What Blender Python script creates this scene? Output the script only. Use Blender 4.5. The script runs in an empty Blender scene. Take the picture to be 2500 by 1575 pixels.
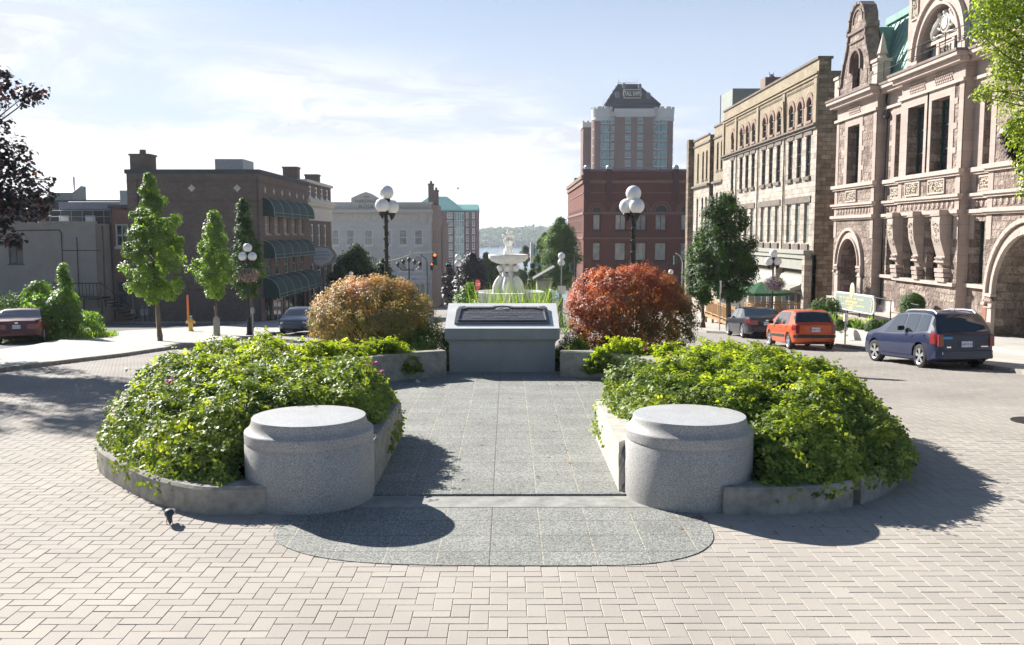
import bpy, bmesh, math, random
import numpy as np
from mathutils import Vector, Matrix
random.seed(7); rng = np.random.default_rng(11)
SC = bpy.context.scene; COL = SC.collection
PI = math.pi

# ------------------------------------------------------------------ camera
F = 2250.0; PITCH = math.atan(215.5 / F); YAW = math.atan(10 / F); CH = 3.2
cam_d = bpy.data.cameras.new('camera'); cam = bpy.data.objects.new('camera', cam_d); COL.objects.link(cam)
cam.location = (0, 0, CH); cam.rotation_euler = (PI / 2 - PITCH, 0, -YAW)
cam_d.sensor_width = 36; cam_d.lens = 36 * F / 2500; cam_d.clip_end = 9000; cam_d.clip_start = 0.1
SC.camera = cam
# ------------------------------------------------------------------ light
SUN_EL = math.radians(31)
SC.view_settings.view_transform = 'Standard'; SC.view_settings.look = 'None'
SC.view_settings.exposure = 1.2; SC.view_settings.gamma = 1
sun_d = bpy.data.lights.new('sun', 'SUN'); sun_d.energy = 4.9; sun_d.angle = math.radians(0.5); sun_d.color = (1, .955, .89)
sun = bpy.data.objects.new('sun', sun_d); COL.objects.link(sun)
sd = Vector((math.cos(SUN_EL) * .695, -math.cos(SUN_EL) * .719, -math.sin(SUN_EL)))
sun.rotation_euler = sd.to_track_quat('-Z', 'Y').to_euler(); sun.location = (-20, 20, 30)
W = bpy.data.worlds.new('World'); SC.world = W; W.use_nodes = True
nt = W.node_tree; nt.nodes.clear()
def nd(nt, t, **k):
    n = nt.nodes.new(t)
    for a, b in k.items():
        if a.startswith('i_'):
            key = a[2:]; key = int(key) if key.isdigit() else key.replace('_', ' ')
            n.inputs[key].default_value = b
        else: setattr(n, a, b)
    return n
def ln(nt, a, b): nt.links.new(a, b)
wo = nd(nt, 'ShaderNodeOutputWorld'); bg = nd(nt, 'ShaderNodeBackground', i_Strength=0.05)
sky = nd(nt, 'ShaderNodeTexSky', sky_type='NISHITA', sun_disc=False, sun_elevation=SUN_EL, sun_rotation=math.radians(-44), altitude=80, air_density=0.8, dust_density=0.6, ozone_density=2.5)
tc = nd(nt, 'ShaderNodeTexCoord'); sep = nd(nt, 'ShaderNodeSeparateXYZ'); ln(nt, tc.outputs['Generated'], sep.inputs[0])
zz = nd(nt, 'ShaderNodeMath', operation='ADD', i_1=0.17); ln(nt, sep.outputs['Z'], zz.inputs[0])
zc = nd(nt, 'ShaderNodeMath', operation='MAXIMUM', i_1=0.02); ln(nt, zz.outputs[0], zc.inputs[0])
dx = nd(nt, 'ShaderNodeMath', operation='DIVIDE'); dy = nd(nt, 'ShaderNodeMath', operation='DIVIDE')
ln(nt, sep.outputs['X'], dx.inputs[0]); ln(nt, zc.outputs[0], dx.inputs[1]); ln(nt, sep.outputs['Y'], dy.inputs[0]); ln(nt, zc.outputs[0], dy.inputs[1])
cb = nd(nt, 'ShaderNodeCombineXYZ'); ln(nt, dx.outputs[0], cb.inputs[0]); ln(nt, dy.outputs[0], cb.inputs[1])
mp = nd(nt, 'ShaderNodeMapping'); mp.inputs['Scale'].default_value = (.95, 1.05, 1); mp.inputs['Rotation'].default_value = (0, 0, .45); mp.inputs['Location'].default_value = (3.1, 7.7, 0)
ln(nt, cb.outputs[0], mp.inputs[0])
n1 = nd(nt, 'ShaderNodeTexNoise', i_Scale=.9, i_Detail=8.0, i_Roughness=.58, i_Distortion=.7); ln(nt, mp.outputs[0], n1.inputs[0])
r1 = nd(nt, 'ShaderNodeMapRange', interpolation_type='SMOOTHSTEP'); r1.inputs[1].default_value = .34; r1.inputs[2].default_value = .56
ln(nt, n1.outputs[0], r1.inputs[0])
# clouds thin out overhead, thicken to the horizon and toward the left
el = nd(nt, 'ShaderNodeMapRange', interpolation_type='SMOOTHSTEP'); el.inputs[1].default_value = .20; el.inputs[2].default_value = .10
xs = nd(nt, 'ShaderNodeMath', operation='MULTIPLY_ADD', i_1=.14); ln(nt, sep.outputs['X'], xs.inputs[0]); ln(nt, sep.outputs['Z'], xs.inputs[2])
ln(nt, xs.outputs[0], el.inputs[0])
low = nd(nt, 'ShaderNodeMapRange', interpolation_type='SMOOTHSTEP'); low.inputs[1].default_value = .115; low.inputs[2].default_value = .075
px_ = nd(nt, 'ShaderNodeMath', operation='MAXIMUM', i_1=0.0); ln(nt, sep.outputs['X'], px_.inputs[0])
x2 = nd(nt, 'ShaderNodeMath', operation='MULTIPLY_ADD', i_1=.32); ln(nt, px_.outputs[0], x2.inputs[0]); ln(nt, sep.outputs['Z'], x2.inputs[2])
x3 = nd(nt, 'ShaderNodeMath', operation='MULTIPLY_ADD', i_1=-.10); ln(nt, n1.outputs[0], x3.inputs[0]); ln(nt, x2.outputs[0], x3.inputs[2])
x4 = nd(nt, 'ShaderNodeMath', operation='ADD', i_1=.05); ln(nt, x3.outputs[0], x4.inputs[0]); ln(nt, x4.outputs[0], low.inputs[0])
cm = nd(nt, 'ShaderNodeMath', operation='MULTIPLY'); ln(nt, r1.outputs[0], cm.inputs[0]); ln(nt, el.outputs[0], cm.inputs[1])
cmx = None
# the bright, hazy half of the sky lies round the sun, ahead; behind the camera it is deep blue
gate = nd(nt, 'ShaderNodeMapRange', interpolation_type='SMOOTHSTEP'); gate.inputs[1].default_value = -.15; gate.inputs[2].default_value = .5; ln(nt, sep.outputs['Y'], gate.inputs[0])
hz1 = nd(nt, 'ShaderNodeMapRange', interpolation_type='SMOOTHSTEP'); hz1.inputs[1].default_value = .42; hz1.inputs[2].default_value = .10; hz1.inputs[4].default_value = .9; ln(nt, sep.outputs['Z'], hz1.inputs[0])
hz2 = nd(nt, 'ShaderNodeMath', operation='MULTIPLY'); ln(nt, hz1.outputs[0], hz2.inputs[0]); ln(nt, gate.outputs[0], hz2.inputs[1])
msk = nd(nt, 'ShaderNodeMix', data_type='RGBA'); ln(nt, hz2.outputs[0], msk.inputs[0]); ln(nt, sky.outputs[0], msk.inputs[6]); msk.inputs[7].default_value = (6.3, 7.2, 8.7, 1)
cmg = nd(nt, 'ShaderNodeMath', operation='MULTIPLY'); ln(nt, cm.outputs[0], cmg.inputs[0]); ln(nt, gate.outputs[0], cmg.inputs[1])
veil = nd(nt, 'ShaderNodeMath', operation='MULTIPLY_ADD', i_1=.9, i_2=.0); ln(nt, cmg.outputs[0], veil.inputs[0])
n2 = nd(nt, 'ShaderNodeTexNoise', i_Scale=2.6, i_Detail=8.0, i_Roughness=.62, i_Distortion=1.2); ln(nt, mp.outputs[0], n2.inputs[0])
cr = nd(nt, 'ShaderNodeValToRGB'); ln(nt, n2.outputs[0], cr.inputs[0])
cr.color_ramp.elements[0].position = .44; cr.color_ramp.elements[0].color = (7.2, 7.3, 7.55, 1)
cr.color_ramp.elements[1].position = .60; cr.color_ramp.elements[1].color = (9.6, 9.6, 9.5, 1)
mx = nd(nt, 'ShaderNodeMix', data_type='RGBA'); ln(nt, veil.outputs[0], mx.inputs[0]); ln(nt, msk.outputs[2], mx.inputs[6]); ln(nt, cr.outputs[0], mx.inputs[7])
m_b = nd(nt, 'ShaderNodeMix', data_type='RGBA'); lw_ = nd(nt, 'ShaderNodeMath', operation='MULTIPLY'); ln(nt, gate.outputs[0], lw_.inputs[1]); ln(nt, low.outputs[0], lw_.inputs[0]); ln(nt, lw_.outputs[0], m_b.inputs[0]); ln(nt, mx.outputs[2], m_b.inputs[6]); m_b.inputs[7].default_value = (9.2, 9.2, 9.1, 1)
ln(nt, m_b.outputs[2], bg.inputs[0]); ln(nt, bg.outputs[0], wo.inputs[0])

# ------------------------------------------------------------------ picture <-> world helpers (used only to measure places once)
def ray(px, py):
    x = (px - 1250) / F; y = (787.5 - py) / F; c, s = math.cos(YAW), math.sin(YAW)
    d = (x, math.cos(PITCH) + y * math.sin(PITCH), -math.sin(PITCH) + y * math.cos(PITCH))
    return (d[0] * c + d[1] * s, -d[0] * s + d[1] * c, d[2])
def onY(px, py, Y):
    d = ray(px, py); t = Y / d[1]; return Vector((t * d[0], Y, CH + t * d[2]))
def onX(px, py, X):
    d = ray(px, py); t = X / d[0]; return Vector((X, t * d[1], CH + t * d[2]))
def gz(y):
    if y < 14: return 0.0
    if y < 21: return -0.066 * (y - 14) ** 2 / 14
    if y < 345: return -0.066 * (y - 17.5)
    return -21.6 - min(1.4, (y - 345) * .1)
def sx(px, Y): return onY(px, 600, Y).x

# ------------------------------------------------------------------ mesh builder
class MB:
    def __init__(s): s.v = []; s.f = []; s.m = []; s.cur = 0
    def add(s, vs, fs):
        b = len(s.v); s.v += [tuple(p) for p in vs]; s.f += [[b + i for i in f] for f in fs]; s.m += [s.cur] * len(fs)
    def quad(s, a, b, c, d, n=None):
        if n is not None:
            a, b, c, d = map(Vector, (a, b, c, d))
            if (b - a).cross(c - a).dot(Vector(n)) < 0: a, b, c, d = d, c, b, a
        s.add([a, b, c, d], [[0, 1, 2, 3]])
    def poly(s, pts, n=None):
        pts = [Vector(p) for p in pts]
        if n is not None and len(pts) > 2:
            nn = Vector((0, 0, 0))
            for i in range(len(pts)): nn += pts[i].cross(pts[(i + 1) % len(pts)])
            if nn.dot(Vector(n)) < 0: pts.reverse()
        s.add(pts, [list(range(len(pts)))])
    def box(s, x0, x1, y0, y1, z0, z1):
        v = [(x, y, z) for z in (z0, z1) for y in (y0, y1) for x in (x0, x1)]
        s.add(v, [[0, 2, 3, 1], [4, 5, 7, 6], [0, 1, 5, 4], [2, 6, 7, 3], [0, 4, 6, 2], [1, 3, 7, 5]])
    def obox(s, c, u, w, h, hu, hw, hh):   # oriented box: centre, three unit axes, half sizes
        c = Vector(c); u = Vector(u); w = Vector(w); h = Vector(h)
        v = [c + u * hu * a + w * hw * b + h * hh * d for d in (-1, 1) for b in (-1, 1) for a in (-1, 1)]
        s.add(v, [[0, 2, 3, 1], [4, 5, 7, 6], [0, 1, 5, 4], [2, 6, 7, 3], [0, 4, 6, 2], [1, 3, 7, 5]])
    def bar(s, a, b, r, r2=None, n=8, cap=True):
        a = Vector(a); b = Vector(b); r2 = r if r2 is None else r2; d = (b - a)
        if d.length < 1e-6: return
        q = d.to_track_quat('Z', 'Y'); vs = []
        for p, rr in ((a, r), (b, r2)):
            for i in range(n):
                t = 2 * PI * i / n; vs.append(p + q @ Vector((math.cos(t) * rr, math.sin(t) * rr, 0)))
        fs = [[i, (i + 1) % n, n + (i + 1) % n, n + i] for i in range(n)]
        if cap: fs += [list(range(n))[::-1], list(range(n, 2 * n))]
        s.add(vs, fs)
    def tube(s, pts, r, n=8):
        pts = [Vector(p) for p in pts]; rs = r if isinstance(r, (list, tuple)) else [r] * len(pts)
        vs = []; k = len(pts); prev = None
        for i, p in enumerate(pts):
            d = (pts[min(i + 1, k - 1)] - pts[max(i - 1, 0)])
            q = d.to_track_quat('Z', 'Y')
            for j in range(n):
                t = 2 * PI * j / n; vs.append(p + q @ Vector((math.cos(t) * rs[i], math.sin(t) * rs[i], 0)))
        fs = [[i * n + j, i * n + (j + 1) % n, (i + 1) * n + (j + 1) % n, (i + 1) * n + j] for i in range(k - 1) for j in range(n)]
        fs += [list(range(n))[::-1], list(range((k - 1) * n, k * n))]
        s.add(vs, fs)
    def lathe(s, c, prof, n=24, axis='Z', a0=0, a1=2 * PI):
        vs = []; full = abs(a1 - a0 - 2 * PI) < 1e-6; m = n if full else n + 1
        for r, z in prof:
            for i in range(m):
                t = a0 + (a1 - a0) * i / n
                p = (r * math.cos(t), r * math.sin(t), z)
                if axis == 'X': p = (p[2], p[0], p[1])
                if axis == 'Y': p = (p[0], p[2], p[1])
                vs.append((c[0] + p[0], c[1] + p[1], c[2] + p[2]))
        fs = []
        for j in range(len(prof) - 1):
            for i in range(n):
                i2 = (i + 1) % m
                fs.append([j * m + i, j * m + i2, (j + 1) * m + i2, (j + 1) * m + i])
        s.add(vs, fs)
    def sphere(s, c, r, n=16, sq=1.0):
        k = n // 2; prof = [(max(1e-4, r * math.sin(PI * i / k)), -r * sq * math.cos(PI * i / k)) for i in range(k + 1)]
        s.lathe(c, prof, n)
    def prism(s, poly, z0, z1):   # poly in xy
        n = len(poly); a = sum(poly[i][0] * poly[(i + 1) % n][1] - poly[(i + 1) % n][0] * poly[i][1] for i in range(n))
        if a < 0: poly = poly[::-1]
        vs = [(x, y, z0) for x, y in poly] + [(x, y, z1) for x, y in poly]
        s.add(vs, [[i, (i + 1) % n, n + (i + 1) % n, n + i] for i in range(n)] + [list(range(n, 2 * n)), list(range(n))[::-1]])
    def build(s, name, mat, parent=None, smooth=False, local=False, bevel=0, merge=False):
        me = bpy.data.meshes.new(name)
        off = Vector((0, 0, 0))
        if parent is not None and not local:
            off = Vector(parent.get('_w', (0, 0, 0)))
        arr = [(x - off.x, y - off.y, z - off.z) for x, y, z in s.v] if off.length else s.v
        me.from_pydata(arr, [], s.f)
        mats = mat if isinstance(mat, (list, tuple)) else [mat]
        for m in mats: me.materials.append(m)
        if len(mats) > 1: me.polygons.foreach_set('material_index', s.m)
        if merge or bevel:
            bm = bmesh.new(); bm.from_mesh(me); bmesh.ops.remove_doubles(bm, verts=bm.verts, dist=1e-4)
            if bevel:
                es = [e for e in bm.edges if len(e.link_faces) == 2 and e.calc_face_angle(0) > .5]
                bmesh.ops.bevel(bm, geom=es, offset=bevel, segments=2, affect='EDGES', clamp_overlap=True)
            bm.to_mesh(me); bm.free()
        if smooth:
            me.polygons.foreach_set('use_smooth', [True] * len(me.polygons))
            me.update()
            try: me.set_sharp_from_angle(angle=math.radians(40))
            except Exception: pass
        o = bpy.data.objects.new(name, me); COL.objects.link(o)
        if parent is not None:
            o.parent = parent
            o['_w'] = tuple(off)
        return o
def tag(o, label=None, cat=None, group=None, kind=None):
    if label: o['label'] = label
    if cat: o['category'] = cat
    if group: o['group'] = group
    if kind: o['kind'] = kind
    return o
def thing(name, loc, label, cat, group=None, rz=0):
    o = bpy.data.objects.new(name, None); COL.objects.link(o); o.location = loc; o.rotation_euler = (0, 0, rz)
    o.empty_display_size = .3; o['_w'] = tuple(loc); return tag(o, label, cat, group)
def single(mb, name, mat, label, cat, group=None, loc=None, **k):
    """one mesh thing with its origin at loc"""
    loc = loc or (0, 0, 0)
    mb.v = [(x - loc[0], y - loc[1], z - loc[2]) for x, y, z in mb.v]
    o = mb.build(name, mat, **k); o.location = loc; return tag(o, label, cat, group)
def dup(root, loc, label=None, group=None, rz=None):
    r = root.copy(); COL.objects.link(r); r.location = loc; r['_w'] = tuple(loc)
    if rz is not None: r.rotation_euler = (0, 0, rz)
    if label: r['label'] = label
    if group: r['group'] = group
    for ch in list(root.children):
        c = ch.copy(); COL.objects.link(c); c.parent = r
        for g in ch.children:
            d = g.copy(); COL.objects.link(d); d.parent = c
    return r
def text_mesh(name, txt, size, mat, parent, loc, rot, extrude=.01, align='CENTER', sxx=1.0, space=1.0):
    cu = bpy.data.curves.new(name, 'FONT'); cu.body = txt; cu.size = size; cu.extrude = extrude; cu.align_x = align; cu.align_y = 'CENTER'; cu.space_character = space
    t = bpy.data.objects.new(name, cu); COL.objects.link(t); bpy.context.view_layer.update()
    me = bpy.data.meshes.new_from_object(t.evaluated_get(bpy.context.evaluated_depsgraph_get()))
    bpy.data.objects.remove(t); bpy.data.curves.remove(cu)
    me.name = name; me.materials.clear(); me.materials.append(mat)
    o = bpy.data.objects.new(name, me); COL.objects.link(o)
    if parent is not None:
        o.parent = parent; w = Vector(parent.get('_w', (0, 0, 0))) if not parent.get('_loc') else Vector((0, 0, 0)); loc = Vector(loc) - w
    o.location = loc; o.rotation_euler = rot; o.scale = (sxx, 1, 1); return o

# ------------------------------------------------------------------ materials
def base_mat(name):
    m = bpy.data.materials.new(name); m.use_nodes = True; t = m.node_tree
    return m, t, t.nodes['Principled BSDF']
def c4(c): return (c[0], c[1], c[2], 1)
def mat(name, col, rough=.7, var=.15, scale=3.0, bump=0.0, bscale=40.0, metal=0.0, spec=.5, col2=None, detail=6, stretch=(1, 1, 1)):
    m, t, b = base_mat(name)
    b.inputs['Roughness'].default_value = rough; b.inputs['Metallic'].default_value = metal; b.inputs['Specular IOR Level'].default_value = spec
    tc = nd(t, 'ShaderNodeTexCoord'); mp = nd(t, 'ShaderNodeMapping'); mp.inputs['Scale'].default_value = stretch; ln(t, tc.outputs['Object'], mp.inputs[0])
    if var or col2:
        n = nd(t, 'ShaderNodeTexNoise', i_Scale=scale, i_Detail=float(detail), i_Roughness=.65); ln(t, mp.outputs[0], n.inputs[0])
        r = nd(t, 'ShaderNodeMapRange'); r.inputs[1].default_value = .3; r.inputs[2].default_value = .7; ln(t, n.outputs[0], r.inputs[0])
        mx = nd(t, 'ShaderNodeMix', data_type='RGBA'); ln(t, r.outputs[0], mx.inputs[0])
        mx.inputs[6].default_value = c4([c * (1 - var) for c in col]); mx.inputs[7].default_value = c4(col2 or [min(1, c * (1 + var)) for c in col])
        ln(t, mx.outputs[2], b.inputs['Base Color'])
    else: b.inputs['Base Color'].default_value = c4(col)
    if bump:
        n = nd(t, 'ShaderNodeTexNoise', i_Scale=bscale, i_Detail=5.0); ln(t, mp.outputs[0], n.inputs[0])
        bp = nd(t, 'ShaderNodeBump', i_Strength=bump, i_Distance=.02); ln(t, n.outputs[0], bp.inputs['Height']); ln(t, bp.outputs[0], b.inputs['Normal'])
    return m
def granite(name, ca, cb_, scale=180, rough=.6, spots=None):
    m, t, b = base_mat(name); b.inputs['Roughness'].default_value = rough
    tc = nd(t, 'ShaderNodeTexCoord')
    n = nd(t, 'ShaderNodeTexNoise', i_Scale=float(scale), i_Detail=2.0, i_Roughness=.7); ln(t, tc.outputs['Object'], n.inputs[0])
    r = nd(t, 'ShaderNodeMapRange'); r.inputs[1].default_value = .40; r.inputs[2].default_value = .60; ln(t, n.outputs[0], r.inputs[0])
    mx = nd(t, 'ShaderNodeMix', data_type='RGBA'); ln(t, r.outputs[0], mx.inputs[0]); mx.inputs[6].default_value = c4(ca); mx.inputs[7].default_value = c4(cb_)
    n3 = nd(t, 'ShaderNodeTexNoise', i_Scale=2.2, i_Detail=7.0, i_Roughness=.7); ln(t, tc.outputs['Object'], n3.inputs[0])
    r3 = nd(t, 'ShaderNodeMapRange'); r3.inputs[1].default_value = .35; r3.inputs[2].default_value = .7; r3.inputs[3].default_value = .86; r3.inputs[4].default_value = 1.06; ln(t, n3.outputs[0], r3.inputs[0])
    mu = nd(t, 'ShaderNodeVectorMath', operation='SCALE'); ln(t, mx.outputs[2], mu.inputs[0]); ln(t, r3.outputs[0], mu.inputs['Scale'])
    last = mu.outputs[0]
    if spots:
        n4 = nd(t, 'ShaderNodeTexNoise', i_Scale=5.0, i_Detail=5.0, i_Roughness=.75)
        mpp = nd(t, 'ShaderNodeMapping'); mpp.inputs['Scale'].default_value = (1, 1, 5); ln(t, tc.outputs['Object'], mpp.inputs[0]); ln(t, mpp.outputs[0], n4.inputs[0])
        r4 = nd(t, 'ShaderNodeMapRange'); r4.inputs[1].default_value = .66; r4.inputs[2].default_value = .74; r4.inputs[4].default_value = .6; ln(t, n4.outputs[0], r4.inputs[0])
        m4 = nd(t, 'ShaderNodeMix', data_type='RGBA'); ln(t, r4.outputs[0], m4.inputs[0]); ln(t, last, m4.inputs[6]); m4.inputs[7].default_value = c4(spots); last = m4.outputs[2]
    ln(t, last, b.inputs['Base Color'])
    bp = nd(t, 'ShaderNodeBump', i_Strength=.25, i_Distance=.004); ln(t, n.outputs[0], bp.inputs['Height']); ln(t, bp.outputs[0], b.inputs['Normal'])
    return m
def blocks(name, c1, c2, mortar, bw, bh, ms=.012, rough=.85, bump=.5, offs=.5, var=.3, vs=1.5, bd=.02, rock=0, sq=1.0, bias=0.0, floor=False, dirt=None):
    """brick or block coursing laid on upright (or, with floor, level) faces"""
    m, t, b = base_mat(name); b.inputs['Roughness'].default_value = rough; b.inputs['Specular IOR Level'].default_value = .25
    tc = nd(t, 'ShaderNodeTexCoord')
    if floor: vec = tc.outputs['Object']
    else:
        se = nd(t, 'ShaderNodeSeparateXYZ'); ln(t, tc.outputs['Object'], se.inputs[0])
        ad = nd(t, 'ShaderNodeMath', operation='ADD'); ln(t, se.outputs[0], ad.inputs[0]); ln(t, se.outputs[1], ad.inputs[1])
        co = nd(t, 'ShaderNodeCombineXYZ'); ln(t, ad.outputs[0], co.inputs[0]); ln(t, se.outputs[2], co.inputs[1]); vec = co.outputs[0]
    br = nd(t, 'ShaderNodeTexBrick', offset=offs, squash=sq, squash_frequency=3); ln(t, vec, br.inputs[0])
    br.inputs['Scale'].default_value = 1; br.inputs['Brick Width'].default_value = bw; br.inputs['Row Height'].default_value = bh
    br.inputs['Mortar Size'].default_value = ms; br.inputs['Mortar Smooth'].default_value = .15; br.inputs['Bias'].default_value = bias
    br.inputs['Color1'].default_value = c4(c1); br.inputs['Color2'].default_value = c4(c2); br.inputs['Mortar'].default_value = c4(mortar)
    n = nd(t, 'ShaderNodeTexNoise', i_Scale=vs, i_Detail=8.0, i_Roughness=.7); ln(t, tc.outputs['Object'], n.inputs[0])
    r = nd(t, 'ShaderNodeMapRange'); r.inputs[1].default_value = .3; r.inputs[2].default_value = .7; r.inputs[3].default_value = 1 - var; r.inputs[4].default_value = 1 + var; ln(t, n.outputs[0], r.inputs[0])
    mu = nd(t, 'ShaderNodeVectorMath', operation='SCALE'); ln(t, br.outputs[0], mu.inputs[0]); ln(t, r.outputs[0], mu.inputs['Scale'])
    last = mu.outputs[0]
    if dirt:
        n5 = nd(t, 'ShaderNodeTexNoise', i_Scale=.5, i_Detail=8.0, i_Roughness=.75); mpp = nd(t, 'ShaderNodeMapping'); mpp.inputs['Scale'].default_value = (2.2, 2.2, .7); ln(t, tc.outputs['Object'], mpp.inputs[0]); ln(t, mpp.outputs[0], n5.inputs[0])
        r5 = nd(t, 'ShaderNodeMapRange'); r5.inputs[1].default_value = .5; r5.inputs[2].default_value = .72; r5.inputs[4].default_value = .55; ln(t, n5.outputs[0], r5.inputs[0])
        m5 = nd(t, 'ShaderNodeMix', data_type='RGBA'); ln(t, r5.outputs[0], m5.inputs[0]); ln(t, last, m5.inputs[6]); m5.inputs[7].default_value = c4(dirt); last = m5.outputs[2]
    ln(t, last, b.inputs['Base Color'])
    inv = nd(t, 'ShaderNodeMath', operation='SUBTRACT', i_0=1.0); ln(t, br.outputs['Fac'], inv.inputs[1])
    h = inv.outputs[0]
    if rock:
        n2 = nd(t, 'ShaderNodeTexNoise', i_Scale=6.0, i_Detail=6.0, i_Roughness=.6); ln(t, tc.outputs['Object'], n2.inputs[0])
        ma = nd(t, 'ShaderNodeMath', operation='MULTIPLY_ADD', i_1=float(rock)); ln(t, n2.outputs[0], ma.inputs[0]); ln(t, h, ma.inputs[2]); h = ma.outputs[0]
    bp = nd(t, 'ShaderNodeBump', i_Strength=bump, i_Distance=bd); ln(t, h, bp.inputs['Height']); ln(t, bp.outputs[0], b.inputs['Normal'])
    return m
def leafmat(name, ca, cb_, cc=None, trans=.4, rough=.42, tcol=None, spec=.5):
    """leaf colour varies leaf by leaf (the 'tint' value each leaf carries)"""
    m, t, b = base_mat(name); b.inputs['Roughness'].default_value = rough; b.inputs['Specular IOR Level'].default_value = spec
    at = nd(t, 'ShaderNodeAttribute', attribute_name='tint')
    cr = nd(t, 'ShaderNodeValToRGB'); ln(t, at.outputs['Fac'], cr.inputs[0])
    cr.color_ramp.elements[0].color = c4(ca); cr.color_ramp.elements[1].color = c4(cc or cb_); cr.color_ramp.elements[1].position = .97
    if cc: e = cr.color_ramp.elements.new(.72); e.color = c4(cb_)
    ln(t, cr.outputs[0], b.inputs['Base Color'])
    tr = nd(t, 'ShaderNodeBsdfTranslucent')
    mu = nd(t, 'ShaderNodeMix', data_type='RGBA', blend_type='MULTIPLY'); mu.inputs[0].default_value = 1; ln(t, cr.outputs[0], mu.inputs[6]); mu.inputs[7].default_value = c4(tcol or (2.0, 2.2, .7)); ln(t, mu.outputs[2], tr.inputs[0])
    ms = nd(t, 'ShaderNodeMixShader', i_0=trans); ln(t, b.outputs[0], ms.inputs[1]); ln(t, tr.outputs[0], ms.inputs[2])
    ln(t, ms.outputs[0], t.nodes['Material Output'].inputs[0]); return m
def glass(name, col=(.03, .045, .05), rough=.06, metal=.0, spec=1.0, var=0, coat=0.0):
    m = mat(name, col, rough, var, 1.3, metal=metal, spec=spec); b = m.node_tree.nodes['Principled BSDF']; b.inputs['Coat Weight'].default_value = coat; return m
def paint(name, col, metal=.2):
    m, t, b = base_mat(name); b.inputs['Base Color'].default_value = c4(col); b.inputs['Roughness'].default_value = .38; b.inputs['Metallic'].default_value = metal
    b.inputs['Coat Weight'].default_value = .6; b.inputs['Coat Roughness'].default_value = .05; b.inputs['Specular IOR Level'].default_value = .3; return m
M = {}
M['granite'] = granite('grey_granite', (.17, .17, .18), (.52, .51, .52), 120, spots=None)
M['granite_top'] = granite('granite_top_sheen', (.34, .34, .36), (.52, .52, .54), 120, rough=.35)  # paler than the drum: sky sheen mixed into the stone colour
M['granite_dark'] = granite('plinth_granite', (.17, .175, .175), (.52, .52, .505), 120, spots=(.2, .2, .2))
M['tile'] = None
M['conc'] = mat('weathered_concrete', (.33, .31, .27), .9, .35, 5, .45, 60, spec=.2)
M['conc_light'] = mat('pavement_concrete', (.45, .43, .39), .9, .14, 1.2, .2, 60, spec=.2)
M['conc_rough'] = mat('broken_concrete', (.52, .49, .44), .95, .25, 12, 1.0, 22, spec=.2)
M['soil'] = mat('dark_soil', (.05, .035, .022), .95, .4, 9, .6, 30)
M['black_iron'] = mat('black_iron', (.012, .013, .014), .42, .2, 8, spec=.5)
M['iron_vine'] = mat('twined_iron', (.03, .035, .022), .7, .4, 20, .6, 30)
M['grey_metal'] = mat('grey_metal', (.36, .37, .38), .45, .1, 5, metal=.5)
M['globe'] = mat('opal_globe', (.86, .86, .84), .25, .02, 3)
M['white'] = mat('white_paint', (.78, .77, .73), .6, .06, 4)
M['bronze'] = mat('plaque_bronze', (.14, .14, .155), .42, .15, 25, metal=.55, bump=.15, bscale=80)
M['bronze_hi'] = mat('plaque_relief', (.42, .41, .39), .4, .1, 25, metal=.3)
M['bark'] = mat('tree_bark', (.09, .07, .05), .95, .35, 8, .8, 30, stretch=(1, 1, .25))
M['twig'] = mat('twig_bark', (.06, .045, .03), .9, .3, 8)
M['wood'] = mat('deck_wood', (.36, .22, .10), .8, .2, 3, .2, 30)
M['yellow'] = mat('hydrant_yellow', (.72, .46, .10), .5, .12, 8)
M['orange'] = mat('marker_orange', (.85, .22, .02), .5, .05, 8)
M['win_dark'] = glass('window_glass', (.035, .045, .05), .05, spec=.9, var=.4)
M['win_teal'] = glass('tinted_glass', (.10, .20, .20), .08, metal=.25, spec=.9, var=.5)
M['win_blind'] = mat('glass_with_blind', (.42, .41, .36), .25, .35, 1.2, spec=.8, stretch=(1, 1, .4))
M['win_curt'] = mat('glass_with_curtain', (.30, .31, .29), .2, .45, 1.6, spec=.9)
M['car_glass'] = glass('car_glass', (.015, .02, .022), .03, spec=1.0, coat=1.0)
M['rubber'] = mat('tyre_rubber', (.02, .02, .02), .85, .2, 10)
M['alloy'] = mat('alloy_rim', (.55, .56, .58), .28, .05, 10, metal=.7)
M['plastic'] = mat('black_trim', (.02, .02, .022), .5, .1, 10)
M['chrome'] = mat('bright_metal', (.7, .7, .7), .2, .05, 10, metal=.9)
M['red_lamp'] = mat('red_lens', (.22, .008, .01), .15, .1, 10, spec=.8)
M['plate'] = mat('plate_white', (.7, .72, .75), .4, .05, 10)
M['plate_ink'] = mat('plate_ink', (.05, .08, .3), .5, 0)
M['red_ink'] = mat('red_ink', (.55, .06, .05), .6, 0)
M['gold'] = mat('gold_leaf', (.75, .62, .32), .4, .1, 20)
M['roof_dark'] = mat('dark_roofing', (.07, .075, .085), .8, .2, 2)
M['verdigris'] = mat('copper_green_roof', (.17, .33, .28), .6, .25, 2, .1)
M['asphalt'] = mat('grey_asphalt', (.19, .185, .18), .95, .18, 1.0, .3, 90, spec=.2)
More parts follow.
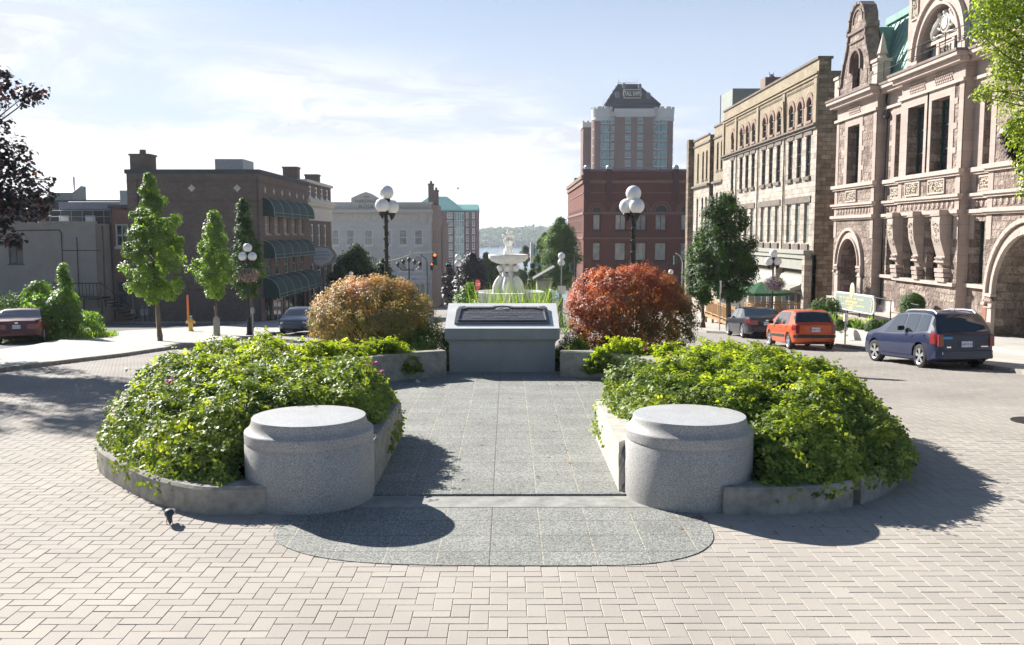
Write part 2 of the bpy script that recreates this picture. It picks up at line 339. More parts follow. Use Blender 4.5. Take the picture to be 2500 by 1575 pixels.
# ------------------------------------------------------------------ the ground
YS = [14, 15, 16, 17, 18, 19, 20, 21, 30, 60, 100, 200, 345, 359]
def drape(name, poly, dz, m, skirt=0, kind='structure', zf=gz):
    bm = bmesh.new(); f = bm.faces.new([bm.verts.new((x, y, 0)) for x, y in poly])
    bm.normal_update()
    if f.normal.z < 0: f.normal_flip()
    for y in YS:
        bmesh.ops.bisect_plane(bm, geom=bm.verts[:] + bm.edges[:] + bm.faces[:], plane_co=(0, y, 0), plane_no=(0, 1, 0))
    bmesh.ops.triangulate(bm, faces=bm.faces[:])
    if skirt:
        be = [e for e in bm.edges if e.is_boundary]
        r = bmesh.ops.extrude_edge_only(bm, edges=be)
        nv = set(v for v in r['geom'] if isinstance(v, bmesh.types.BMVert))
    else: nv = set()
    for v in bm.verts: v.co.z = zf(v.co.y) + dz - (skirt if v in nv else 0)
    bmesh.ops.recalc_face_normals(bm, faces=bm.faces[:])
    me = bpy.data.meshes.new(name); bm.to_mesh(me); bm.free(); me.materials.append(m)
    me.update()
    up = sum(p.normal.z * p.area for p in me.polygons)
    if up < 0: me.flip_normals()
    o = bpy.data.objects.new(name, me); COL.objects.link(o); o['kind'] = kind; return o
M['ground'] = mat('street_surface', (.235, .225, .215), .95, .12, .5, .25, 70, spec=.2)
drape('ground', [(-2600, -30), (2600, -30), (2600, 360), (-2600, 360)], -.012, M['ground'])
# street in worn, sun-bleached brick that fades into plain pavement further off
M['farbrick'] = blocks('worn_street_brick', (.30, .275, .25), (.33, .305, .275), (.27, .25, .225), .315, .12, .006, bump=.15, var=.1, vs=.6, floor=True, bd=.006)
drape('road', [(-14.5, 30), (13.4, 30), (13.4, 58), (10.8, 60), (10.8, 340), (-11.8, 340), (-11.8, 58), (-12.6, 44), (-13.2, 36)], -.004, M['farbrick'])
# laid herringbone paving, every paver a bevelled block
def smooth_closed(pts, n=6):
    out = []; k = len(pts)
    for i in range(k):
        p0, p1, p2, p3 = [Vector((*pts[(i + j - 1) % k], 0)) for j in range(4)]
        for a in range(n):
            t = a / n
            out.append(tuple((0.5 * ((2 * p1) + (-p0 + p2) * t + (2 * p0 - 5 * p1 + 4 * p2 - p3) * t * t + (-p0 + 3 * p1 - 3 * p2 + p3) * t ** 3))[:2]))
    return out
def inside(x, y, poly):
    r = False; j = len(poly) - 1
    for i in range(len(poly)):
        if (poly[i][1] > y) != (poly[j][1] > y) and x < (poly[j][0] - poly[i][0]) * (y - poly[i][1]) / (poly[j][1] - poly[i][1]) + poly[i][0]: r = not r
        j = i
    return r
RING_L = [(-2.75, 10.37), (-3.39, 10.3), (-3.97, 10.57), (-4.71, 11.25), (-5.67, 12.5), (-5.95, 14), (-5.85, 16), (-5.3, 18), (-4.2, 20.2), (-2.6, 22.2)]
RING_R = [(2.47, 10.3), (2.98, 10.29), (3.67, 10.4), (4.33, 10.8), (4.97, 11.5), (5.45, 12.5), (5.62, 14), (5.45, 16), (4.9, 18), (3.9, 20.2), (2.3, 22.2)]
RING = RING_L + [(-1.6, 24.3), (1.4, 24.3)] + RING_R[::-1]
BW, BH = .161, .131
def pavers():
    V = []; Fc = []; T = []; g = .001; bz = .004
    i0, i1, j0, j1 = int(-13.6 / BW), int(13.4 / BW), int(4.0 / BH), int(33 / BH)
    ring_in = [(x * .97 - .004, 14 + (y - 14) * .97) for x, y in RING]
    for j in range(j0, j1):
        y = j * BH
        for i in range(i0, i1):
            k = (i + j) % 4
            if k == 0: w, h = 2, 1
            elif k == 2: w, h = 1, 2
            else: continue
            x0 = i * BW; x1 = x0 + w * BW; y0 = y; y1 = y + h * BH; cx = (x0 + x1) / 2; cy = (y0 + y1) / 2
            if abs(cx) > cy * .75 + 3 or cx > 13.3 or cx < -13.9 + (cy - 24) * .07: continue
            if cy > 10.6 and inside(cx, cy, ring_in): continue
            if abs(cx + .1) < 2.0 and 9.1 < cy < 10.6: continue
            dz = rng.normal(0, .0006); z = gz(cy) + dz; b = len(V); e = g + abs(rng.normal(0, .0012)); jx, jy = rng.normal(0, .001, 2)
            x0 += jx; x1 += jx; y0 += jy; y1 += jy
            ta, tb = rng.normal(0, .0004, 2)
            V += [(x0 + e, y0 + e, z - .004), (x1 - e, y0 + e, z - .004), (x1 - e, y1 - e, z - .004), (x0 + e, y1 - e, z - .004)]
            e2 = e + bz
            V += [(x0 + e2, y0 + e2, z - ta - tb), (x1 - e2, y0 + e2, z + ta - tb), (x1 - e2, y1 - e2, z + ta + tb), (x0 + e2, y1 - e2, z - ta + tb)]
            Fc += [(b + 4, b + 5, b + 6, b + 7), (b, b + 1, b + 5, b + 4), (b + 1, b + 2, b + 6, b + 5), (b + 2, b + 3, b + 7, b + 6), (b + 3, b, b + 4, b + 7)]
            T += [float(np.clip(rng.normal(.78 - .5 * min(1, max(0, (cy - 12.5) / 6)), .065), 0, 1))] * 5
    me = bpy.data.meshes.new('brick_paving'); me.from_pydata(V, [], Fc)
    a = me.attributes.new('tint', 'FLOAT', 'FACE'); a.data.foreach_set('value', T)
    m, t, b = base_mat('pink_pavers'); b.inputs['Roughness'].default_value = .88; b.inputs['Specular IOR Level'].default_value = .25
    at = nd(t, 'ShaderNodeAttribute', attribute_name='tint'); tc = nd(t, 'ShaderNodeTexCoord')
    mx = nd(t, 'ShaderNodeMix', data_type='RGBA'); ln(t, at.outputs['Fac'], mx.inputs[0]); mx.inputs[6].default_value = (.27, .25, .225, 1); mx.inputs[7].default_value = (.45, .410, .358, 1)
    # large worn pale areas, fine grit, small dark chips
    n = nd(t, 'ShaderNodeTexNoise', i_Scale=.45, i_Detail=5.0); ln(t, tc.outputs['Object'], n.inputs[0])
    r = nd(t, 'ShaderNodeMapRange'); r.inputs[1].default_value = .3; r.inputs[2].default_value = .7; r.inputs[3].default_value = .86; r.inputs[4].default_value = 1.10; ln(t, n.outputs[0], r.inputs[0])
    s1 = nd(t, 'ShaderNodeVectorMath', operation='SCALE'); ln(t, mx.outputs[2], s1.inputs[0]); ln(t, r.outputs[0], s1.inputs['Scale'])
    g2 = nd(t, 'ShaderNodeTexNoise', i_Scale=140.0, i_Detail=3.0); ln(t, tc.outputs['Object'], g2.inputs[0])
    r2 = nd(t, 'ShaderNodeMapRange'); r2.inputs[1].default_value = .3; r2.inputs[2].default_value = .7; r2.inputs[3].default_value = .88; r2.inputs[4].default_value = 1.1; ln(t, g2.outputs[0], r2.inputs[0])
    s2 = nd(t, 'ShaderNodeVectorMath', operation='SCALE'); ln(t, s1.outputs[0], s2.inputs[0]); ln(t, r2.outputs[0], s2.inputs['Scale'])
    g3 = nd(t, 'ShaderNodeTexNoise', i_Scale=22.0, i_Detail=6.0, i_Roughness=.75); ln(t, tc.outputs['Object'], g3.inputs[0])
    r3 = nd(t, 'ShaderNodeMapRange'); r3.inputs[1].default_value = .60; r3.inputs[2].default_value = .72; r3.inputs[4].default_value = .6; ln(t, g3.outputs[0], r3.inputs[0])
    m3 = nd(t, 'ShaderNodeMix', data_type='RGBA'); ln(t, r3.outputs[0], m3.inputs[0]); ln(t, s2.outputs[0], m3.inputs[6]); m3.inputs[7].default_value = (.12, .10, .09, 1)
    ln(t, m3.outputs[2], b.inputs['Base Color'])
    bp = nd(t, 'ShaderNodeBump', i_Strength=.3, i_Distance=.006); ln(t, g3.outputs[0], bp.inputs['Height']); ln(t, bp.outputs[0], b.inputs['Normal'])
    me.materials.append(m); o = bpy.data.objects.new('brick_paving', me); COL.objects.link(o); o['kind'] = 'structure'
pavers()
M['sand'] = mat('jointing_sand', (.36, .275, .235), .95, .3, 20)
drape('paving_bed', [(-14.3, -1), (13.35, -1), (13.35, 33), (-13.2, 33), (-14, 24)], -.0045, M['sand'])
# exposed-aggregate slabs of the memorial floor
def tile_mat():
    m, t, b = base_mat('exposed_aggregate'); b.inputs['Roughness'].default_value = .85; b.inputs['Specular IOR Level'].default_value = .3
    tc = nd(t, 'ShaderNodeTexCoord'); mp = nd(t, 'ShaderNodeMapping'); mp.inputs['Location'].default_value = (.18, .04, 0); ln(t, tc.outputs['Object'], mp.inputs[0])
    br = nd(t, 'ShaderNodeTexBrick', offset=0.0); ln(t, mp.outputs[0], br.inputs[0])
    for k, v in (('Scale', 1), ('Brick Width', .525), ('Row Height', .505), ('Mortar Size', .009), ('Mortar Smooth', .3), ('Bias', 0)): br.inputs[k].default_value = v
    br.inputs['Color1'].default_value = (.90, .90, .90, 1); br.inputs['Color2'].default_value = (1.03, 1.03, 1.02, 1); br.inputs['Mortar'].default_value = (1.35, 1.25, 1.1, 1)
    v = nd(t, 'ShaderNodeTexVoronoi', i_Scale=75.0); ln(t, tc.outputs['Object'], v.inputs[0])
    cr = nd(t, 'ShaderNodeValToRGB'); ln(t, v.outputs['Color'], cr.inputs[0])
    cr.color_ramp.elements[0].color = (.11, .12, .115, 1); cr.color_ramp.elements[0].position = .1; cr.color_ramp.elements[1].color = (.40, .40, .365, 1); cr.color_ramp.elements[1].position = .9
    n = nd(t, 'ShaderNodeTexNoise', i_Scale=1.3, i_Detail=6.0); ln(t, tc.outputs['Object'], n.inputs[0])
    r = nd(t, 'ShaderNodeMapRange'); r.inputs[1].default_value = .3; r.inputs[2].default_value = .7; r.inputs[3].default_value = .88; r.inputs[4].default_value = 1.12; ln(t, n.outputs[0], r.inputs[0])
    mu = nd(t, 'ShaderNodeMix', data_type='RGBA', blend_type='MULTIPLY'); mu.inputs[0].default_value = 1; ln(t, cr.outputs[0], mu.inputs[6]); ln(t, br.outputs[0], mu.inputs[7])
    b3 = nd(t, 'ShaderNodeTexBrick', offset=0.0); ln(t, mp.outputs[0], b3.inputs[0])
    for k, v_ in (('Scale', 1), ('Brick Width', 200), ('Row Height', .505), ('Mortar Size', .007), ('Mortar Smooth', .5), ('Bias', 0)): b3.inputs[k].default_value = v_
    b3.inputs['Color1'].default_value = b3.inputs['Color2'].default_value = (1, 1, 1, 1); b3.inputs['Mortar'].default_value = (.28, .28, .28, 1)
    m3 = nd(t, 'ShaderNodeMix', data_type='RGBA', blend_type='MULTIPLY'); m3.inputs[0].default_value = 1; ln(t, mu.outputs[2], m3.inputs[6]); ln(t, b3.outputs[0], m3.inputs[7]); mu = m3
    s = nd(t, 'ShaderNodeVectorMath', operation='SCALE'); ln(t, mu.outputs[2], s.inputs[0]); ln(t, r.outputs[0], s.inputs['Scale']); ln(t, s.outputs[0], b.inputs['Base Color'])
    iv = nd(t, 'ShaderNodeMath', operation='SUBTRACT', i_0=1.0); ln(t, br.outputs['Fac'], iv.inputs[1])
    bp = nd(t, 'ShaderNodeBump', i_Strength=.6, i_Distance=.006); ln(t, iv.outputs[0], bp.inputs['Height'])
    b2 = nd(t, 'ShaderNodeBump', i_Strength=.5, i_Distance=.004); ln(t, v.outputs['Distance'], b2.inputs['Height']); ln(t, bp.outputs[0], b2.inputs['Normal']); ln(t, b2.outputs[0], b.inputs['Normal'])
    return m
M['tile'] = tile_mat()
apron = [(-2.55, 10.56), (-2.55, 9.75), (-2.46, 9.42), (-2.25, 9.16), (-1.95, 8.93), (-1.5, 8.76), (-.9, 8.68), (0, 8.66), (.8, 8.66), (1.25, 8.68), (1.6, 8.78), (1.9, 8.98), (2.1, 9.25), (2.2, 9.55), (2.22, 10.0), (2.22, 10.56)]
for _ in range(3):
    apron = [apron[0]] + [(a[0] * (1 - f) + b[0] * f, a[1] * (1 - f) + b[1] * f) for a, b in zip(apron[:-1], apron[1:]) for f in (.25, .75)] + [apron[-1]]
fl = MB(); fl.prism(apron, -.05, .008); o = fl.build('slab_apron', M['tile']); o['kind'] = 'structure'
fl = MB(); fl.prism([(-2.4, 10.56), (2.2, 10.56), (2.2, 11.03), (-2.4, 11.03)], -.05, .012); o = fl.build('concrete_threshold', mat('worn_threshold', (.29, .29, .265), .9, .3, 4, .3, 50)); o['kind'] = 'structure'
upper = [(-1.78, 11.03), (1.48, 11.03), (1.48, 14.0), (3.0, 15.2), (3.3, 17.4), (2.8, 19.6), (1.5, 21.4), (-1.7, 21.4), (-3.0, 19.6), (-3.5, 17.4), (-3.2, 15.2), (-1.78, 14.2)]
fl = MB(); fl.prism(upper, -.3, .035); o = fl.build('plaza_floor', M['tile'], bevel=.006); o['kind'] = 'structure'
# pavements: left island along the street, right side along the post office
LEFT_PAVE = [(-18, 14), (-14.6, 18), (-14.1, 22), (-13.64, 24.57), (-13.35, 27.5), (-12.95, 30.5), (-12.85, 35.5), (-12.3, 41), (-12.2, 46), (-11.9, 55), (-11.9, 130), (-18.2, 130), (-18.2, 60), (-19.6, 54), (-21.0, 50.4), (-19.9, 41.2), (-18.6, 36), (-18.2, 32.5), (-21, 30), (-27, 27), (-27, 14)]
drape('pavement', LEFT_PAVE, .11, M['conc_light'], skirt=.3)
RIGHT_PAVE = [(16, 4), (13.4, 18), (13.35, 30), (13.0, 44), (12.5, 47), (10.9, 49.5), (10.8, 56), (10.6, 130), (19.4, 130), (19.4, 4)]
drape('pavement', RIGHT_PAVE, .11, M['conc_light'], skirt=.3)
# kerb stones
def kerb(name, line, side, label=None):
    mb = MB(); n = len(line)
    for a, b in zip(line[:-1], line[1:]):
        a = Vector((*a, 0)); b = Vector((*b, 0)); L = (b - a).length; k = max(1, int(L / 3)); d = (b - a).normalized(); s = Vector((d.y, -d.x, 0)) * side
        for i in range(k):
            p = a + (b - a) * (i / k + .003); q = a + (b - a) * ((i + 1) / k)
            for (p0, p1) in ((p, q),):
                z0, z1 = gz(p0.y), gz(p1.y)
                vs = [(p0.x, p0.y, z0 - .1), (p0.x + s.x * .15, p0.y + s.y * .15, z0 - .1), (p0.x + s.x * .15, p0.y + s.y * .15, z0 + .118), (p0.x, p0.y, z0 + .118),
                      (p1.x, p1.y, z1 - .1), (p1.x + s.x * .15, p1.y + s.y * .15, z1 - .1), (p1.x + s.x * .15, p1.y + s.y * .15, z1 + .118), (p1.x, p1.y, z1 + .118)]
                mb.add(vs, [[0, 1, 2, 3], [7, 6, 5, 4], [0, 4, 5, 1], [1, 5, 6, 2], [2, 6, 7, 3], [3, 7, 4, 0]])
    o = mb.build(name, M['conc'], bevel=.0); o['kind'] = 'structure'; return o
kerb('kerb', LEFT_PAVE[1:11], 1)
kerb('kerb', RIGHT_PAVE[1:8], -1)
# asphalt of the parking place and lane on the left
drape('parking_lane', [(-60, 24), (-27.2, 27.2), (-21.2, 30.3), (-18.6, 33), (-18.8, 36), (-20.1, 41.2), (-21.2, 50.4), (-19.8, 54), (-18.4, 60), (-18.4, 67.2), (-60, 67.2)], .006, M['asphalt'])
# lake and far shore
def water():
    m, t, b = base_mat('lake_water'); b.inputs['Base Color'].default_value = (.10, .17, .22, 1); b.inputs['Roughness'].default_value = .18
    tc = nd(t, 'ShaderNodeTexCoord'); mp = nd(t, 'ShaderNodeMapping'); mp.inputs['Scale'].default_value = (.05, .2, 1); ln(t, tc.outputs['Object'], mp.inputs[0])
    n = nd(t, 'ShaderNodeTexNoise', i_Scale=1.5, i_Detail=6.0); ln(t, mp.outputs[0], n.inputs[0])
    bp = nd(t, 'ShaderNodeBump', i_Strength=.7, i_Distance=1.0); ln(t, n.outputs[0], bp.inputs['Height']); ln(t, bp.outputs[0], b.inputs['Normal']); return m
mb = MB(); mb.quad((-3000, 340, -21.9), (3000, 340, -21.9), (3000, 3200, -21.9), (-3000, 3200, -21.9), (0, 0, 1))
o = mb.build('lake', water()); o['kind'] = 'structure'
# ------------------------------------------------------------------ the memorial: walls, pedestals, plinth
def wall_strip(line, thick, ztop, zbot, inward, m, label, loc, chamf=.03, name='planter_wall', topw=None, jag=0):
    """line = outer face from end to end; thick towards 'inward' (+1 = left of travel)"""
    pts = [Vector((x, y, 0)) for x, y in line]; n = len(pts); prof = []
    for i, p in enumerate(pts):
        d = (pts[min(i + 1, n - 1)] - pts[max(i - 1, 0)]).normalized(); s = Vector((-d.y, d.x, 0)) * inward
        zt = ztop(p) if callable(ztop) else ztop
        c = [(0, zbot), (0, zt - chamf), (chamf, zt), (thick - chamf, zt), (thick, zt - chamf), (thick, zbot)]
        prof.append([(p.x + s.x * a, p.y + s.y * a, z) for a, z in c])
    mb = MB(); vs = [v for pr in prof for v in pr]; fs = []
    for i in range(n - 1):
        for j in range(6):
            a = i * 6 + j; b = i * 6 + (j + 1) % 6; fs.append([a, b, b + 6, a + 6])
    fs += [list(range(6))[::-1], [(n - 1) * 6 + j for j in range(6)]]
    mb.add(vs, fs)
    bm_o = single(mb, name, m, label, 'low wall', 'low concrete walls round the memorial beds', loc=loc)
    bm = bmesh.new(); bm.from_mesh(bm_o.data); bmesh.ops.recalc_face_normals(bm, faces=bm.faces[:]); bm.to_mesh(bm_o.data); bm.free()
    return bm_o
def dens(line, n=5):
    out = []; k = len(line)
    for i in range(k - 1):
        p0 = Vector((*line[max(i - 1, 0)], 0)); p1 = Vector((*line[i], 0)); p2 = Vector((*line[i + 1], 0)); p3 = Vector((*line[min(i + 2, k - 1)], 0))
        for a in range(n):
            t = a / n; out.append(tuple((0.5 * ((2 * p1) + (-p0 + p2) * t + (2 * p0 - 5 * p1 + 4 * p2 - p3) * t * t + (-p0 + 3 * p1 - 3 * p2 + p3) * t ** 3))[:2]))
    return out + [tuple(line[-1])]
LOL, LOR = dens(RING_L), dens(RING_R)
a = 24
wall_strip(LOL, .36, .32, -.6, -1, M['conc'], 'curved weathered concrete wall sweeping round the left rose bed to the left pedestal', (-5, 12, 0))
wall_strip(LOR[:14], .36, .31, -.6, 1, M['conc'], 'short curved concrete wall section butting the right pedestal with a cracked end', (3, 10.4, 0))
wall_strip([LOR[13 + 0]] and LOR[14:], .36, .32, -.6, 1, M['conc'], 'long curved concrete wall sweeping round the far right of the right rose bed', (5, 12, 0))
wall_strip([(-1.67, 10.95), (-1.67, 14.25)], .27, .60, -.2, 1, M['conc'], 'straight concrete wall between the left pedestal and the paved walk', (-1.67, 12.5, 0))
# the right-hand one has its near end broken off
def broken_wall():
    x0, x1, y0, y1, zt = 1.37, 1.66, 11.15, 14.1, .64
    bm = bmesh.new(); N = 14
    R = random.Random(4)
    rows = []
    for j in range(N + 1):
        z = -.2 + (zt + .2) * j / N
        cut = .0 + .55 * max(0, (z - .05)) ** 1.0 * .9
        row = []
        for i in range(9):
            x = x0 + (x1 - x0) * i / 8
            jag = R.uniform(-.035, .035) if 0 < i < 8 or z > .1 else 0
            row.append(bm.verts.new((x, y0 + (cut * (.25 + .9 * i / 8) if z > .05 else 0) + jag, z)))
        rows.append(row)
    back = [bm.verts.new((x, y1, z)) for x, z in ((x0, -.2), (x1, -.2), (x1, zt), (x0, zt))]
    for j in range(N):
        for i in range(8): bm.faces.new((rows[j][i], rows[j][i + 1], rows[j + 1][i + 1], rows[j + 1][i]))
    for f in bm.faces: f.material_index = 1
    L = [r[0] for r in rows]; Rr = [r[-1] for r in rows]
    fs = [bm.faces.new(L + [back[3], back[0]]), bm.faces.new(Rr[::-1] + [back[1], back[2]]), bm.faces.new(rows[-1][::1] + [back[2], back[3]]), bm.faces.new(back)]
    bmesh.ops.recalc_face_normals(bm, faces=bm.faces[:])
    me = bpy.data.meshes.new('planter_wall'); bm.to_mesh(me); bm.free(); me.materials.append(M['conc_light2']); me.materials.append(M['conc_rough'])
    o = bpy.data.objects.new('planter_wall', me); COL.objects.link(o)
    tag(o, 'straight sunlit concrete wall with its near end broken rough, beside the right pedestal', 'low wall', 'low concrete walls round the memorial beds')
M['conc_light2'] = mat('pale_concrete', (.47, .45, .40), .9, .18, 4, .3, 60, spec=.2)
broken_wall()
wall_strip([(-1.37, 20.35), (-2.2, 19.95), (-2.9, 19.3), (-3.4, 18.4), (-3.6, 17.2), (-3.4, 16.0), (-2.7, 15.0), (-1.9, 14.3)], .3, .62, -.3, -1, M['conc'], 'curved concrete wall running from the left of the plinth behind the left roses', (-2.5, 19.5, 0))
wall_strip([(1.16, 20.35), (2.0, 20.1), (2.7, 19.5), (3.2, 18.5), (3.4, 17.2), (3.1, 15.9), (2.4, 15.0), (1.6, 14.2)], .3, .62, -.3, 1, M['conc'], 'curved concrete wall running from the right of the plinth behind the right roses', (2.5, 19.5, 0))
# soil inside the ring
mb = MB(); mb.prism([(-2.2, 11.9)] + [(x * .94, 14 + (y - 14) * .94) for x, y in LOL if y > 10.9] + [(-3.2, 19.3), (-3.9, 17.2), (-3.6, 15.6), (-1.98, 14.3)], -.3, .25)
o = mb.build('bed_soil', M['soil']); o['kind'] = 'structure'
mb = MB(); mb.prism([(2.2, 11.9)] + [(x * .94, 14 + (y - 14) * .94) for x, y in LOR if y > 10.9] + [(3.0, 19.3), (3.7, 17.2), (3.4, 15.6), (1.72, 14.2)], -.3, .25)
o = mb.build('bed_soil', M['soil']); o['kind'] = 'structure'
mb = MB(); mb.prism([(-4.2, 20), (-3, 19.8), (-1.5, 21.2), (1.3, 21.2), (3, 19.8), (3.9, 20), (2.4, 22.4), (1.4, 24.2), (-1.6, 24.2), (-2.6, 22.4)], -.8, .2)
o = mb.build('bed_soil', M['soil']); o['kind'] = 'structure'
# round granite pedestals
def pedestal(c, label, notch):
    t = thing('granite_pedestal', (c[0], c[1], 0), label, 'pedestal', 'round granite pedestals')
    k = 96; body = [(.765, -.3), (.765, .0), (.772, .05), (.770, .70), (.758, .715), (.756, .727), (.768, .735), (.770, .84), (.766, .853)]
    cap = [(.766, .853), (.745, .868), (.715, .895), (.695, .93), (.684, .97), (.681, 1.0), (.676, 1.008)]
    mb = MB(); mb.lathe((0, 0, 0), body + cap[1:], k); mb.build('drum', M['granite_ped'], t, smooth=True, local=True)
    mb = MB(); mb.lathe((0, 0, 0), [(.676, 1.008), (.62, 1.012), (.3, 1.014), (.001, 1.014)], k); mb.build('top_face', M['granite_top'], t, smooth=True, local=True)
M['granite_ped'] = granite('pedestal_granite', (.22, .215, .21), (.53, .515, .49), 110, spots=(.22, .15, .11))
M['granite_top'] = granite('pedestal_top', (.38, .38, .385), (.60, .595, .59), 110, rough=.4)  # drum tops lightened, their sky brightness painted into the granite
pedestal((-2.415, 11.05), 'round grey granite pedestal at the front of the left rose bed', 1)
pedestal((2.215, 11.1), 'round grey granite pedestal beside the broken wall of the right rose bed', 0)
# plinth with the sloping bronze plaque
def plinth():
    t = thing('memorial_plinth', (-.1, 21.2, 0), 'massive grey granite plinth with a sloping top between the two coloured bushes', 'memorial')
    xl, xr = -1.45, 1.185; y0, y1 = 20.95, 22.35
    mb = MB(); z0, zs, zf, zb = -.3, .80, 1.05, 1.53
    # lower block with a cove under the slab
    prof = [(.10, z0), (.10, .68), (.085, .74), (.05, .78), (.02, zs)]
    vs = []; fs = []
    for off, z in prof:
        vs += [(xl + off, y0 + off, z), (xr - off, y0 + off, z), (xr - off, y1 + .1, z), (xl + off, y1 + .1, z)]
    for i in range(len(prof) - 1):
        for j in range(4): a = i * 4 + j; b = i * 4 + (j + 1) % 4; fs.append([a, b, b + 4, a + 4])
    mb.add(vs, fs); mb.build('base_block', M['granite_dark'], t)
    mb = MB(); A = (xl, y0, zs); B = (xr, y0, zs)
    mb.add([(xl, y0, zs), (xr, y0, zs), (xr, y1 + .12, zs), (xl, y1 + .12, zs), (xl, y0, zf), (xr, y0, zf), (xr, y1, zb), (xl, y1, zb), (xr, y1 + .12, zb - .03), (xl, y1 + .12, zb - .03)],
           [[3, 2, 1, 0], [0, 1, 5, 4], [4, 5, 6, 7], [7, 6, 8, 9], [9, 8, 2, 3], [1, 2, 8, 6, 5], [0, 4, 7, 9, 3]])
    slab = mb.build('sloping_slab', M['granite_slab'], t, bevel=.012)
    # frame of the slope
    o = Vector(((xl + xr) / 2, y0, zf)); u = Vector((1, 0, 0)); v = Vector((0, y1 - y0, zb - zf)); L = v.length; v.normalize(); n = u.cross(v)
    if n.z < 0: n = -n
    def P(a, b, h=0): return o + u * a + v * b + n * h
    w = 1.105; b0, b1, b2 = .23, 1.0, 1.2
    out = [(-w, b0), (w, b0), (w * .985, b1), (w * .93, b1 + .13), (w * .80, b1 + .13), (w * .74, b2 - .02), (.16 + .1, b2 - .02), (.2, b2 + .02), (-.2, b2 + .02), (-.26, b2 - .02), (-w * .74, b2 - .02), (-w * .80, b1 + .13), (-w * .93, b1 + .13), (-w * .985, b1)]
    mb = MB(); mb.add([P(-1.31, .006, .0035), P(1.31, .006, .0035), P(1.31, L - .006, .0035), P(-1.31, L - .006, .0035)], [[0, 1, 2, 3]]); mb.build('sky_sheen_top', M['slab_top'], t)  # thin sheet that carries the painted sky reflection of the slope
    def slabp(mb, pts, h0, h1):
        k = len(pts); mb.add([P(a, b, h0) for a, b in pts] + [P(a, b, h1) for a, b in pts], [[i, (i + 1) % k, k + (i + 1) % k, k + i] for i in range(k)] + [list(range(k, 2 * k))])
    mb = MB(); slabp(mb, out, -.005, .045)
    pl = mb.build('plaque', M['bronze'], t)
    # raised moulding round the text field, medallions, lettering
    inner = [(-w + .07, b0 + .09), (w - .07, b0 + .09), (w - .10, b1 - .04), (w * .76, b1 + .03), (.30, b1 + .05), (.22, b1 + .07), (.13, b1 + .15), (0, b1 + .175), (-.13, b1 + .15), (-.22, b1 + .07), (-.30, b1 + .05), (-w * .76, b1 + .03), (-w + .10, b1 - .04)]
    mb = MB(); k = len(inner)
    cx = sum(p[0] for p in inner) / k; cy = sum(p[1] for p in inner) / k
    for i in range(k):
        a = inner[i]; b = inner[(i + 1) % k]
        def ins(p, s=.035):
            d = Vector((cx - p[0], (cy - p[1]) * 2.2)); d.normalize(); return (p[0] + d.x * s, p[1] + d.y * s * .8)
        ai, bi = ins(a), ins(b)
        mb.add([P(*a, .045), P(*b, .045), P(*bi, .045), P(*ai, .045), P(*a, .075), P(*b, .075), P(*bi, .075), P(*ai, .075)], [[0, 1, 5, 4], [4, 5, 6, 7], [7, 6, 2, 3]])
    mb.build('raised_moulding', M['bronze'], t)
    def disc(mb, a, b, ra, rb, h0, h1, n=24): slabp(mb, [(a + ra * math.cos(2 * PI * i / n), b + rb * math.sin(2 * PI * i / n)) for i in range(n)], h0, h1)
    for a, ra, rb, b in ((-w * .86, .12, .085, b1 + .09), (w * .86, .12, .085, b1 + .09), (0, .17, .10, b1 + .02)):
        mb = MB(); disc(mb, a, b, ra, rb, .04, .06); disc(mb, a, b, ra * .82, rb * .8, .06, .068)
        R = random.Random(int(a * 100))
        for i in range(26):
            q = R.uniform(0, 6.28); rr = R.random() ** .5 * .7; disc(mb, a + ra * rr * math.cos(q), b + rb * rr * math.sin(q), .012, .009, .068, .078, 6)
        mb.build('medallion', M['bronze_hi'], t, smooth=False)
    rot = Matrix((u, v, n)).transposed().to_euler()
    for s, x, y, sz, sp in (('MILLENNIUM', -.50, b2 - .085, .105, 1.15), ('YEAR  2000', .50, b2 - .085, .105, 1.15)):
        text_mesh('lettering', s, sz, M['bronze_hi'], t, P(x, y, .047), rot, .008, space=sp, sxx=1.05)
    # rows of small relief lettering, too fine to read
    R = random.Random(3); mb = MB()
    for wid, y, hh in ((1.62, b1 - .04, .030), (1.70, b1 - .12, .034), (1.72, b1 - .20, .034), (1.2, b1 - .29, .022), (1.05, b1 - .35, .02)):
        x = -wid / 2
        while x < wid / 2:
            cw = R.uniform(.012, .026) * (hh / .03)
            if R.random() < .86: mb.obox(P(x + cw / 2, y + R.uniform(-.002, .002), .05), u, v, n, cw * .36, hh * R.uniform(.25, .5), .004)
            x += cw
    for cx_ in (-.55, 0, .55):
        for y in (b1 - .43, b1 - .49):
            x = cx_ - .17
            while x < cx_ + .17:
                cw = R.uniform(.012, .02)
                if R.random() < .85: mb.obox(P(x, y, .05), u, v, n, cw * .36, .011, .004)
                x += cw
    mb.build('relief_text', M['bronze_hi'], t)
M['slab_top'] = granite('slab_sky_sheen', (.74, .73, .70), (.88, .87, .84), 120, rough=.4)  # far paler than the slab: sky reflection painted in as colour
M['granite_slab'] = granite('slab_granite', (.16, .17, .175), (.44, .445, .44), 120, rough=.5)
plinth()
# crumpled litter and leaves lying about
mb = MB(); R = random.Random(9)
for i in range(9): p = Vector((-1.95 + R.uniform(-.05, .05), 19.35 + R.uniform(-.05, .05), .06 + R.uniform(0, .05))); mb.poly([p, p + Vector((R.uniform(.02, .08), R.uniform(-.05, .05), R.uniform(-.02, .05))), p + Vector((R.uniform(-.02, .04), R.uniform(-.05, .05), R.uniform(.02, .06)))])
single(mb, 'paper_litter', M['white'], 'crumpled white paper lying at the foot of the low wall left of the plinth', 'litter', loc=(-1.95, 19.35, .035))
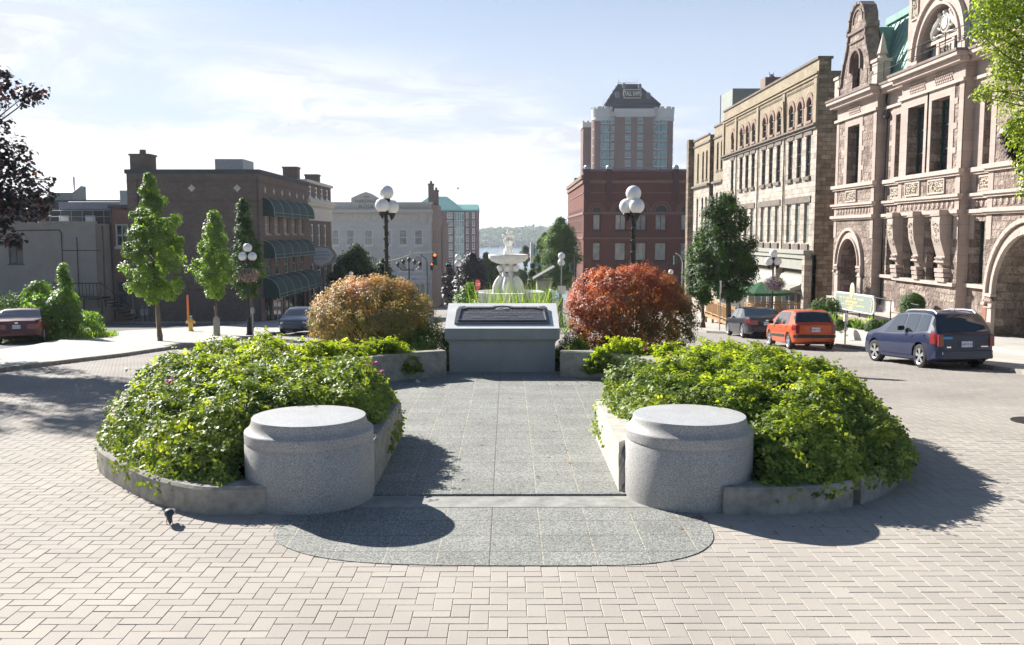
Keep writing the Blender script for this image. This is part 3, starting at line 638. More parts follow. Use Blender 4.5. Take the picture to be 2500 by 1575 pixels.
# ------------------------------------------------------------------ foliage
def leaf_mesh(name, P, N, D, S, m, parent=None, asp=.6, fold=.18, tint=None, wpos=None):
    """one mesh of n folded leaves: P base points, N face normals, D growing directions, S lengths"""
    n = len(P); N = N / (np.linalg.norm(N, axis=1, keepdims=True) + 1e-9); D = D - N * np.sum(D * N, 1, keepdims=True); D /= (np.linalg.norm(D, axis=1, keepdims=True) + 1e-9)
    X = np.cross(D, N); S = S[:, None]
    v = np.empty((n, 5, 3), np.float32)
    v[:, 0] = P; v[:, 1] = P + D * S * .5 + X * S * asp * .5 + N * S * fold * .5; v[:, 2] = P + D * S - N * S * .12; v[:, 3] = P + D * S * .5 - X * S * asp * .5 + N * S * fold * .5; v[:, 4] = P + D * S * .55
    idx = (np.arange(n) * 5)[:, None]
    tri = np.concatenate([idx + np.array([0, 1, 4]), idx + np.array([1, 2, 4]), idx + np.array([0, 4, 3]), idx + np.array([4, 2, 3])], 1).reshape(-1)
    me = bpy.data.meshes.new(name); me.vertices.add(n * 5); me.loops.add(n * 12); me.polygons.add(n * 4)
    off = np.array(parent.get('_w', (0, 0, 0)), np.float32) if parent is not None else np.array(wpos or (0, 0, 0), np.float32)
    me.vertices.foreach_set('co', (v.reshape(-1, 3) - off).ravel()); me.loops.foreach_set('vertex_index', tri.astype(np.int32))
    me.polygons.foreach_set('loop_start', (np.arange(n * 4) * 3).astype(np.int32)); me.polygons.foreach_set('loop_total', np.full(n * 4, 3, np.int32))
    tint = rng.random(n) if tint is None else np.clip(tint, 0, 1)
    a = me.attributes.new('tint', 'FLOAT', 'FACE'); a.data.foreach_set('value', np.repeat(tint, 4).astype(np.float32))
    me.update(calc_edges=True); me.materials.append(m)
    o = bpy.data.objects.new(name, me); COL.objects.link(o)
    if parent is not None: o.parent = parent
    else: o.location = wpos or (0, 0, 0)
    return o
def unit(n):
    v = rng.normal(size=(n, 3)); return v / np.linalg.norm(v, axis=1, keepdims=True)
def snoise(P, s, seed):
    r = np.random.default_rng(seed); out = np.zeros(len(P))
    for i in range(7):
        k = r.normal(size=P.shape[1]) * s * (1 + i * .35); out += np.sin(P @ k + r.uniform(0, 6.28)) / (1 + i * .35)
    return out / 3.2
def compound(P, N, leaflets=5, length=.10, size=.042, spread=.5):
    """turn shoot tips into pinnate leaves: pairs of leaflets along a stalk"""
    n = len(P); D = unit(n) + N * .5; D /= np.linalg.norm(D, axis=1, keepdims=True)
    Nn = N + unit(n) * .45; Nn /= np.linalg.norm(Nn, axis=1, keepdims=True); D = D - Nn * np.sum(D * Nn, 1, keepdims=True); D /= np.linalg.norm(D, axis=1, keepdims=True) + 1e-9
    X = np.cross(D, Nn); Ps = []; Ds = []; Ns = []; Ss = []; Is = []
    L = length * rng.uniform(.7, 1.2, n)[:, None]
    Ps.append(P + D * L); Ds.append(D); Ns.append(Nn); Ss.append(np.full(n, size * 1.15)); Is.append(np.arange(n))
    for k in range((leaflets - 1) // 2):
        f = (k + .6) / ((leaflets - 1) // 2)
        for s in (-1, 1):
            Ps.append(P + D * L * f - Nn * L * .15 * f * f); Ds.append(D * .45 + X * s); Ns.append(Nn + X * s * .25); Ss.append(np.full(n, size * (.8 + .25 * f))); Is.append(np.arange(n))
    return np.concatenate(Ps), np.concatenate(Ns), np.concatenate(Ds), np.concatenate(Ss) * rng.uniform(.8, 1.2, n * (1 + 2 * ((leaflets - 1) // 2))), np.concatenate(Is)
M['rose'] = leafmat('rose_leaf', (.05, .10, .028), (.25, .33, .06), (.45, .50, .15), .46, .5, (2.2, 2.05, .5), .4)
M['petal'] = leafmat('rose_petal', (.45, .03, .22), (.75, .12, .45), None, .3, .6, (1.2, 1, 1))
def rose_bed(ring, inner, label, seed, hmax, loc):
    t = thing('rose_bushes', loc, label, 'rose bushes', 'rose beds of the memorial')
    poly = ring + inner
    xs = [p[0] for p in poly]; ys = [p[1] for p in poly]
    A = np.array(poly); B = np.roll(A, -1, 0)
    pts = rng.uniform((min(xs), min(ys)), (max(xs), max(ys)), size=(68000, 2))
    ins = np.zeros(len(pts), bool)
    for i in range(len(A)):
        c = ((A[i, 1] > pts[:, 1]) != (B[i, 1] > pts[:, 1])); xx = (B[i, 0] - A[i, 0]) * (pts[:, 1] - A[i, 1]) / (B[i, 1] - A[i, 1] + 1e-12) + A[i, 0]
        ins ^= c & (pts[:, 0] < xx)
    pts = pts[ins]
    ed = np.full(len(pts), 9.)
    for i in range(len(A)):
        d = B[i] - A[i]; q = np.clip(((pts - A[i]) @ d) / (d @ d + 1e-9), 0, 1); ed = np.minimum(ed, np.linalg.norm(pts - A[i] - q[:, None] * d, axis=1))
    ed = np.maximum(0, ed)
    ie = np.abs(pts[:, 0] + .1) < 2.6 + .4 * (pts[:, 1] > 15)
    hm = hmax * np.interp(pts[:, 1], [10.5, 12, 14.5, 17.5, 20], [.80, .93, 1.06, .95, .55]) * np.interp(pts[:, 0], [0, 3.5, 5.5], [1, 1, .88])
    H = hm * (1 - np.exp(-ed / np.where(ie, .22, .36))) ** .8 + .12 * np.minimum(1, ed / .4)
    bump = snoise(pts, 2.3, seed) * .10 + snoise(pts, 6.5, seed + 1) * .085 + snoise(pts, 14, seed + 3) * .045
    H = H * (1 + bump * 1.75)
    # keep clear of the pedestal
    pc = np.array((-2.415, 11.05) if seed < 50 else (2.215, 11.1)); dp = np.linalg.norm(pts - pc, axis=1); keep = dp > .84
    pts, H, ed, dp = pts[keep], H[keep], ed[keep], dp[keep]
    H = np.where(dp < 1.15, np.minimum(H, .72 + (dp - .8) * 1.1), H)
    depth = rng.exponential(.11, len(pts)) - .03; depth = np.where(rng.random(len(pts)) < .35, depth + rng.uniform(0, .5, len(pts)), depth)
    z = .26 + np.maximum(.0, H - depth)
    # outward normals from the height field
    e = .06
    g = np.zeros((len(pts), 2)); base = snoise(pts, 2.3, seed) * .10 + snoise(pts, 6.5, seed + 1) * .065
    for k in range(2):
        q = pts.copy(); q[:, k] += e; g[:, k] = (snoise(q, 2.3, seed) * .10 + snoise(q, 6.5, seed + 1) * .065 - base) / e * hmax * 1.3
    cen = A.mean(0); out = (pts - cen); out /= np.linalg.norm(out, axis=1, keepdims=True)
    sl = np.exp(-ed / .35)[:, None] * 1.6
    N = np.concatenate([-g + out * sl, np.ones((len(pts), 1))], 1); N /= np.linalg.norm(N, axis=1, keepdims=True)
    P = np.concatenate([pts, z[:, None]], 1)
    # shoots that stand above the mass
    P[:, 2] += np.where(snoise(pts, 9, seed + 9) > .55, .10 + rng.uniform(-.05, .12, len(P)), 0)
    # overhang over the wall on the outer side
    P[:, :2] += out * (np.exp(-ed / .18) * np.where(np.abs(P[:, 0] + .1) < 2.2, .05, .16))[:, None]
    LP, LN, LD, LS, I = compound(P, N, 5, .095, .06)
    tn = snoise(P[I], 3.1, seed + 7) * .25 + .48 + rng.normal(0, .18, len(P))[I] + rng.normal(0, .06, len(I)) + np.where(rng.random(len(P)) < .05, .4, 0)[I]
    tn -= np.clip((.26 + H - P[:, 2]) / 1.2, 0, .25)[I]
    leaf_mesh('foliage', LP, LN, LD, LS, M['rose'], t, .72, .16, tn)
    # canes
    mb = MB(); R = random.Random(seed)
    for i in range(260):
        j = R.randrange(len(P)); x, y, zt = P[j]
        if ed[j] < .12: continue
        mb.tube([(x + R.uniform(-.15, .15), y + R.uniform(-.15, .15), .2), (x + R.uniform(-.05, .05), y, (zt + .2) / 2), (x, y, zt)], [.008, .006, .003], 4)
    mb.build('canes', M['twig'], t)
    return t, P, H
def blossoms(t, spots):
    for (x, y, z) in spots:
        n = 14; P = np.tile(np.array([[x, y, z]]), (n, 1)) + rng.normal(0, .004, (n, 3)); N = unit(n) * .5 + np.array([0, -.3, 1]); D = unit(n); D[:, 2] *= .3
        leaf_mesh('blossom', P, N, D, np.full(n, .055), M['petal'], t, .9, .2)
innerL = [(-1.9, 20.0), (-3.1, 19.3), (-3.75, 18.4), (-3.8, 17.2), (-3.6, 16.0), (-2.9, 15.1), (-1.75, 14.5), (-1.75, 12.6), (-2.2, 11.7), (-3.2, 10.9)]
innerR = [(1.7, 20.0), (2.9, 19.3), (3.4, 18.4), (3.5, 17.2), (3.2, 16.0), (2.5, 15.1), (1.4, 14.4), (1.5, 12.6), (2.0, 11.7), (3.0, 10.9)]
ringL = [(-3.25, 10.55), (-4.0, 10.8), (-4.7, 11.45), (-5.55, 12.6), (-6.0, 14), (-6.0, 16), (-5.4, 18), (-4.1, 20.0), (-2.7, 21.0)]
ringR = [(3.0, 10.5), (3.67, 10.55), (4.3, 10.95), (4.95, 11.5), (5.45, 12.5), (5.65, 14), (5.45, 16), (4.75, 18), (3.7, 20.0), (2.4, 21.0)]
tL, PL_, HL = rose_bed(ringL, innerL, 'mass of leafy green rose bushes filling the left bed behind the left pedestal', 5, .82, (-4, 14.5, 0))
tR, PR_, HR = rose_bed(ringR, innerR, 'mass of leafy green rose bushes filling the right bed behind the right pedestal', 55, .80, (3.8, 14.5, 0))
def top_at(P, x, y):
    d = np.hypot(P[:, 0] - x, P[:, 1] - y); s = P[d < .12]; return float(s[:, 2].max()) + .03 if len(s) else .9
for px, Y in ((257, 13.3), (402, 12.2), (912, 14.2), (925, 14.4), (890, 14.0), (672, 16), (555, 17)):
    x = sx(px, Y); blossoms(tL, [(x, Y, top_at(PL_, x, Y))])
for px, Y in ((1640, 17.5), (1580, 18.5)):
    x = sx(px, Y); blossoms(tR, [(x, Y, top_at(PR_, x, Y))])

# burning bushes either side of the plinth
def euonymus(c, rx, ry, zc, rz, m, label, seed, n=38000, zbase=.1):
    t = thing('burning_bush', (c[0], c[1], zbase), label, 'shrub', 'autumn-coloured shrubs either side of the plinth')
    R = random.Random(seed); mb = MB(); tips = []
    for i in range(60):
        a = R.uniform(0, 6.28); rr = R.uniform(.25, 1) ** .5; th = R.uniform(.05, 1)
        e = Vector((c[0] + rx * rr * math.cos(a) * .9, c[1] + ry * rr * math.sin(a) * .9, zc + rz * (1 - rr * rr) ** .5 * R.uniform(.2, .95)))
        b = Vector((c[0] + R.uniform(-.3, .3), c[1] + R.uniform(-.3, .3), zbase)); mid = b.lerp(e, .5) + Vector((0, 0, .15 - .2 * rr))
        mb.tube([b, mid, e], [.022, .013, .005], 5); tips.append((mid, e))
        for k in range(3):
            q = mid.lerp(e, R.uniform(0, .8)); mb.tube([q, q + Vector((R.uniform(-.3, .3), R.uniform(-.3, .3), R.uniform(.05, .35)))], [.007, .003], 4)
    mb.build('branches', M['twig'], t)
    # clumps over the dome
    nc = 420; u = unit(nc); u[:, 2] = np.where(u[:, 2] < -.72, -u[:, 2], u[:, 2]); rad = 1 + snoise(u, 3.5, seed) * .13 - (rng.random(nc) ** 2) * .25
    C = np.array([c[0], c[1], zc]) + u * np.array([rx, ry, rz]) * rad[:, None] * .93
    k = rng.integers(0, nc, n); cr = .17 * rng.uniform(.5, 1.2, n)[:, None]; off = unit(n); P = C[k] + off * cr * rng.random((n, 1)) ** .4
    inn = rng.random(n) < .18; ui = unit(n); P[inn] = (np.array([c[0], c[1], zc - .1]) + ui * np.array([rx, ry, rz]) * rng.uniform(.3, .85, (n, 1)))[inn]
    P[:, 2] = np.maximum(P[:, 2], zbase + .12 + rng.random(n) * .15)
    N = u[k] * .8 + off * .5 + unit(n) * .5 + np.array([0, 0, .3]); D = unit(n) + np.array([0, 0, -.35]) + u[k] * .4
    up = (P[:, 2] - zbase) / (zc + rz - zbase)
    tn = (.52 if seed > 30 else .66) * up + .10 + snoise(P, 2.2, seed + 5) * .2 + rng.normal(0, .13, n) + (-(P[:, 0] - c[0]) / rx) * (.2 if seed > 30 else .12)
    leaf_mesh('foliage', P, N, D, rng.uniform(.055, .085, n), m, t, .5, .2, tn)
    return t
M['eu_o'] = leafmat('copper_leaf', (.15, .22, .045), (.46, .34, .17), (.90, .64, .48), .48, .5, (1.5, 1.3, .8))
M['eu_r'] = leafmat('scarlet_leaf', (.10, .16, .035), (.46, .14, .10), (.68, .42, .18), .48, .5, (1.6, 1.25, .75))
euonymus((-3.35, 22.9), 1.68, 1.3, 1.05, 1.12, M['eu_o'], 'rounded shrub turning copper orange, left of the granite plinth', 21)
euonymus((3.1, 22.9), 1.72, 1.35, 1.15, 1.32, M['eu_r'], 'taller rounded shrub turning deep red, right of the granite plinth', 33)
M['juniper'] = leafmat('juniper_spray', (.05, .10, .015), (.16, .24, .04), (.32, .38, .08), .35, .6)
def low_mound(c, rx, ry, h, m, label, n, size, name='low_shrub', cat='shrub', group=None, seed=1, z0=0.0, asp=.3):
    t = thing(name, (c[0], c[1], z0), label, cat, group)
    nc = 90; u = unit(nc); u[:, 2] = np.abs(u[:, 2]); rad = 1 + snoise(u, 4, seed) * .2
    C = np.array([c[0], c[1], z0]) + u * np.array([rx, ry, h]) * rad[:, None] * .9
    k = rng.integers(0, nc, n); off = unit(n); P = C[k] + off * min(rx, h) * .28 * rng.random((n, 1)) ** .5; P[:, 2] = np.maximum(P[:, 2], z0 + .03)
    N = u[k] + unit(n) * .8; D = u[k] * .8 + unit(n) + np.array([0, 0, .4])
    leaf_mesh('foliage', P, N, D, rng.uniform(.6, 1.2, n) * size, m, t, asp, .1, .4 + snoise(P, 3, seed) * .25 + rng.normal(0, .2, n))
    mb = MB(); R = random.Random(seed)
    for i in range(12): mb.tube([(c[0], c[1], z0 - .05), (c[0] + R.uniform(-.6, .6) * rx, c[1] + R.uniform(-.6, .6) * ry, z0 + h * R.uniform(.4, .8))], [.015, .005], 4)
    mb.build('stems', M['twig'], t); return t
low_mound((-1.95, 21.9), .75, .9, .78, M['juniper'], 'low feathery green juniper between the copper bush and the plinth', 9000, .07, seed=3, z0=.2)
low_mound((1.55, 21.7), .45, .7, .55, M['juniper'], 'small feathery green juniper between the plinth and the red bush', 5000, .07, seed=4, z0=.2)

# trees --------------------------------------------------------------------------------------
def tree(base, trunk_h, env, label, m, n, ls, seed, name='street_tree', cat='tree', group=None, trunk_r=.09, lean=(0, 0), cl=.28, asp=.75, ncl=150, zb=None, tmat=None, holes=.0, inner=.25, limbs=16):
    """env: list of (height above base, radius) of the crown's outline"""
    x, y = base; z0 = gz(y) if zb is None else zb
    t = thing(name, (x, y, z0), label, cat, group); R = random.Random(seed); r_ = np.random.default_rng(seed)
    hs = np.array([e[0] for e in env]); rs = np.array([e[1] for e in env])
    H0, H1 = hs[0], hs[-1]
    # clump centres: height weighted by radius
    C = []; 
    while len(C) < ncl:
        h = r_.uniform(H0, H1); rr = np.interp(h, hs, rs)
        if r_.random() > (rr / rs.max()) ** 1.0 + .05: continue
        a = r_.uniform(0, 6.28); q = r_.random() ** .38 * max(.02, (rr - cl * .45)) * (1 + .18 * math.sin(a * 3 + h * 2.1 + seed) + .1 * math.sin(a * 5 - h * 3.3))
        C.append((x + lean[0] * h + q * math.cos(a), y + lean[1] * h + q * math.sin(a), z0 + h, cl * r_.uniform(.6, 1.25) * (0.55 + .45 * min(1, rr / (rs.max() * .5)))))
    C = np.array(C)
    k = r_.integers(0, len(C), n); off = unit(n); P = C[k, :3] + off * C[k, 3:4] * np.array([1, 1, .85]) * r_.random((n, 1)) ** .45
    cen = np.stack([x + lean[0] * (P[:, 2] - z0), y + lean[1] * (P[:, 2] - z0), P[:, 2] - .2], 1); out = P - cen; out /= np.linalg.norm(out, axis=1, keepdims=True) + 1e-6
    N = out * .6 + off * .5 + unit(n) * .45 + np.array([0, 0, .55]); D = unit(n) + np.array([0, 0, -.5]) + out * .5
    tn = .42 + r_.normal(0, .13, len(C))[k] + r_.normal(0, .13, n) + snoise(P, 1.5 / max(.6, rs.max()), seed) * .12
    leaf_mesh('crown', P, N, D, r_.uniform(.7, 1.2, n) * ls, m, t, asp, .15, tn)
    mb = MB(); zt = z0 + H0 + (H1 - H0) * .8
    top = Vector((x + lean[0] * (zt - z0), y + lean[1] * (zt - z0), zt)); b = Vector((x, y, z0 - .15)); K = 7
    tr = [b.lerp(top, i / K) + Vector((R.uniform(-1, 1), R.uniform(-1, 1), 0)) * trunk_r * .5 * (0 < i) for i in range(K + 1)]
    mb.tube([b + Vector((0, 0, -.1))] + tr[0:1] + [b + Vector((0, 0, .35))] + tr[1:], [trunk_r * 1.5, trunk_r * 1.35, trunk_r * 1.05] + [trunk_r * (1 - .85 * i / K) for i in range(1, K + 1)], 10)
    for i in range(limbs):
        c = C[R.randrange(len(C))]; hh = max(trunk_h, (c[2] - z0) - R.uniform(.3, .5) * rs.max()) + z0; f = min(.95, (hh - b.z) / (top.z - b.z)); p = b.lerp(top, f)
        e = Vector(c[:3]); mb.tube([p, p.lerp(e, .5) + Vector((0, 0, .08 * rs.max())), e], [trunk_r * .42 * (1 - f * .6), trunk_r * .25, trunk_r * .1], 5)
    mb.build('trunk', tmat or M['bark'], t, smooth=True); return t
M['maple'] = leafmat('maple_leaf', (.08, .14, .03), (.20, .30, .05), (.42, .48, .12), .42, .5, (2.0, 2.2, .5))
M['darkleaf'] = leafmat('deep_green_leaf', (.025, .055, .016), (.055, .11, .022), (.19, .24, .05), .35, .55, (2.0, 2.2, .5), .25)
M['midleaf'] = leafmat('soft_green_leaf', (.06, .11, .035), (.12, .19, .055), (.25, .33, .10), .35, .65, spec=.2)
M['purple'] = leafmat('purple_leaf', (.010, .013, .012), (.025, .02, .022), (.09, .045, .03), .3, .4, (2.2, 1.2, .9))
M['plum'] = leafmat('plum_leaf', (.02, .02, .024), (.045, .035, .04), (.09, .08, .06), .25, .5, (1.6, 1.2, 1))
M['lime'] = leafmat('yellow_green_leaf', (.10, .16, .02), (.27, .33, .05), (.48, .5, .12), .45, .45, (1.8, 1.9, .5))
LG = 'young columnar maples on the left pavement'
M['trunkgrey'] = mat('young_bark', (.14, .115, .085), .95, .3, 8, .6, 30, stretch=(1, 1, .25))
tree((-14.75, 38.9), 1.7, [(1.75, .6), (2.2, 1.1), (3.1, 1.42), (4.1, 1.3), (5.1, 1.02), (5.8, .72), (6.2, .42), (6.6, .36), (7.0, .12)], 'tallest of the young columnar maples, standing nearest on the left pavement', M['maple'], 20000, .12, 3, group=LG, trunk_r=.12, zb=gz(38.9) + .11, tmat=M['trunkgrey'], lean=(-.035, 0), limbs=24)
tree((-14.4, 45.4), 1.7, [(1.9, .4), (2.5, .9), (3.3, 1.12), (4.0, .85), (4.9, .55), (5.6, .45), (6.05, .15)], 'shortest columnar maple, growing behind a grey wooden post on the left pavement', M['maple'], 9000, .13, 14, group=LG, trunk_r=.10, zb=gz(45.4) + .11, tmat=M['trunkgrey'], limbs=16)
tree((-13.9, 50.0), 1.8, [(1.9, .5), (2.6, .85), (3.6, .95), (4.6, .85), (5.4, .55), (6.1, .42), (6.7, .36), (7.2, .1)], 'slender columnar maple beside the lamp post with the flower basket, left pavement', M['darkleaf'], 10000, .13, 25, group=LG, trunk_r=.11, zb=gz(50) + .11, tmat=M['trunkgrey'], lean=(-.05, 0), limbs=16)
# right-hand pair in front of the stone building
tree((12.7, 52.5), 2.0, [(1.7, .5), (2.2, 1.3), (3.0, 1.9), (3.9, 1.85), (4.7, 1.6), (5.7, 1.45), (6.6, 1.3), (7.2, .9), (7.8, .3)], 'tall dense dark green tree in front of the pale stone building', M['darkleaf'], 26000, .14, 47, trunk_r=.17, cl=.42, ncl=230, lean=(-.06, 0), zb=gz(52.5) + .11, limbs=26)
tree((11.6, 54.5), 2.0, [(1.5, .35), (2.3, 1.0), (3.3, 1.35), (4.3, 1.2), (5.2, .8), (5.9, .3)], 'smaller dark green tree squeezed between the red shrub and the tall dense tree', M['darkleaf'], 13000, .14, 58, trunk_r=.14, cl=.36, zb=gz(54.5) + .11)
# dark purple maple reaching in from the left edge
def purple_maple():
    t = thing('purple_maple', (-19.5, 27.5, gz(27.5)), 'large dark purple-leaved maple reaching into the picture over the left pavement', 'tree')
    cl = []
    for px, py, Y, r in ((20, 215, 26, .42), (60, 235, 26, .38), (95, 225, 26.2, .3), (5, 180, 26, .25), (10, 300, 26, .25), (10, 385, 26, .5), (45, 350, 26, .25), (60, 375, 25.9, .3), (30, 420, 26.3, .5), (70, 430, 26, .45), (85, 470, 25.6, .45), (105, 490, 26, .35), (122, 440, 26, .16), (125, 480, 25.8, .18), (40, 500, 26, .5), (75, 520, 25.8, .35), (10, 470, 26, .6), (10, 540, 26, .4), (20, 580, 26, .35), (45, 590, 25.9, .28), (105, 515, 26, .25), (-40, 480, 26, .9), (-40, 360, 26.5, .9), (-60, 560, 26, .7), (-30, 240, 26.5, .55)):
        p = onY(px, py, Y); cl.append((p.x, p.y, p.z, r))
    R = random.Random(5)
    for i in range(70):
        a = R.uniform(0, 6.28); q = R.random() ** .5 * 4.0; h = R.uniform(3.2, 10.5)
        xx = -19.8 + q * math.cos(a) * (1 - abs(h - 6.5) / 9); yy = 27.5 + q * math.sin(a)
        if xx > -15.8: continue
        cl.append((xx, yy, gz(27) + h, R.uniform(.6, 1.0)))
    C = np.array(cl); w = C[:, 3] ** 2; w /= w.sum(); n = 30000; k = rng.choice(len(C), n, p=w); off = unit(n)
    P = C[k, :3] + off * C[k, 3:4] * rng.random((n, 1)) ** .45
    leaf_mesh('crown', P, off + unit(n) * .5 + np.array([0, 0, .5]), unit(n) + np.array([0, 0, -.4]), rng.uniform(.09, .17, n), M['purple'], t, .95, .15, rng.random(n) ** 1.6)
    mb = MB(); b = Vector((-19.5, 27.5, gz(27.5) - .2)); top = Vector((-19.4, 27.4, 6))
    mb.tube([b, b.lerp(top, .2), b.lerp(top, .6), top], [.32, .25, .2, .1], 10)
    for i in range(34):
        c = Vector(C[i if i < 24 else R.randrange(len(C))][:3]); p = b.lerp(top, R.uniform(.35, .95)); mb.tube([p, p.lerp(c, .5) + Vector((0, 0, .3)), c], [.06, .035, .012], 5)
    mb.build('trunk', M['bark'], t, smooth=True)
purple_maple()
# branch of a yellow-green tree hanging in at the top right, purple one behind it
def edge_tree(loc, blobs, m, label, n, ls, seed, trunk, name, asp=.45):
    t = thing(name, loc, label, 'tree'); C = np.array([(*onY(px, py, Y), r) for px, py, Y, r in blobs]); C = np.array([[c[0], c[1], c[2], c[3]] for c in C])
    w = C[:, 3] ** 2; w /= w.sum(); k = rng.choice(len(C), n, p=w); off = unit(n); P = C[k, :3] + off * C[k, 3:4] * rng.random((n, 1)) ** .5
    leaf_mesh('crown', P, off * .4 + unit(n) * .6 + np.array([-.3, 0, .6]), unit(n) + np.array([-.2, 0, -.6]), rng.uniform(.7, 1.3, n) * ls, m, t, asp, .12)
    mb = MB(); b = Vector(loc); top = b + Vector((0, 0, trunk)); mb.tube([b, b.lerp(top, .5), top], [.16, .13, .09], 10); R = random.Random(seed)
    for i in range(len(C)):
        c = Vector(C[i][:3]); p = b.lerp(top, R.uniform(.6, 1)); mb.tube([p, p.lerp(c, .6) + Vector((0, 0, .12)), c], [.035, .016, .005], 5)
    mb.build('trunk', M['bark'], t, smooth=True)
edge_tree((10.2, 14.2, 0), [(2400, 20, 14, .25), (2440, 10, 14, .35), (2480, 40, 14, .45), (2385, 70, 14, .16), (2430, 60, 14, .3), (2395, 85, 13.9, .18), (2470, 110, 14, .35), (2500, 150, 14, .45), (2450, 130, 14.1, .25), (2480, 190, 14, .35), (2440, 175, 14, .2), (2420, 215, 13.9, .17), (2400, 225, 13.9, .15), (2385, 235, 13.9, .1), (2450, 235, 14, .25), (2490, 270, 14, .35), (2480, 330, 14, .2), (2505, 330, 14, .3), (2470, 310, 14, .14), (2505, 400, 14, .22), (2498, 440, 14, .13), (2495, 470, 14, .09), (2560, 100, 14.3, .8), (2600, 250, 14.3, .8), (2580, 380, 14.3, .5), (2520, -40, 14, .7), (2410, 120, 14, .12), (2440, -60, 14, .5), (2680, -60, 14.5, .9), (2780, 150, 14.2, .9), (2720, -220, 14, 1.0), (2700, 250, 13.6, .7)],
          M['lime'], 'yellow-green small-leaved tree hanging in over the top right corner', 24000, .068, 3, 5.5, 'locust_tree')
edge_tree((13.6, 18.8, 0), [(2480, 300, 18.5, .14), (2470, 335, 18.5, .2), (2490, 360, 18.5, .28), (2500, 400, 18.5, .2), (2530, 340, 18.6, .5), (2460, 325, 18.5, .1), (2560, 420, 18.6, .5)], M['purple'], 'dark purple-leaved tree showing behind the yellow-green one at the right edge', 2200, .11, 8, 4.8, 'purple_plum', .9)
# bushes of the island on the left
def bush(px, py_base, Y, w_, h_, m, label, n, ls, seed, zb=None, name='garden_shrub', group=None, asp=.6):
    x = sx(px, Y); z = gz(Y) + .05 if zb is None else zb; return low_mound((x, Y), w_, w_, h_, m, label, n, ls, name, 'shrub', group, seed, z, asp)
M['bright'] = leafmat('bright_green_leaf', (.07, .14, .02), (.20, .30, .05), (.40, .48, .12), .42, .45)
bush(20, 0, 47, 1.7, 1.9, M['darkleaf'], 'dark green bush behind the burgundy car at the left edge', 5000, .14, 3)
tree((sx(92, 43), 43), .3, [(.4, .4), (1.0, .9), (1.8, 1.0), (2.3, .7), (2.7, .3)], 'loose bright green shrub right behind the burgundy car', M['bright'], 3500, .15, 5, 'garden_shrub', 'shrub', 'shrubs on the little island left of the maples', .05, cl=.3, ncl=60)
tree((sx(152, 42), 42), .3, [(.3, .7), (1.0, .8), (1.8, .6), (2.5, .32), (3.2, .22), (3.5, .08)], 'tall pointed bright green shrub on the island, highest of the three', M['bright'], 5200, .14, 6, 'garden_shrub', 'shrub', 'shrubs on the little island left of the maples', .05, cl=.26, ncl=80)
bush(195, 0, 43, .9, 1.25, M['bright'], 'rounded low bright green shrub ending the island towards the maples', 2600, .13, 7, group='shrubs on the little island left of the maples')
def grass(name, area, n, h, m, label=None, kind='stuff', z=0.0, cat=None, wid=.12, splay=.5, single_c=None):
    P = np.array([area() for i in range(n)]); P = np.concatenate([P[:, :2], np.array([[gz(p[1]) + z] for p in P])], 1)
    D = rng.normal(0, splay, (n, 3)); D[:, 2] = 1.0
    if single_c is not None: D[:, :2] += (P[:, :2] - np.array(single_c)) * 1.2
    N = rng.normal(size=(n, 3)); N[:, 2] *= .3
    o = leaf_mesh(name, P, N, D, rng.uniform(.5, 1.2, n) * h, m, None, wid, .0, None, (float(P[:, 0].mean()), float(P[:, 1].mean()), float(P[:, 2].mean())))
    if kind: o['kind'] = kind
    tag(o, label, cat); return o
M['blade'] = leafmat('grass_blade', (.12, .20, .03), (.24, .34, .07), (.42, .48, .16), .4, .5)
def isl():
    while True:
        x = rng.uniform(-24.5, -18.6); y = rng.uniform(39.6, 47.5)
        f = (x + 24.5) / 5.9
        if y < 47.5 - f * 3.5 and y > 39.6 + f * 1.5: return (x, y)
grass('island_grass', isl, 5200, .42, M['blade'], 'rough grass covering the little island behind the burgundy car', cat='grass', z=.02)
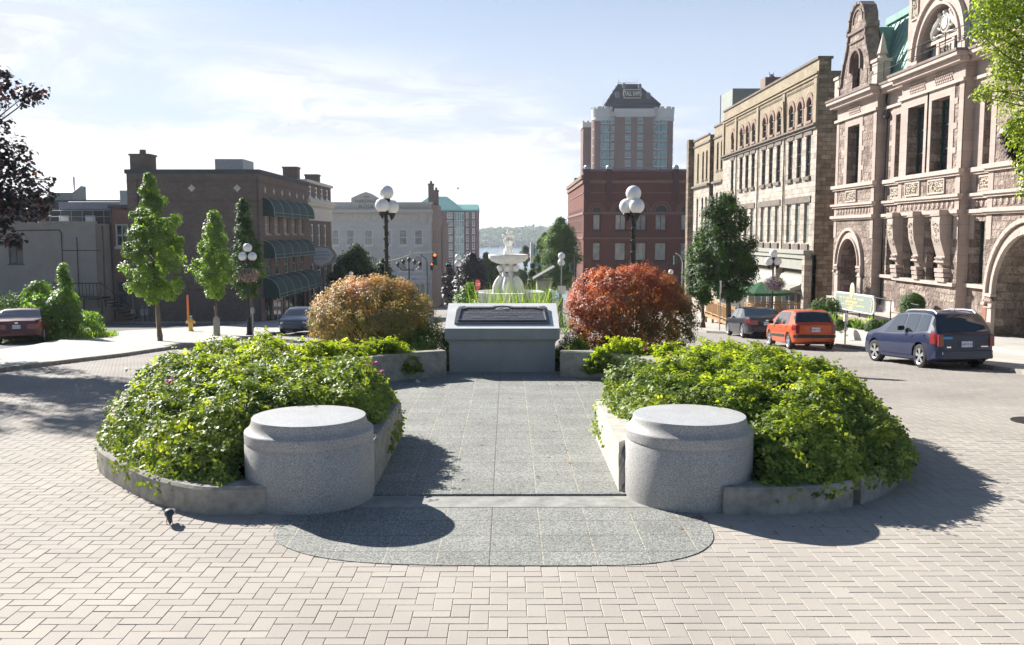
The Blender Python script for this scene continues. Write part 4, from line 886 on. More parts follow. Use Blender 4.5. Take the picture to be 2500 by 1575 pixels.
# ------------------------------------------------------------------ lamps, signals, hydrant, signs
def lamp(x, y, zg, label, globes, gr=.225, zb=None, pr=.06, mpost=None, basket=False, group='black lamp posts with white globes', vine=False):
    zb = gz(y) if zb is None else zb
    t = thing('street_lamp', (x, y, zb), label, 'street lamp', group)
    zc = zg - gr * 2.2   # collar where the arms spring
    mb = MB(); mb.lathe((x, y, 0), [(.20, zb - .05), (.20, zb + .12), (.15, zb + .2), (.13, zb + .7), (pr * 1.5, zb + .85), (pr * 1.05, zb + 1.0), (pr, (zb + zc) / 2), (pr * .85, zc - .25), (pr * 1.5, zc - .2), (pr * 1.1, zc - .12), (pr * 1.6, zc), (pr * .7, zc + .05), (pr * .6, zc + .18)], 14)
    for k in range(8):
        a = k * PI / 4; mb.bar((x + .9 * pr * math.cos(a), y + .9 * pr * math.sin(a), zb + 1), (x + .75 * pr * math.cos(a), y + .75 * pr * math.sin(a), zc - .25), pr * .16, n=5)
    mb.build('post', mpost or M['black_iron'], t, smooth=True)
    if vine:
        mb = MB(); pts = []
        for i in range(130):
            f = i / 129; a = f * 62; pts.append((x + pr * 1.15 * math.cos(a), y + pr * 1.15 * math.sin(a), zb + 1 + f * (zc - zb - 1.1)))
        mb.tube(pts, .014, 4); n = 900; q = rng.random(n); a = rng.random(n) * 6.28
        mb.build('light_string', M['iron_vine'], t)
    for i, (dx, dy, dz) in enumerate(globes):
        c = (x + dx, y + dy, zg + dz)
        mb = MB(); mb.sphere(c, gr, 20); gl = mb.build('globe', M['globe'], t, smooth=True)
        mb = MB()
        mb.lathe((c[0], c[1], 0), [(pr * .5, c[2] - gr - .16), (gr * .32, c[2] - gr - .1), (gr * .55, c[2] - gr + .005), (gr * .5, c[2] - gr + .03)], 12)
        if abs(dx) + abs(dy) > .05:
            mb.tube([(x, y, zc - .12), (x + dx * .5, y + dy * .5, zc - .14), (x + dx * .95, y + dy * .95, c[2] - gr - .2), (c[0], c[1], c[2] - gr - .1)], [.03, .025, .022, .03], 7)
            mb.tube([(x, y, zc - .3), (x + dx * .4, y + dy * .4, zc - .2), (x + dx * .3, y + dy * .3, zc - .08)], .014, 5)
        else: mb.bar((x, y, zc), (x, y, c[2] - gr), .03)
        mb.build('arm', M['black_iron'], t, smooth=True)
    return t
def P2(px, Y): return sx(px, Y)
S3 = [(0, 0, .0), (-.24, 0, -.42), (.22, 0, -.42)]
Y = 30.7; lamp(P2(943, Y), Y, onY(944, 470, Y).z, 'tall black lamp post with three white globes rising behind the copper bush', [(.03, 0, 0), (-.10, -.15, -.43), (.19, .12, -.47)], .235, vine=True, mpost=M['iron_vine'], pr=.07)
Y = 27.6; lamp(P2(1545, Y), Y, onY(1545, 472, Y).z, 'tall black lamp post with three white globes rising behind the red bush', [(0, 0, 0), (-.17, .15, -.38), (.08, -.15, -.38)], .232, vine=True, pr=.07)
Y = 44.5; t = lamp(P2(604, Y), Y, onY(604, 605, Y).z, 'lamp post with three globes and a flower basket among the left maples', S3, .215, pr=.05)
Y = 48.5; t = lamp(P2(1889, Y), Y, onY(1890, 619, Y).z, 'lamp post with three globes and a purple flower basket in front of the stone building', S3, .22, pr=.05)
Y = 62; lamp(P2(1118, Y), Y, onY(1118, 628, Y).z, 'green lamp post with two stacked globes left of the fountain', [(0, 0, 0), (-.02, -.1, -.42)], .22, pr=.045)
Y = 60; lamp(P2(1371, Y), Y, onY(1371, 625, Y).z, 'lamp post with two stacked globes right of the fountain', [(0, 0, 0), (-.02, -.1, -.42)], .23, pr=.045)
Y = 66; lamp(P2(1126, Y), Y, onY(1126, 702, Y).z, 'short white-globed bollard lamp below the dark trees left of the fountain', [(0, 0, 0)], .11, pr=.03, group='bollard lamps round the fountain')
lamp(P2(1346, Y), Y, onY(1346, 710, Y).z, 'short white-globed bollard lamp right of the fountain basin', [(0, 0, 0)], .13, pr=.03, group='bollard lamps round the fountain')
Y = 70; lamp(P2(856, Y), Y, onY(856, 668, Y).z, 'distant lamp whose globes just show over the copper bush by the far green trees', [(0, 0, 0), (.02, -.1, -.36)], .17, pr=.04)
Y = 40; lamp(P2(1639, Y), Y, onY(1639, 664, Y).z, 'lamp whose single globe pokes out over the top of the red bush', [(0, 0, 0)], .11, pr=.04)
# flower baskets
def basket(px, py, Y, w, h, cols, label):
    p = onY(px, py, Y); t = thing('flower_basket', p, label, 'hanging basket', 'flower baskets hung on the lamp posts')
    for nm, m, n, s in (('foliage', M['midleaf'], 900, .075), ('flowers', cols, 1500, .06)):
        u = unit(n); P = np.array(p) + u * np.array([w, w, h]) * rng.uniform(.65, 1.05, (n, 1)); P[:, 2] -= (rng.random(n) ** 3) * h * .6
        leaf_mesh(nm, P, u + unit(n) * .4, unit(n), np.full(n, s) * rng.uniform(.7, 1.3, n), m, t, .9, .15)
    mb = MB(); mb.lathe(p, [(.02, -h * .8), (w * .5, -h * .6), (w * .7, 0), (w * .72, .02)], 14)
    mb.bar(p + Vector((0, 0, 0)), p + Vector((0, 0, h * 1.3)), .012); mb.build('bowl', M['plastic'], t)
M['fl_pink'] = leafmat('pink_flowers', (.30, .10, .16), (.55, .30, .38), (.75, .62, .62), .3, .6, (1.2, 1.1, 1.1))
M['fl_purple'] = leafmat('purple_flowers', (.28, .10, .32), (.48, .28, .52), (.70, .58, .60), .3, .6, (1.2, 1.1, 1.1))
basket(607, 669, 44.2, .52, .30, M['fl_pink'], 'round basket of pink flowers on the lamp post among the left maples')
basket(1891, 690, 48.2, .56, .36, M['fl_purple'], 'round basket of purple flowers on the lamp post before the stone building')
# hydrant with marker pole
def hydrant():
    Y = 49.5; x = sx(459, Y); z = gz(Y) + .11; t = thing('fire_hydrant', (x, Y, z), 'yellow fire hydrant with a tall orange marker on the left pavement', 'hydrant')
    mb = MB(); mb.lathe((x, Y, z), [(.17, 0), (.17, .05), (.12, .06), (.115, .5), (.15, .52), (.15, .57), (.12, .6), (.10, .68), (.04, .74), (.04, .78), (.001, .78)], 16); mb.build('barrel', M['yellow'], t, smooth=True)
    for s in (-1, 1):
        mb = MB(); mb.bar((x, Y, z + .48), (x + s * .2, Y, z + .48), .055); mb.bar((x + s * .17, Y, z + .48), (x + s * .24, Y, z + .48), .07); mb.build('outlet', M['yellow'], t, smooth=True)
    mb = MB(); mb.bar((x, Y, z + .44), (x, Y - .2, z + .44), .075); mb.build('pumper_outlet', M['yellow'], t, smooth=True)
    mb = MB(); mb.bar((x - .12, Y, z + .5), (x - .12, Y, z + 1.95), .06, .05, 8); mb.build('marker_pole', M['orange'], t, smooth=True)
    mb = MB(); mb.lathe((x, Y, z), [(.05, .76), (.1, .78), (.1, .82), (.001, .84)], 12); mb.build('cap', mat('blue_cap', (.2, .4, .5), .5), t)
hydrant()
# wooden post, parking meter, pavement things
Y = 44.0; x = sx(523, Y); mb = MB(); mb.box(x - .13, x + .13, Y - .1, Y + .1, gz(Y), gz(Y) + .95); mb.add([(x - .13, Y - .1, gz(Y) + .95), (x + .13, Y - .1, gz(Y) + .95), (x + .13, Y + .1, gz(Y) + .95), (x - .13, Y + .1, gz(Y) + .95), (x, Y - .1, gz(Y) + 1.08), (x, Y + .1, gz(Y) + 1.08)], [[0, 1, 4], [3, 5, 2], [0, 4, 5, 3], [1, 2, 5, 4]])
single(mb, 'wooden_post', mat('weathered_post', (.30, .28, .24), .9, .3, 8, .4, 40), 'weathered grey wooden post with a pointed top before the short maple', 'post', loc=(x, Y, gz(Y)))
def meter(px, Y, label, hgt=1.35, s=1.0):
    x = sx(px, Y); z = gz(Y) + .1; t = thing('parking_meter', (x, Y, z), label, 'parking meter', 'parking meters at the kerb')
    mb = MB(); mb.bar((x, Y, z), (x, Y, z + hgt - .3), .03); mb.build('post', M['grey_metal'], t, smooth=True)
    mb = MB(); mb.lathe((x, Y, z + hgt - .3), [(.03, 0), (.09, .04), (.10, .2), (.08, .3), (.001, .34)], 12); mb.build('head', M['grey_metal'], t, smooth=True)
meter(612, 43.8, 'parking meter beside the flower-basket lamp on the left pavement')
def flat_post(px, Y, y0, y1, label):
    x = sx(px, Y); z1 = onY(px, y0, Y).z; zb = gz(Y) + .1; t = thing('bollard_post', (x, Y, zb), label, 'post'); mb = MB(); mb.bar((x, Y, zb), (x, Y, z1), .035); mb.build('shaft', M['grey_metal'], t, smooth=True)
    mb = MB(); mb.box(x - .07, x + .07, Y - .05, Y + .05, z1 - .30, z1); mb.build('cap', M['white'], t)
flat_post(2071, 36.0, 766, 838, 'white-topped grey parking meter post before the planter wall')
def sign_pole(px, Y, y0, y1, w, label, rz=.9):
    x = sx(px, Y); zt = onY(px, y0, Y).z; zb_ = onY(px, y1, Y).z; z = gz(Y) + .1
    t = thing('sign_post', (x, Y, z), label, 'sign'); mb = MB(); mb.bar((x, Y, z), (x, Y, zt), .03); mb.build('pole', M['grey_metal'], t, smooth=True)
    mb = MB(); u = Vector((math.cos(rz), math.sin(rz), 0)); mb.obox(((x, Y - .05, (zt + zb_) / 2)), u, Vector((-u.y, u.x, 0)), (0, 0, 1), w / 2, .012, (zt - zb_) / 2); mb.build('panel', M['white'], t)
sign_pole(1761, 50, 686, 716, .45, 'narrow white parking sign seen edge-on in front of the tall dense tree', 1.2)
Y = 58; x = sx(1371, Y); mb = MB(); mb.bar((x, Y, gz(Y)), (x, Y, onY(1371, 640, Y).z), .035)
t = thing('sign_post', (x, Y, gz(Y)), 'square white sign seen from behind right of the fountain', 'sign'); mb.build('pole', M['grey_metal'], t)
mb = MB(); a = onY(1361, 698, Y - .05); b = onY(1381, 718, Y - .05); mb.box(a.x, b.x, Y - .06, Y - .04, b.z, a.z); mb.build('panel', M['white'], t)
# stop sign
Y = 62; x = sx(1166, Y); z = onY(1166, 695, Y).z; t = thing('stop_sign', (x, Y, gz(Y)), 'red stop sign turned half away left of the fountain', 'sign')
mb = MB(); mb.bar((x, Y, gz(Y)), (x, Y, z + .3), .03); mb.build('post', M['grey_metal'], t)
u = Vector((math.cos(1.1), math.sin(1.1), 0)); w = Vector((-u.y, u.x, 0)); mb = MB(); vs = []
for s in (-.02, .02):
    for k in range(8): a = PI / 8 + k * PI / 4; vs.append(Vector((x, Y - .08, z)) + u * .36 * math.cos(a) + Vector((0, 0, .36 * math.sin(a))) + w * s)
mb.add(vs, [list(range(8)), list(range(8, 16))[::-1]] + [[i, (i + 1) % 8, 8 + (i + 1) % 8, 8 + i] for i in range(8)]); mb.build('plate', mat('stop_red', (.6, .03, .03), .5), t)
text_mesh('word', 'STOP', .26, M['white'], t, Vector((x, Y - .08, z)) - w * .025 if w.y > 0 else Vector((x, Y - .08, z)) + w * .025, (PI / 2, 0, 1.1), .003)
# traffic signals
M['sig_red'] = mat('signal_red_lit', (.9, .12, .02), .4, 0); b = M['sig_red'].node_tree.nodes['Principled BSDF']; b.inputs['Emission Color'].default_value = (1, .16, .03, 1); b.inputs['Emission Strength'].default_value = 1.2
M['sig_off'] = mat('signal_lens_off', (.03, .03, .03), .3, 0); M['sig_green'] = mat('signal_housing', (.04, .10, .07), .5, .1)
def head(t, x, Y, z, s=1.0, red=True):
    mb = MB(); mb.box(x - .18 * s, x + .18 * s, Y - .02, Y + .22, z - .5 * s, z + .5 * s)
    for k in (-1, 0, 1): mb.lathe((x, Y - .02, z + k * .32 * s), [(.13 * s, 0), (.13 * s, -.22 * s)], 12, 'Y', .0, PI)
    h = mb.build('signal_head', M['sig_green'], t)
    for k in (-1, 0, 1):
        mb = MB(); mb.lathe((x, Y - .03, z + k * .32 * s), [(.12 * s, 0), (.06 * s, -.03), (.001, -.035)], 14, 'Y'); mb.build('lens', M['sig_red'] if (k == 1 and red) else M['sig_off'], h_parent(h, t))
def h_parent(h, t): return h
Y = 95; xa = sx(918, Y); za = onY(918, 629, Y).z; xb = sx(1062, Y); zb2 = onY(1062, 616, Y).z
t = thing('traffic_signal', (xa, Y, gz(Y)), 'traffic signal on a long mast arm reaching over the street at left', 'traffic light', 'traffic signals at the crossing below')
mb = MB(); mb.bar((xa, Y, gz(Y)), (xa, Y, za), .16, .12, 10); mb.tube([(xa, Y, za - .6), (xa + 2, Y, za - .25), (xa + 4.2, Y, zb2 - .05), (xb, Y, zb2)], [.09, .08, .07, .05], 8); mb.bar((xa + 3.6, Y, zb2 - .25), (xa + 3.6, Y, zb2 + .15), .12); mb.build('mast', mat('pale_pole', (.48, .50, .47), .5), t, smooth=True)
head(t, xb, Y - .3, onY(1060, 632, Y).z, 1.25)
Y = 100; x = sx(1042, Y); t = thing('traffic_signal', (x, Y, gz(Y)), 'traffic signal on a dark green post by the corner of the cream building', 'traffic light', 'traffic signals at the crossing below')
mb = MB(); mb.bar((x, Y, gz(Y)), (x, Y, onY(1042, 640, Y).z), .10, .08); mb.tube([(x, Y, onY(1042, 640, Y).z), (x - .1, Y, onY(1042, 632, Y).z), (x - .7, Y, onY(1030, 622, Y).z)], .06, 6); mb.build('post', M['sig_green'], t, smooth=True)
head(t, sx(1054, Y), Y - .3, onY(1054, 651, Y).z, .8)
Y = 95; x = sx(1405, Y); z = onY(1405, 630, Y).z; t = thing('traffic_signal', (x, Y, gz(Y)), 'black traffic signal post with a side bracket right of the fountain', 'traffic light', 'traffic signals at the crossing below')
mb = MB(); mb.bar((x, Y, gz(Y)), (x, Y, z), .10); mb.tube([(x, Y, z - .1), (sx(1385, Y), Y, onY(1385, 630, Y).z)], .06, 6); mb.build('post', M['black_iron'], t, smooth=True)
head(t, sx(1395, Y), Y - .3, onY(1395, 653, Y).z, .95, False)
Y = 80; x = sx(1652, Y); z = onY(1652, 618, Y).z; t = thing('traffic_signal', (x, Y, gz(Y)), 'grey traffic signal showing between the red bush and the dark green trees', 'traffic light', 'traffic signals at the crossing below')
mb = MB(); mb.tube([(sx(1667, Y), Y, gz(Y)), (sx(1667, Y), Y, onY(1665, 640, Y).z), (sx(1660, Y), Y, onY(1660, 624, Y).z), (sx(1650, Y), Y, z)], .05, 7); mb.build('post', M['grey_metal'], t, smooth=True)
head(t, sx(1648, Y), Y - .3, onY(1648, 635, Y).z, .8, False)
# old five-lantern lamp before the cream building
Y = 100; x = sx(998, Y); z = onY(998, 640, Y).z; t = thing('street_lamp', (x, Y, gz(Y)), 'dark ornamental lamp with a cluster of lanterns before the cream building', 'street lamp')
mb = MB(); mb.bar((x, Y, gz(Y)), (x, Y, z), .11, .07)
for dx in (-1.2, -.6, .6, 1.2): mb.tube([(x, Y, z - .8), (x + dx * .6, Y, z - .9), (x + dx, Y, z - .4)], .05, 5)
mb.build('post', M['black_iron'], t, smooth=True)
for dx, dz in ((-1.2, -.25), (-.6, .0), (0, .25), (.6, 0), (1.2, -.25)):
    mb = MB(); mb.lathe((x + dx, Y, z + dz), [(.08, -.3), (.2, 0), (.22, .12), (.05, .3), (.001, .4)], 8); mb.build('lantern', M['plastic'], t)
# ------------------------------------------------------------------ the fountain
def fountain():
    Y = 62; x = sx(1241, Y); zt = onY(1240, 572, Y).z
    Z = lambda py: onY(1240, py, Y).z
    R_ = lambda px: abs(px) / F * Y
    t = thing('stone_fountain', (x, Y, gz(Y)), 'tall white tiered stone fountain in the middle of the street', 'fountain')
    st = mat('fountain_stone', (.85, .83, .78), .75, .14, 3, .3, 20)
    ZB = Z(745)
    mb = MB(); mb.lathe((x, Y, 0), [(R_(96), gz(Y) - .5), (R_(96), ZB - .3), (R_(90), ZB + .1), (R_(87), Z(722)), (R_(89), Z(718)), (R_(89), Z(712)), (R_(82), Z(711)), (R_(80), Z(725))], 40); mb.build('basin', st, t, smooth=True)
    mb = MB(); mb.lathe((x, Y, 0), [(R_(80), Z(717)), (.01, Z(717))], 40); mb.build('basin_water', mat('fountain_water', (.25, .33, .33), .08, 0, spec=.9), t)
    mb = MB(); mb.lathe((x, Y, 0), [(R_(26), Z(722)), (R_(24), Z(700)), (R_(17), Z(682)), (R_(14), Z(660)), (R_(16), Z(650)), (R_(20), Z(643))], 24); mb.build('pedestal', st, t, smooth=True)
    for k in range(6):   # scroll brackets with figures round the pedestal
        a = k * PI / 3 + .35; ca, sa = math.cos(a), math.sin(a); mb = MB()
        def q(r, z): return (x + ca * r, Y + sa * r, z)
        mb.tube([q(R_(33), Z(718)), q(R_(31), Z(700)), q(R_(26), Z(688)), q(R_(20), Z(676)), q(R_(19), Z(662)), q(R_(23), Z(652)), q(R_(20), Z(646))], [.20, .26, .24, .17, .16, .19, .1], 10)
        mb.sphere(q(R_(23), Z(653)), .17, 10); mb.sphere(q(R_(28), Z(694)), .22, 10); mb.sphere(q(R_(30), Z(710)), .25, 10); mb.build('scroll_bracket', st, t, smooth=True)
    mb = MB(); mb.lathe((x, Y, 0), [(R_(14), Z(645)), (R_(28), Z(643)), (R_(42), Z(637)), (R_(46), Z(633)), (R_(48), Z(631)), (R_(49), Z(623)), (R_(47), Z(621)), (R_(44), Z(622)), (R_(40), Z(628))], 40); mb.build('large_bowl', st, t, smooth=True)
    mb = MB(); mb.lathe((x, Y, 0), [(R_(13), Z(623)), (R_(12), Z(614)), (R_(8), Z(606)), (R_(7), Z(600)), (R_(11), Z(594)), (R_(12), Z(588)), (R_(9), Z(583)), (R_(7), Z(580))], 20)
    for k in range(5): a = k * 1.257; mb.sphere((x + R_(10) * math.cos(a), Y + R_(10) * math.sin(a), Z(587)), R_(4), 8); mb.sphere((x + R_(9) * math.cos(a + .6), Y + R_(9) * math.sin(a + .6), Z(612)), R_(4), 8)
    mb.build('figured_stem', st, t, smooth=True)
    mb = MB(); mb.lathe((x, Y, 0), [(R_(7), Z(582)), (R_(11), Z(579)), (R_(15), Z(575)), (R_(15), Z(572)), (R_(13), Z(572))], 24); mb.build('small_bowl', st, t, smooth=True)
    mb = MB(); mb.lathe((x, Y, 0), [(R_(4), Z(574)), (R_(4.5), Z(568)), (R_(3), Z(564)), (R_(4), Z(562)), (R_(1), Z(559)), (.02, Z(554))], 12); mb.build('finial', st, t, smooth=True)
    mb = MB(); R = random.Random(2)
    for k in range(12):
        a = k * PI / 6; c = (x + R_(14) * math.cos(a), Y + R_(14) * math.sin(a)); mb.tube([(c[0], c[1], Z(573)), (c[0] + .12 * math.cos(a), c[1] + .12 * math.sin(a), Z(590)), (c[0] + .16 * math.cos(a), c[1] + .16 * math.sin(a), Z(621))], .010, 4)
    wm, t_, b_ = base_mat('falling_water'); b_.inputs['Base Color'].default_value = (.85, .9, .92, 1); b_.inputs['Roughness'].default_value = .2; b_.inputs['Alpha'].default_value = .35
    mb.build('falling_water', wm, t)
fountain()
FG = grass('ornamental_grass', lambda: (rng.choice([-.55, -.1, .3, .75]) + rng.normal(0, .1), rng.uniform(23.7, 24.4)), 620, 1.8, M['blade'], 'tall wispy ornamental grass rising behind the plinth in front of the fountain', None, .45, 'ornamental grass', .008, .2)
low_mound((sx(1335, 50), 50), 1.3, 1.2, 2.3, M['midleaf'], 'hazy pale green shrub right of the fountain basin', 5000, .10, 'garden_shrub', 'shrub', None, 61, gz(50), .4)
low_mound((sx(1285, 55), 56), 1.3, 1.2, 1.5, M['midleaf'], 'low grey-green shrub between the fountain pedestal and the hazy pale shrub', 3000, .10, 'garden_shrub', 'shrub', None, 62, gz(56), .4)
tree((sx(1143, 50), 50), .3, [(.4, .4), (1.0, .8), (1.8, .75), (2.4, .45), (2.7, .15)], 'bright green leafy bush left of the fountain basin', M['bright'], 3800, .13, 64, 'garden_shrub', 'shrub', None, .04, cl=.25, ncl=60)
# ------------------------------------------------------------------ trees down the hill
def far_tree(px, py_top, py_bot, wpx, Y, m, label, n, seed, ls=.3, name='tree', group='trees down the hill towards the lake', prof=None, ncl=90):
    x = sx(px, Y); zt = onY(px, py_top, Y).z; zb_ = onY(px, py_bot, Y).z; g = gz(Y); H = zt - g; r = wpx / F * Y / 2; h0 = max(.12 * H, zb_ - g)
    prof = prof or [(0, .45), (.2, .85), (.45, 1), (.7, .82), (.88, .5), (1, .12)]
    env = [(h0 + (H - h0) * f, r * q) for f, q in prof]
    return tree((x, Y), h0, env, label, m, n, ls, seed, name, 'tree', group, .02 * H + .08, cl=r * .36, ncl=ncl, asp=.7, limbs=8)
far_tree(1368, 536, 700, 96, 118, M['midleaf'], 'big leafy green tree against the side of the red brick building', 24000, 101, .28, ncl=200)
far_tree(1330, 570, 680, 60, 135, M['midleaf'], 'lighter green tree leaning out left of the big leafy one', 11000, 102, .3)
far_tree(1150, 622, 740, 84, 110, M['plum'], 'dark plum-coloured tree under the green-roofed apartments', 16000, 103, .3, ncl=150)
far_tree(1096, 640, 740, 34, 112, M['plum'], 'thin brownish tree at the corner of the cream stone building', 1500, 104, .38)
far_tree(1185, 618, 720, 70, 140, M['midleaf'], 'rounded soft green tree just right of the plum tree', 12000, 105, .32)
far_tree(1212, 640, 720, 46, 150, M['darkleaf'], 'darker green tree behind the fountain stem at left', 4500, 106, .42)
far_tree(1300, 640, 720, 34, 120, M['darkleaf'], 'narrow dark conifer right of the fountain bowl', 4500, 107, .30, prof=[(0, .9), (.4, .75), (.7, .45), (1, .05)])
far_tree(1283, 600, 690, 24, 260, M['darkleaf'], 'lone pine with a flat crown standing against the lake', 2000, 108, .6, prof=[(0, .1), (.55, .15), (.62, .9), (.75, .5), (.82, .95), (1, .3)])
far_tree(1272, 655, 730, 50, 170, M['midleaf'], 'soft green tree right behind the fountain bowl', 4500, 109, .45)
far_tree(1160, 640, 720, 60, 190, M['midleaf'], 'pale green tree in front of the lake at left', 5000, 110, .5)
far_tree(1195, 645, 700, 60, 230, M['darkleaf'], 'dark green tree by the water behind the fountain', 4500, 111, .5)
far_tree(1250, 640, 700, 50, 245, M['midleaf'], 'green tree by the water exactly behind the fountain', 4000, 112, .5)
far_tree(1318, 630, 700, 40, 240, M['midleaf'], 'green tree by the water in front of the blue panel', 3000, 113, .5)
far_tree(868, 602, 740, 112, 95, M['darkleaf'], 'spreading dark green tree in front of the cream stone building', 11000, 114, .30)
far_tree(830, 640, 740, 60, 90, M['darkleaf'], 'lower dark green tree beside the ornate brick building', 4500, 115, .30)
far_tree(935, 635, 740, 70, 92, M['darkleaf'], 'small dark green tree under the mast arm', 4000, 116, .30)
# blue panel like a sail, grey shed, far car shapes down the street
Y = 150; mb = MB(); a = onY(1303, 598, Y); b = onY(1325, 640, Y); mb.box(a.x, b.x, Y, Y + 1.5, b.z - 9, a.z); t = thing('blue_pavilion', (a.x, Y, gz(Y)), 'bright blue slab-sided structure with a white edge beyond the fountain', 'structure')
mb.build('panel', mat('sky_blue_panel', (.06, .25, .62), .5), t); mb = MB(); mb.box(a.x - .5, a.x - .003, Y - .1, Y + 1.6, gz(Y), a.z + .4); mb.build('edge', M['white'], t)
Y = 105; a = onY(1307, 668, Y); b = onY(1348, 700, Y); t = thing('garden_shed', (a.x, Y, gz(Y)), 'small grey-roofed shelter right of the dark conifer', 'shelter')
mb = MB(); mb.box(a.x + .2, b.x, Y, Y + 4, gz(Y), onY(1320, 685, Y).z); mb.build('wall', mat('shed_grey', (.28, .27, .24), .8), t)
zr = onY(1320, 685, Y).z; mb = MB(); mb.add([(a.x - .2, Y - .4, zr), (b.x + .3, Y - .4, zr + 1.4), (b.x + .3, Y + 4.4, zr + 1.4), (a.x - .2, Y + 4.4, zr), (a.x - .2, Y - .4, zr + .2), (b.x + .3, Y - .4, zr + 1.6), (b.x + .3, Y + 4.4, zr + 1.6), (a.x - .2, Y + 4.4, zr + .2)], [[0, 1, 5, 4], [4, 5, 6, 7], [1, 2, 6, 5], [0, 4, 7, 3]]); mb.build('roof', mat('shed_roof', (.12, .125, .12), .9), t)
# far shore
def far_shore():
    N = 90; mb = MB(); xs = np.linspace(-1500, 1500, N); R = np.random.default_rng(5)
    pr = [(1780, -22), (1800, -12), (1850, 0), (2000, 4), (2300, 5)]
    vs = [];
    for x in xs:
        for y, z in pr: vs.append((x, y + 12 * math.sin(x * .013), z))
    k = len(pr); mb.add(vs, [[i * k + j, (i + 1) * k + j, (i + 1) * k + j + 1, i * k + j + 1] for i in range(N - 1) for j in range(k - 1)])
    m = mat('wooded_shore', (.03, .05, .02), .95, .4, .02); o = mb.build('far_shore', m); o['kind'] = 'structure'
    n = 70000; x = R.uniform(-420, 620, n); y = R.uniform(1775, 1990, n); zb = np.interp(y, [1780, 1800, 1850, 2000], [-22, -14, -7, -2])
    ph = R.random(n); Hh = 13 + 4 * np.sin(x * .021 + y * .01) + 3 * np.sin(x * .07 + y * .05) + 2.5 * np.sin(x * .19 + y * .13); P = np.stack([x, y, zb + Hh * ph ** .5], 1)
    o = leaf_mesh('far_woods', P, unit(n) + np.array([0, -.5, .8]), unit(n), R.uniform(4, 9, n), mat_leaf_far, None, .9, .2, .3 + .5 * ph + R.normal(0, .12, n), (0, 1800, -20)); tag(o, 'long wooded shore closing off the lake', 'woods', kind='stuff')
mat_leaf_far = leafmat('far_foliage', (.03, .055, .025), (.09, .13, .05), (.17, .21, .08), .2, .7)
far_shore()
# birds
def pigeon():
    p = (sx(415, 10.33), 10.02, 0.0); t = thing('pigeon', p, 'dark grey pigeon with pale wings pecking at the foot of the left curved wall', 'bird')
    me = bpy.data.meshes.new('body'); pts = [(.15, 0, .12), (.06, 0, .115), (-.03, 0, .12), (-.09, 0, .135), (-.13, -.005, .10), (-.155, -.01, .055), (-.18, -.012, .035)]; me.from_pydata(pts, [(i, i + 1) for i in range(6)], [])
    o = bpy.data.objects.new('body', me); COL.objects.link(o); sk = o.modifiers.new('s', 'SKIN'); o.modifiers.new('u', 'SUBSURF').levels = 2; o.modifiers['u'].render_levels = 2
    for v, r in zip(me.skin_vertices[0].data, ((.015, .008), (.035, .022), (.058, .052), (.048, .048), (.03, .03), (.022, .022), (.004, .004))): v.radius = r
    me.skin_vertices[0].data[2].use_root = True
    dg = bpy.context.evaluated_depsgraph_get(); m2 = bpy.data.meshes.new_from_object(o.evaluated_get(dg)); bpy.data.objects.remove(o); m2.materials.clear(); m2.materials.append(mat('pigeon_grey', (.06, .065, .075), .6, .4, 30)); m2.polygons.foreach_set('use_smooth', [True] * len(m2.polygons))
    b = bpy.data.objects.new('body', m2); COL.objects.link(b); b.parent = t
    for s in (-1, 1):
        mb = MB(); mb.add([(-.05, s * .05, .15), (.02, s * .068, .15), (.12, s * .04, .125), (.17, s * .02, .12), (.05, s * .062, .10), (-.04, s * .052, .11)], [[0, 1, 4, 5], [1, 2, 4], [2, 3, 4]]); mb.build('wing', mat('pigeon_pale', (.5, .5, .52), .6, .3, 30), t, local=True)
        mb = MB(); mb.bar((-.02, s * .025, .07), (-.03, s * .03, .0), .005); mb.bar((-.03, s * .03, .004), (-.06, s * .03, .002), .004); mb.build('leg', mat('bird_leg', (.4, .12, .1), .6), t, local=True)
    t.rotation_euler = (0, 0, 1.9)
pigeon()
p = onY(1118, 460, 60); t = thing('flying_bird', p, 'small dark bird flying in the white sky above the fountain', 'bird')
mb = MB(); mb.lathe((0, 0, 0), [(.001, -.16), (.05, -.05), (.06, .04), (.03, .12), (.001, .16)], 8, 'Y'); mb.build('body', M['plastic'], t, local=True, smooth=True)
mb = MB(); mb.add([(0, .06, .02), (0, -.08, .02), (.16, -.05, .09), (.34, -.08, .03), (.16, .05, .09)], [[0, 1, 2, 4], [4, 2, 3]]); mb.add([(0, .06, .02), (0, -.08, .02), (-.16, -.05, .09), (-.34, -.08, .05), (-.16, .05, .09)], [[4, 2, 1, 0], [3, 2, 4]]); mb.build('wings', M['plastic'], t, local=True)
mb = MB(); mb.lathe((0, 0, 0), [(.001, 0), (.45, 0)], 20); 
mh = single(MB(), 'x', M['plastic'], '', '') if False else None
p = onY(2500, 1032, 15.6); mb = MB(); mb.lathe((0, 0, 0), [(.40, .004), (.40, .010), (.36, .010), (.35, .007), (.001, .007)], 28); o = mb.build('manhole_cover', M['black_iron']); o.location = (9.1, 15.6, gz(15.6)); tag(o, 'dark iron manhole cover in the brick street at the right edge', 'manhole cover')
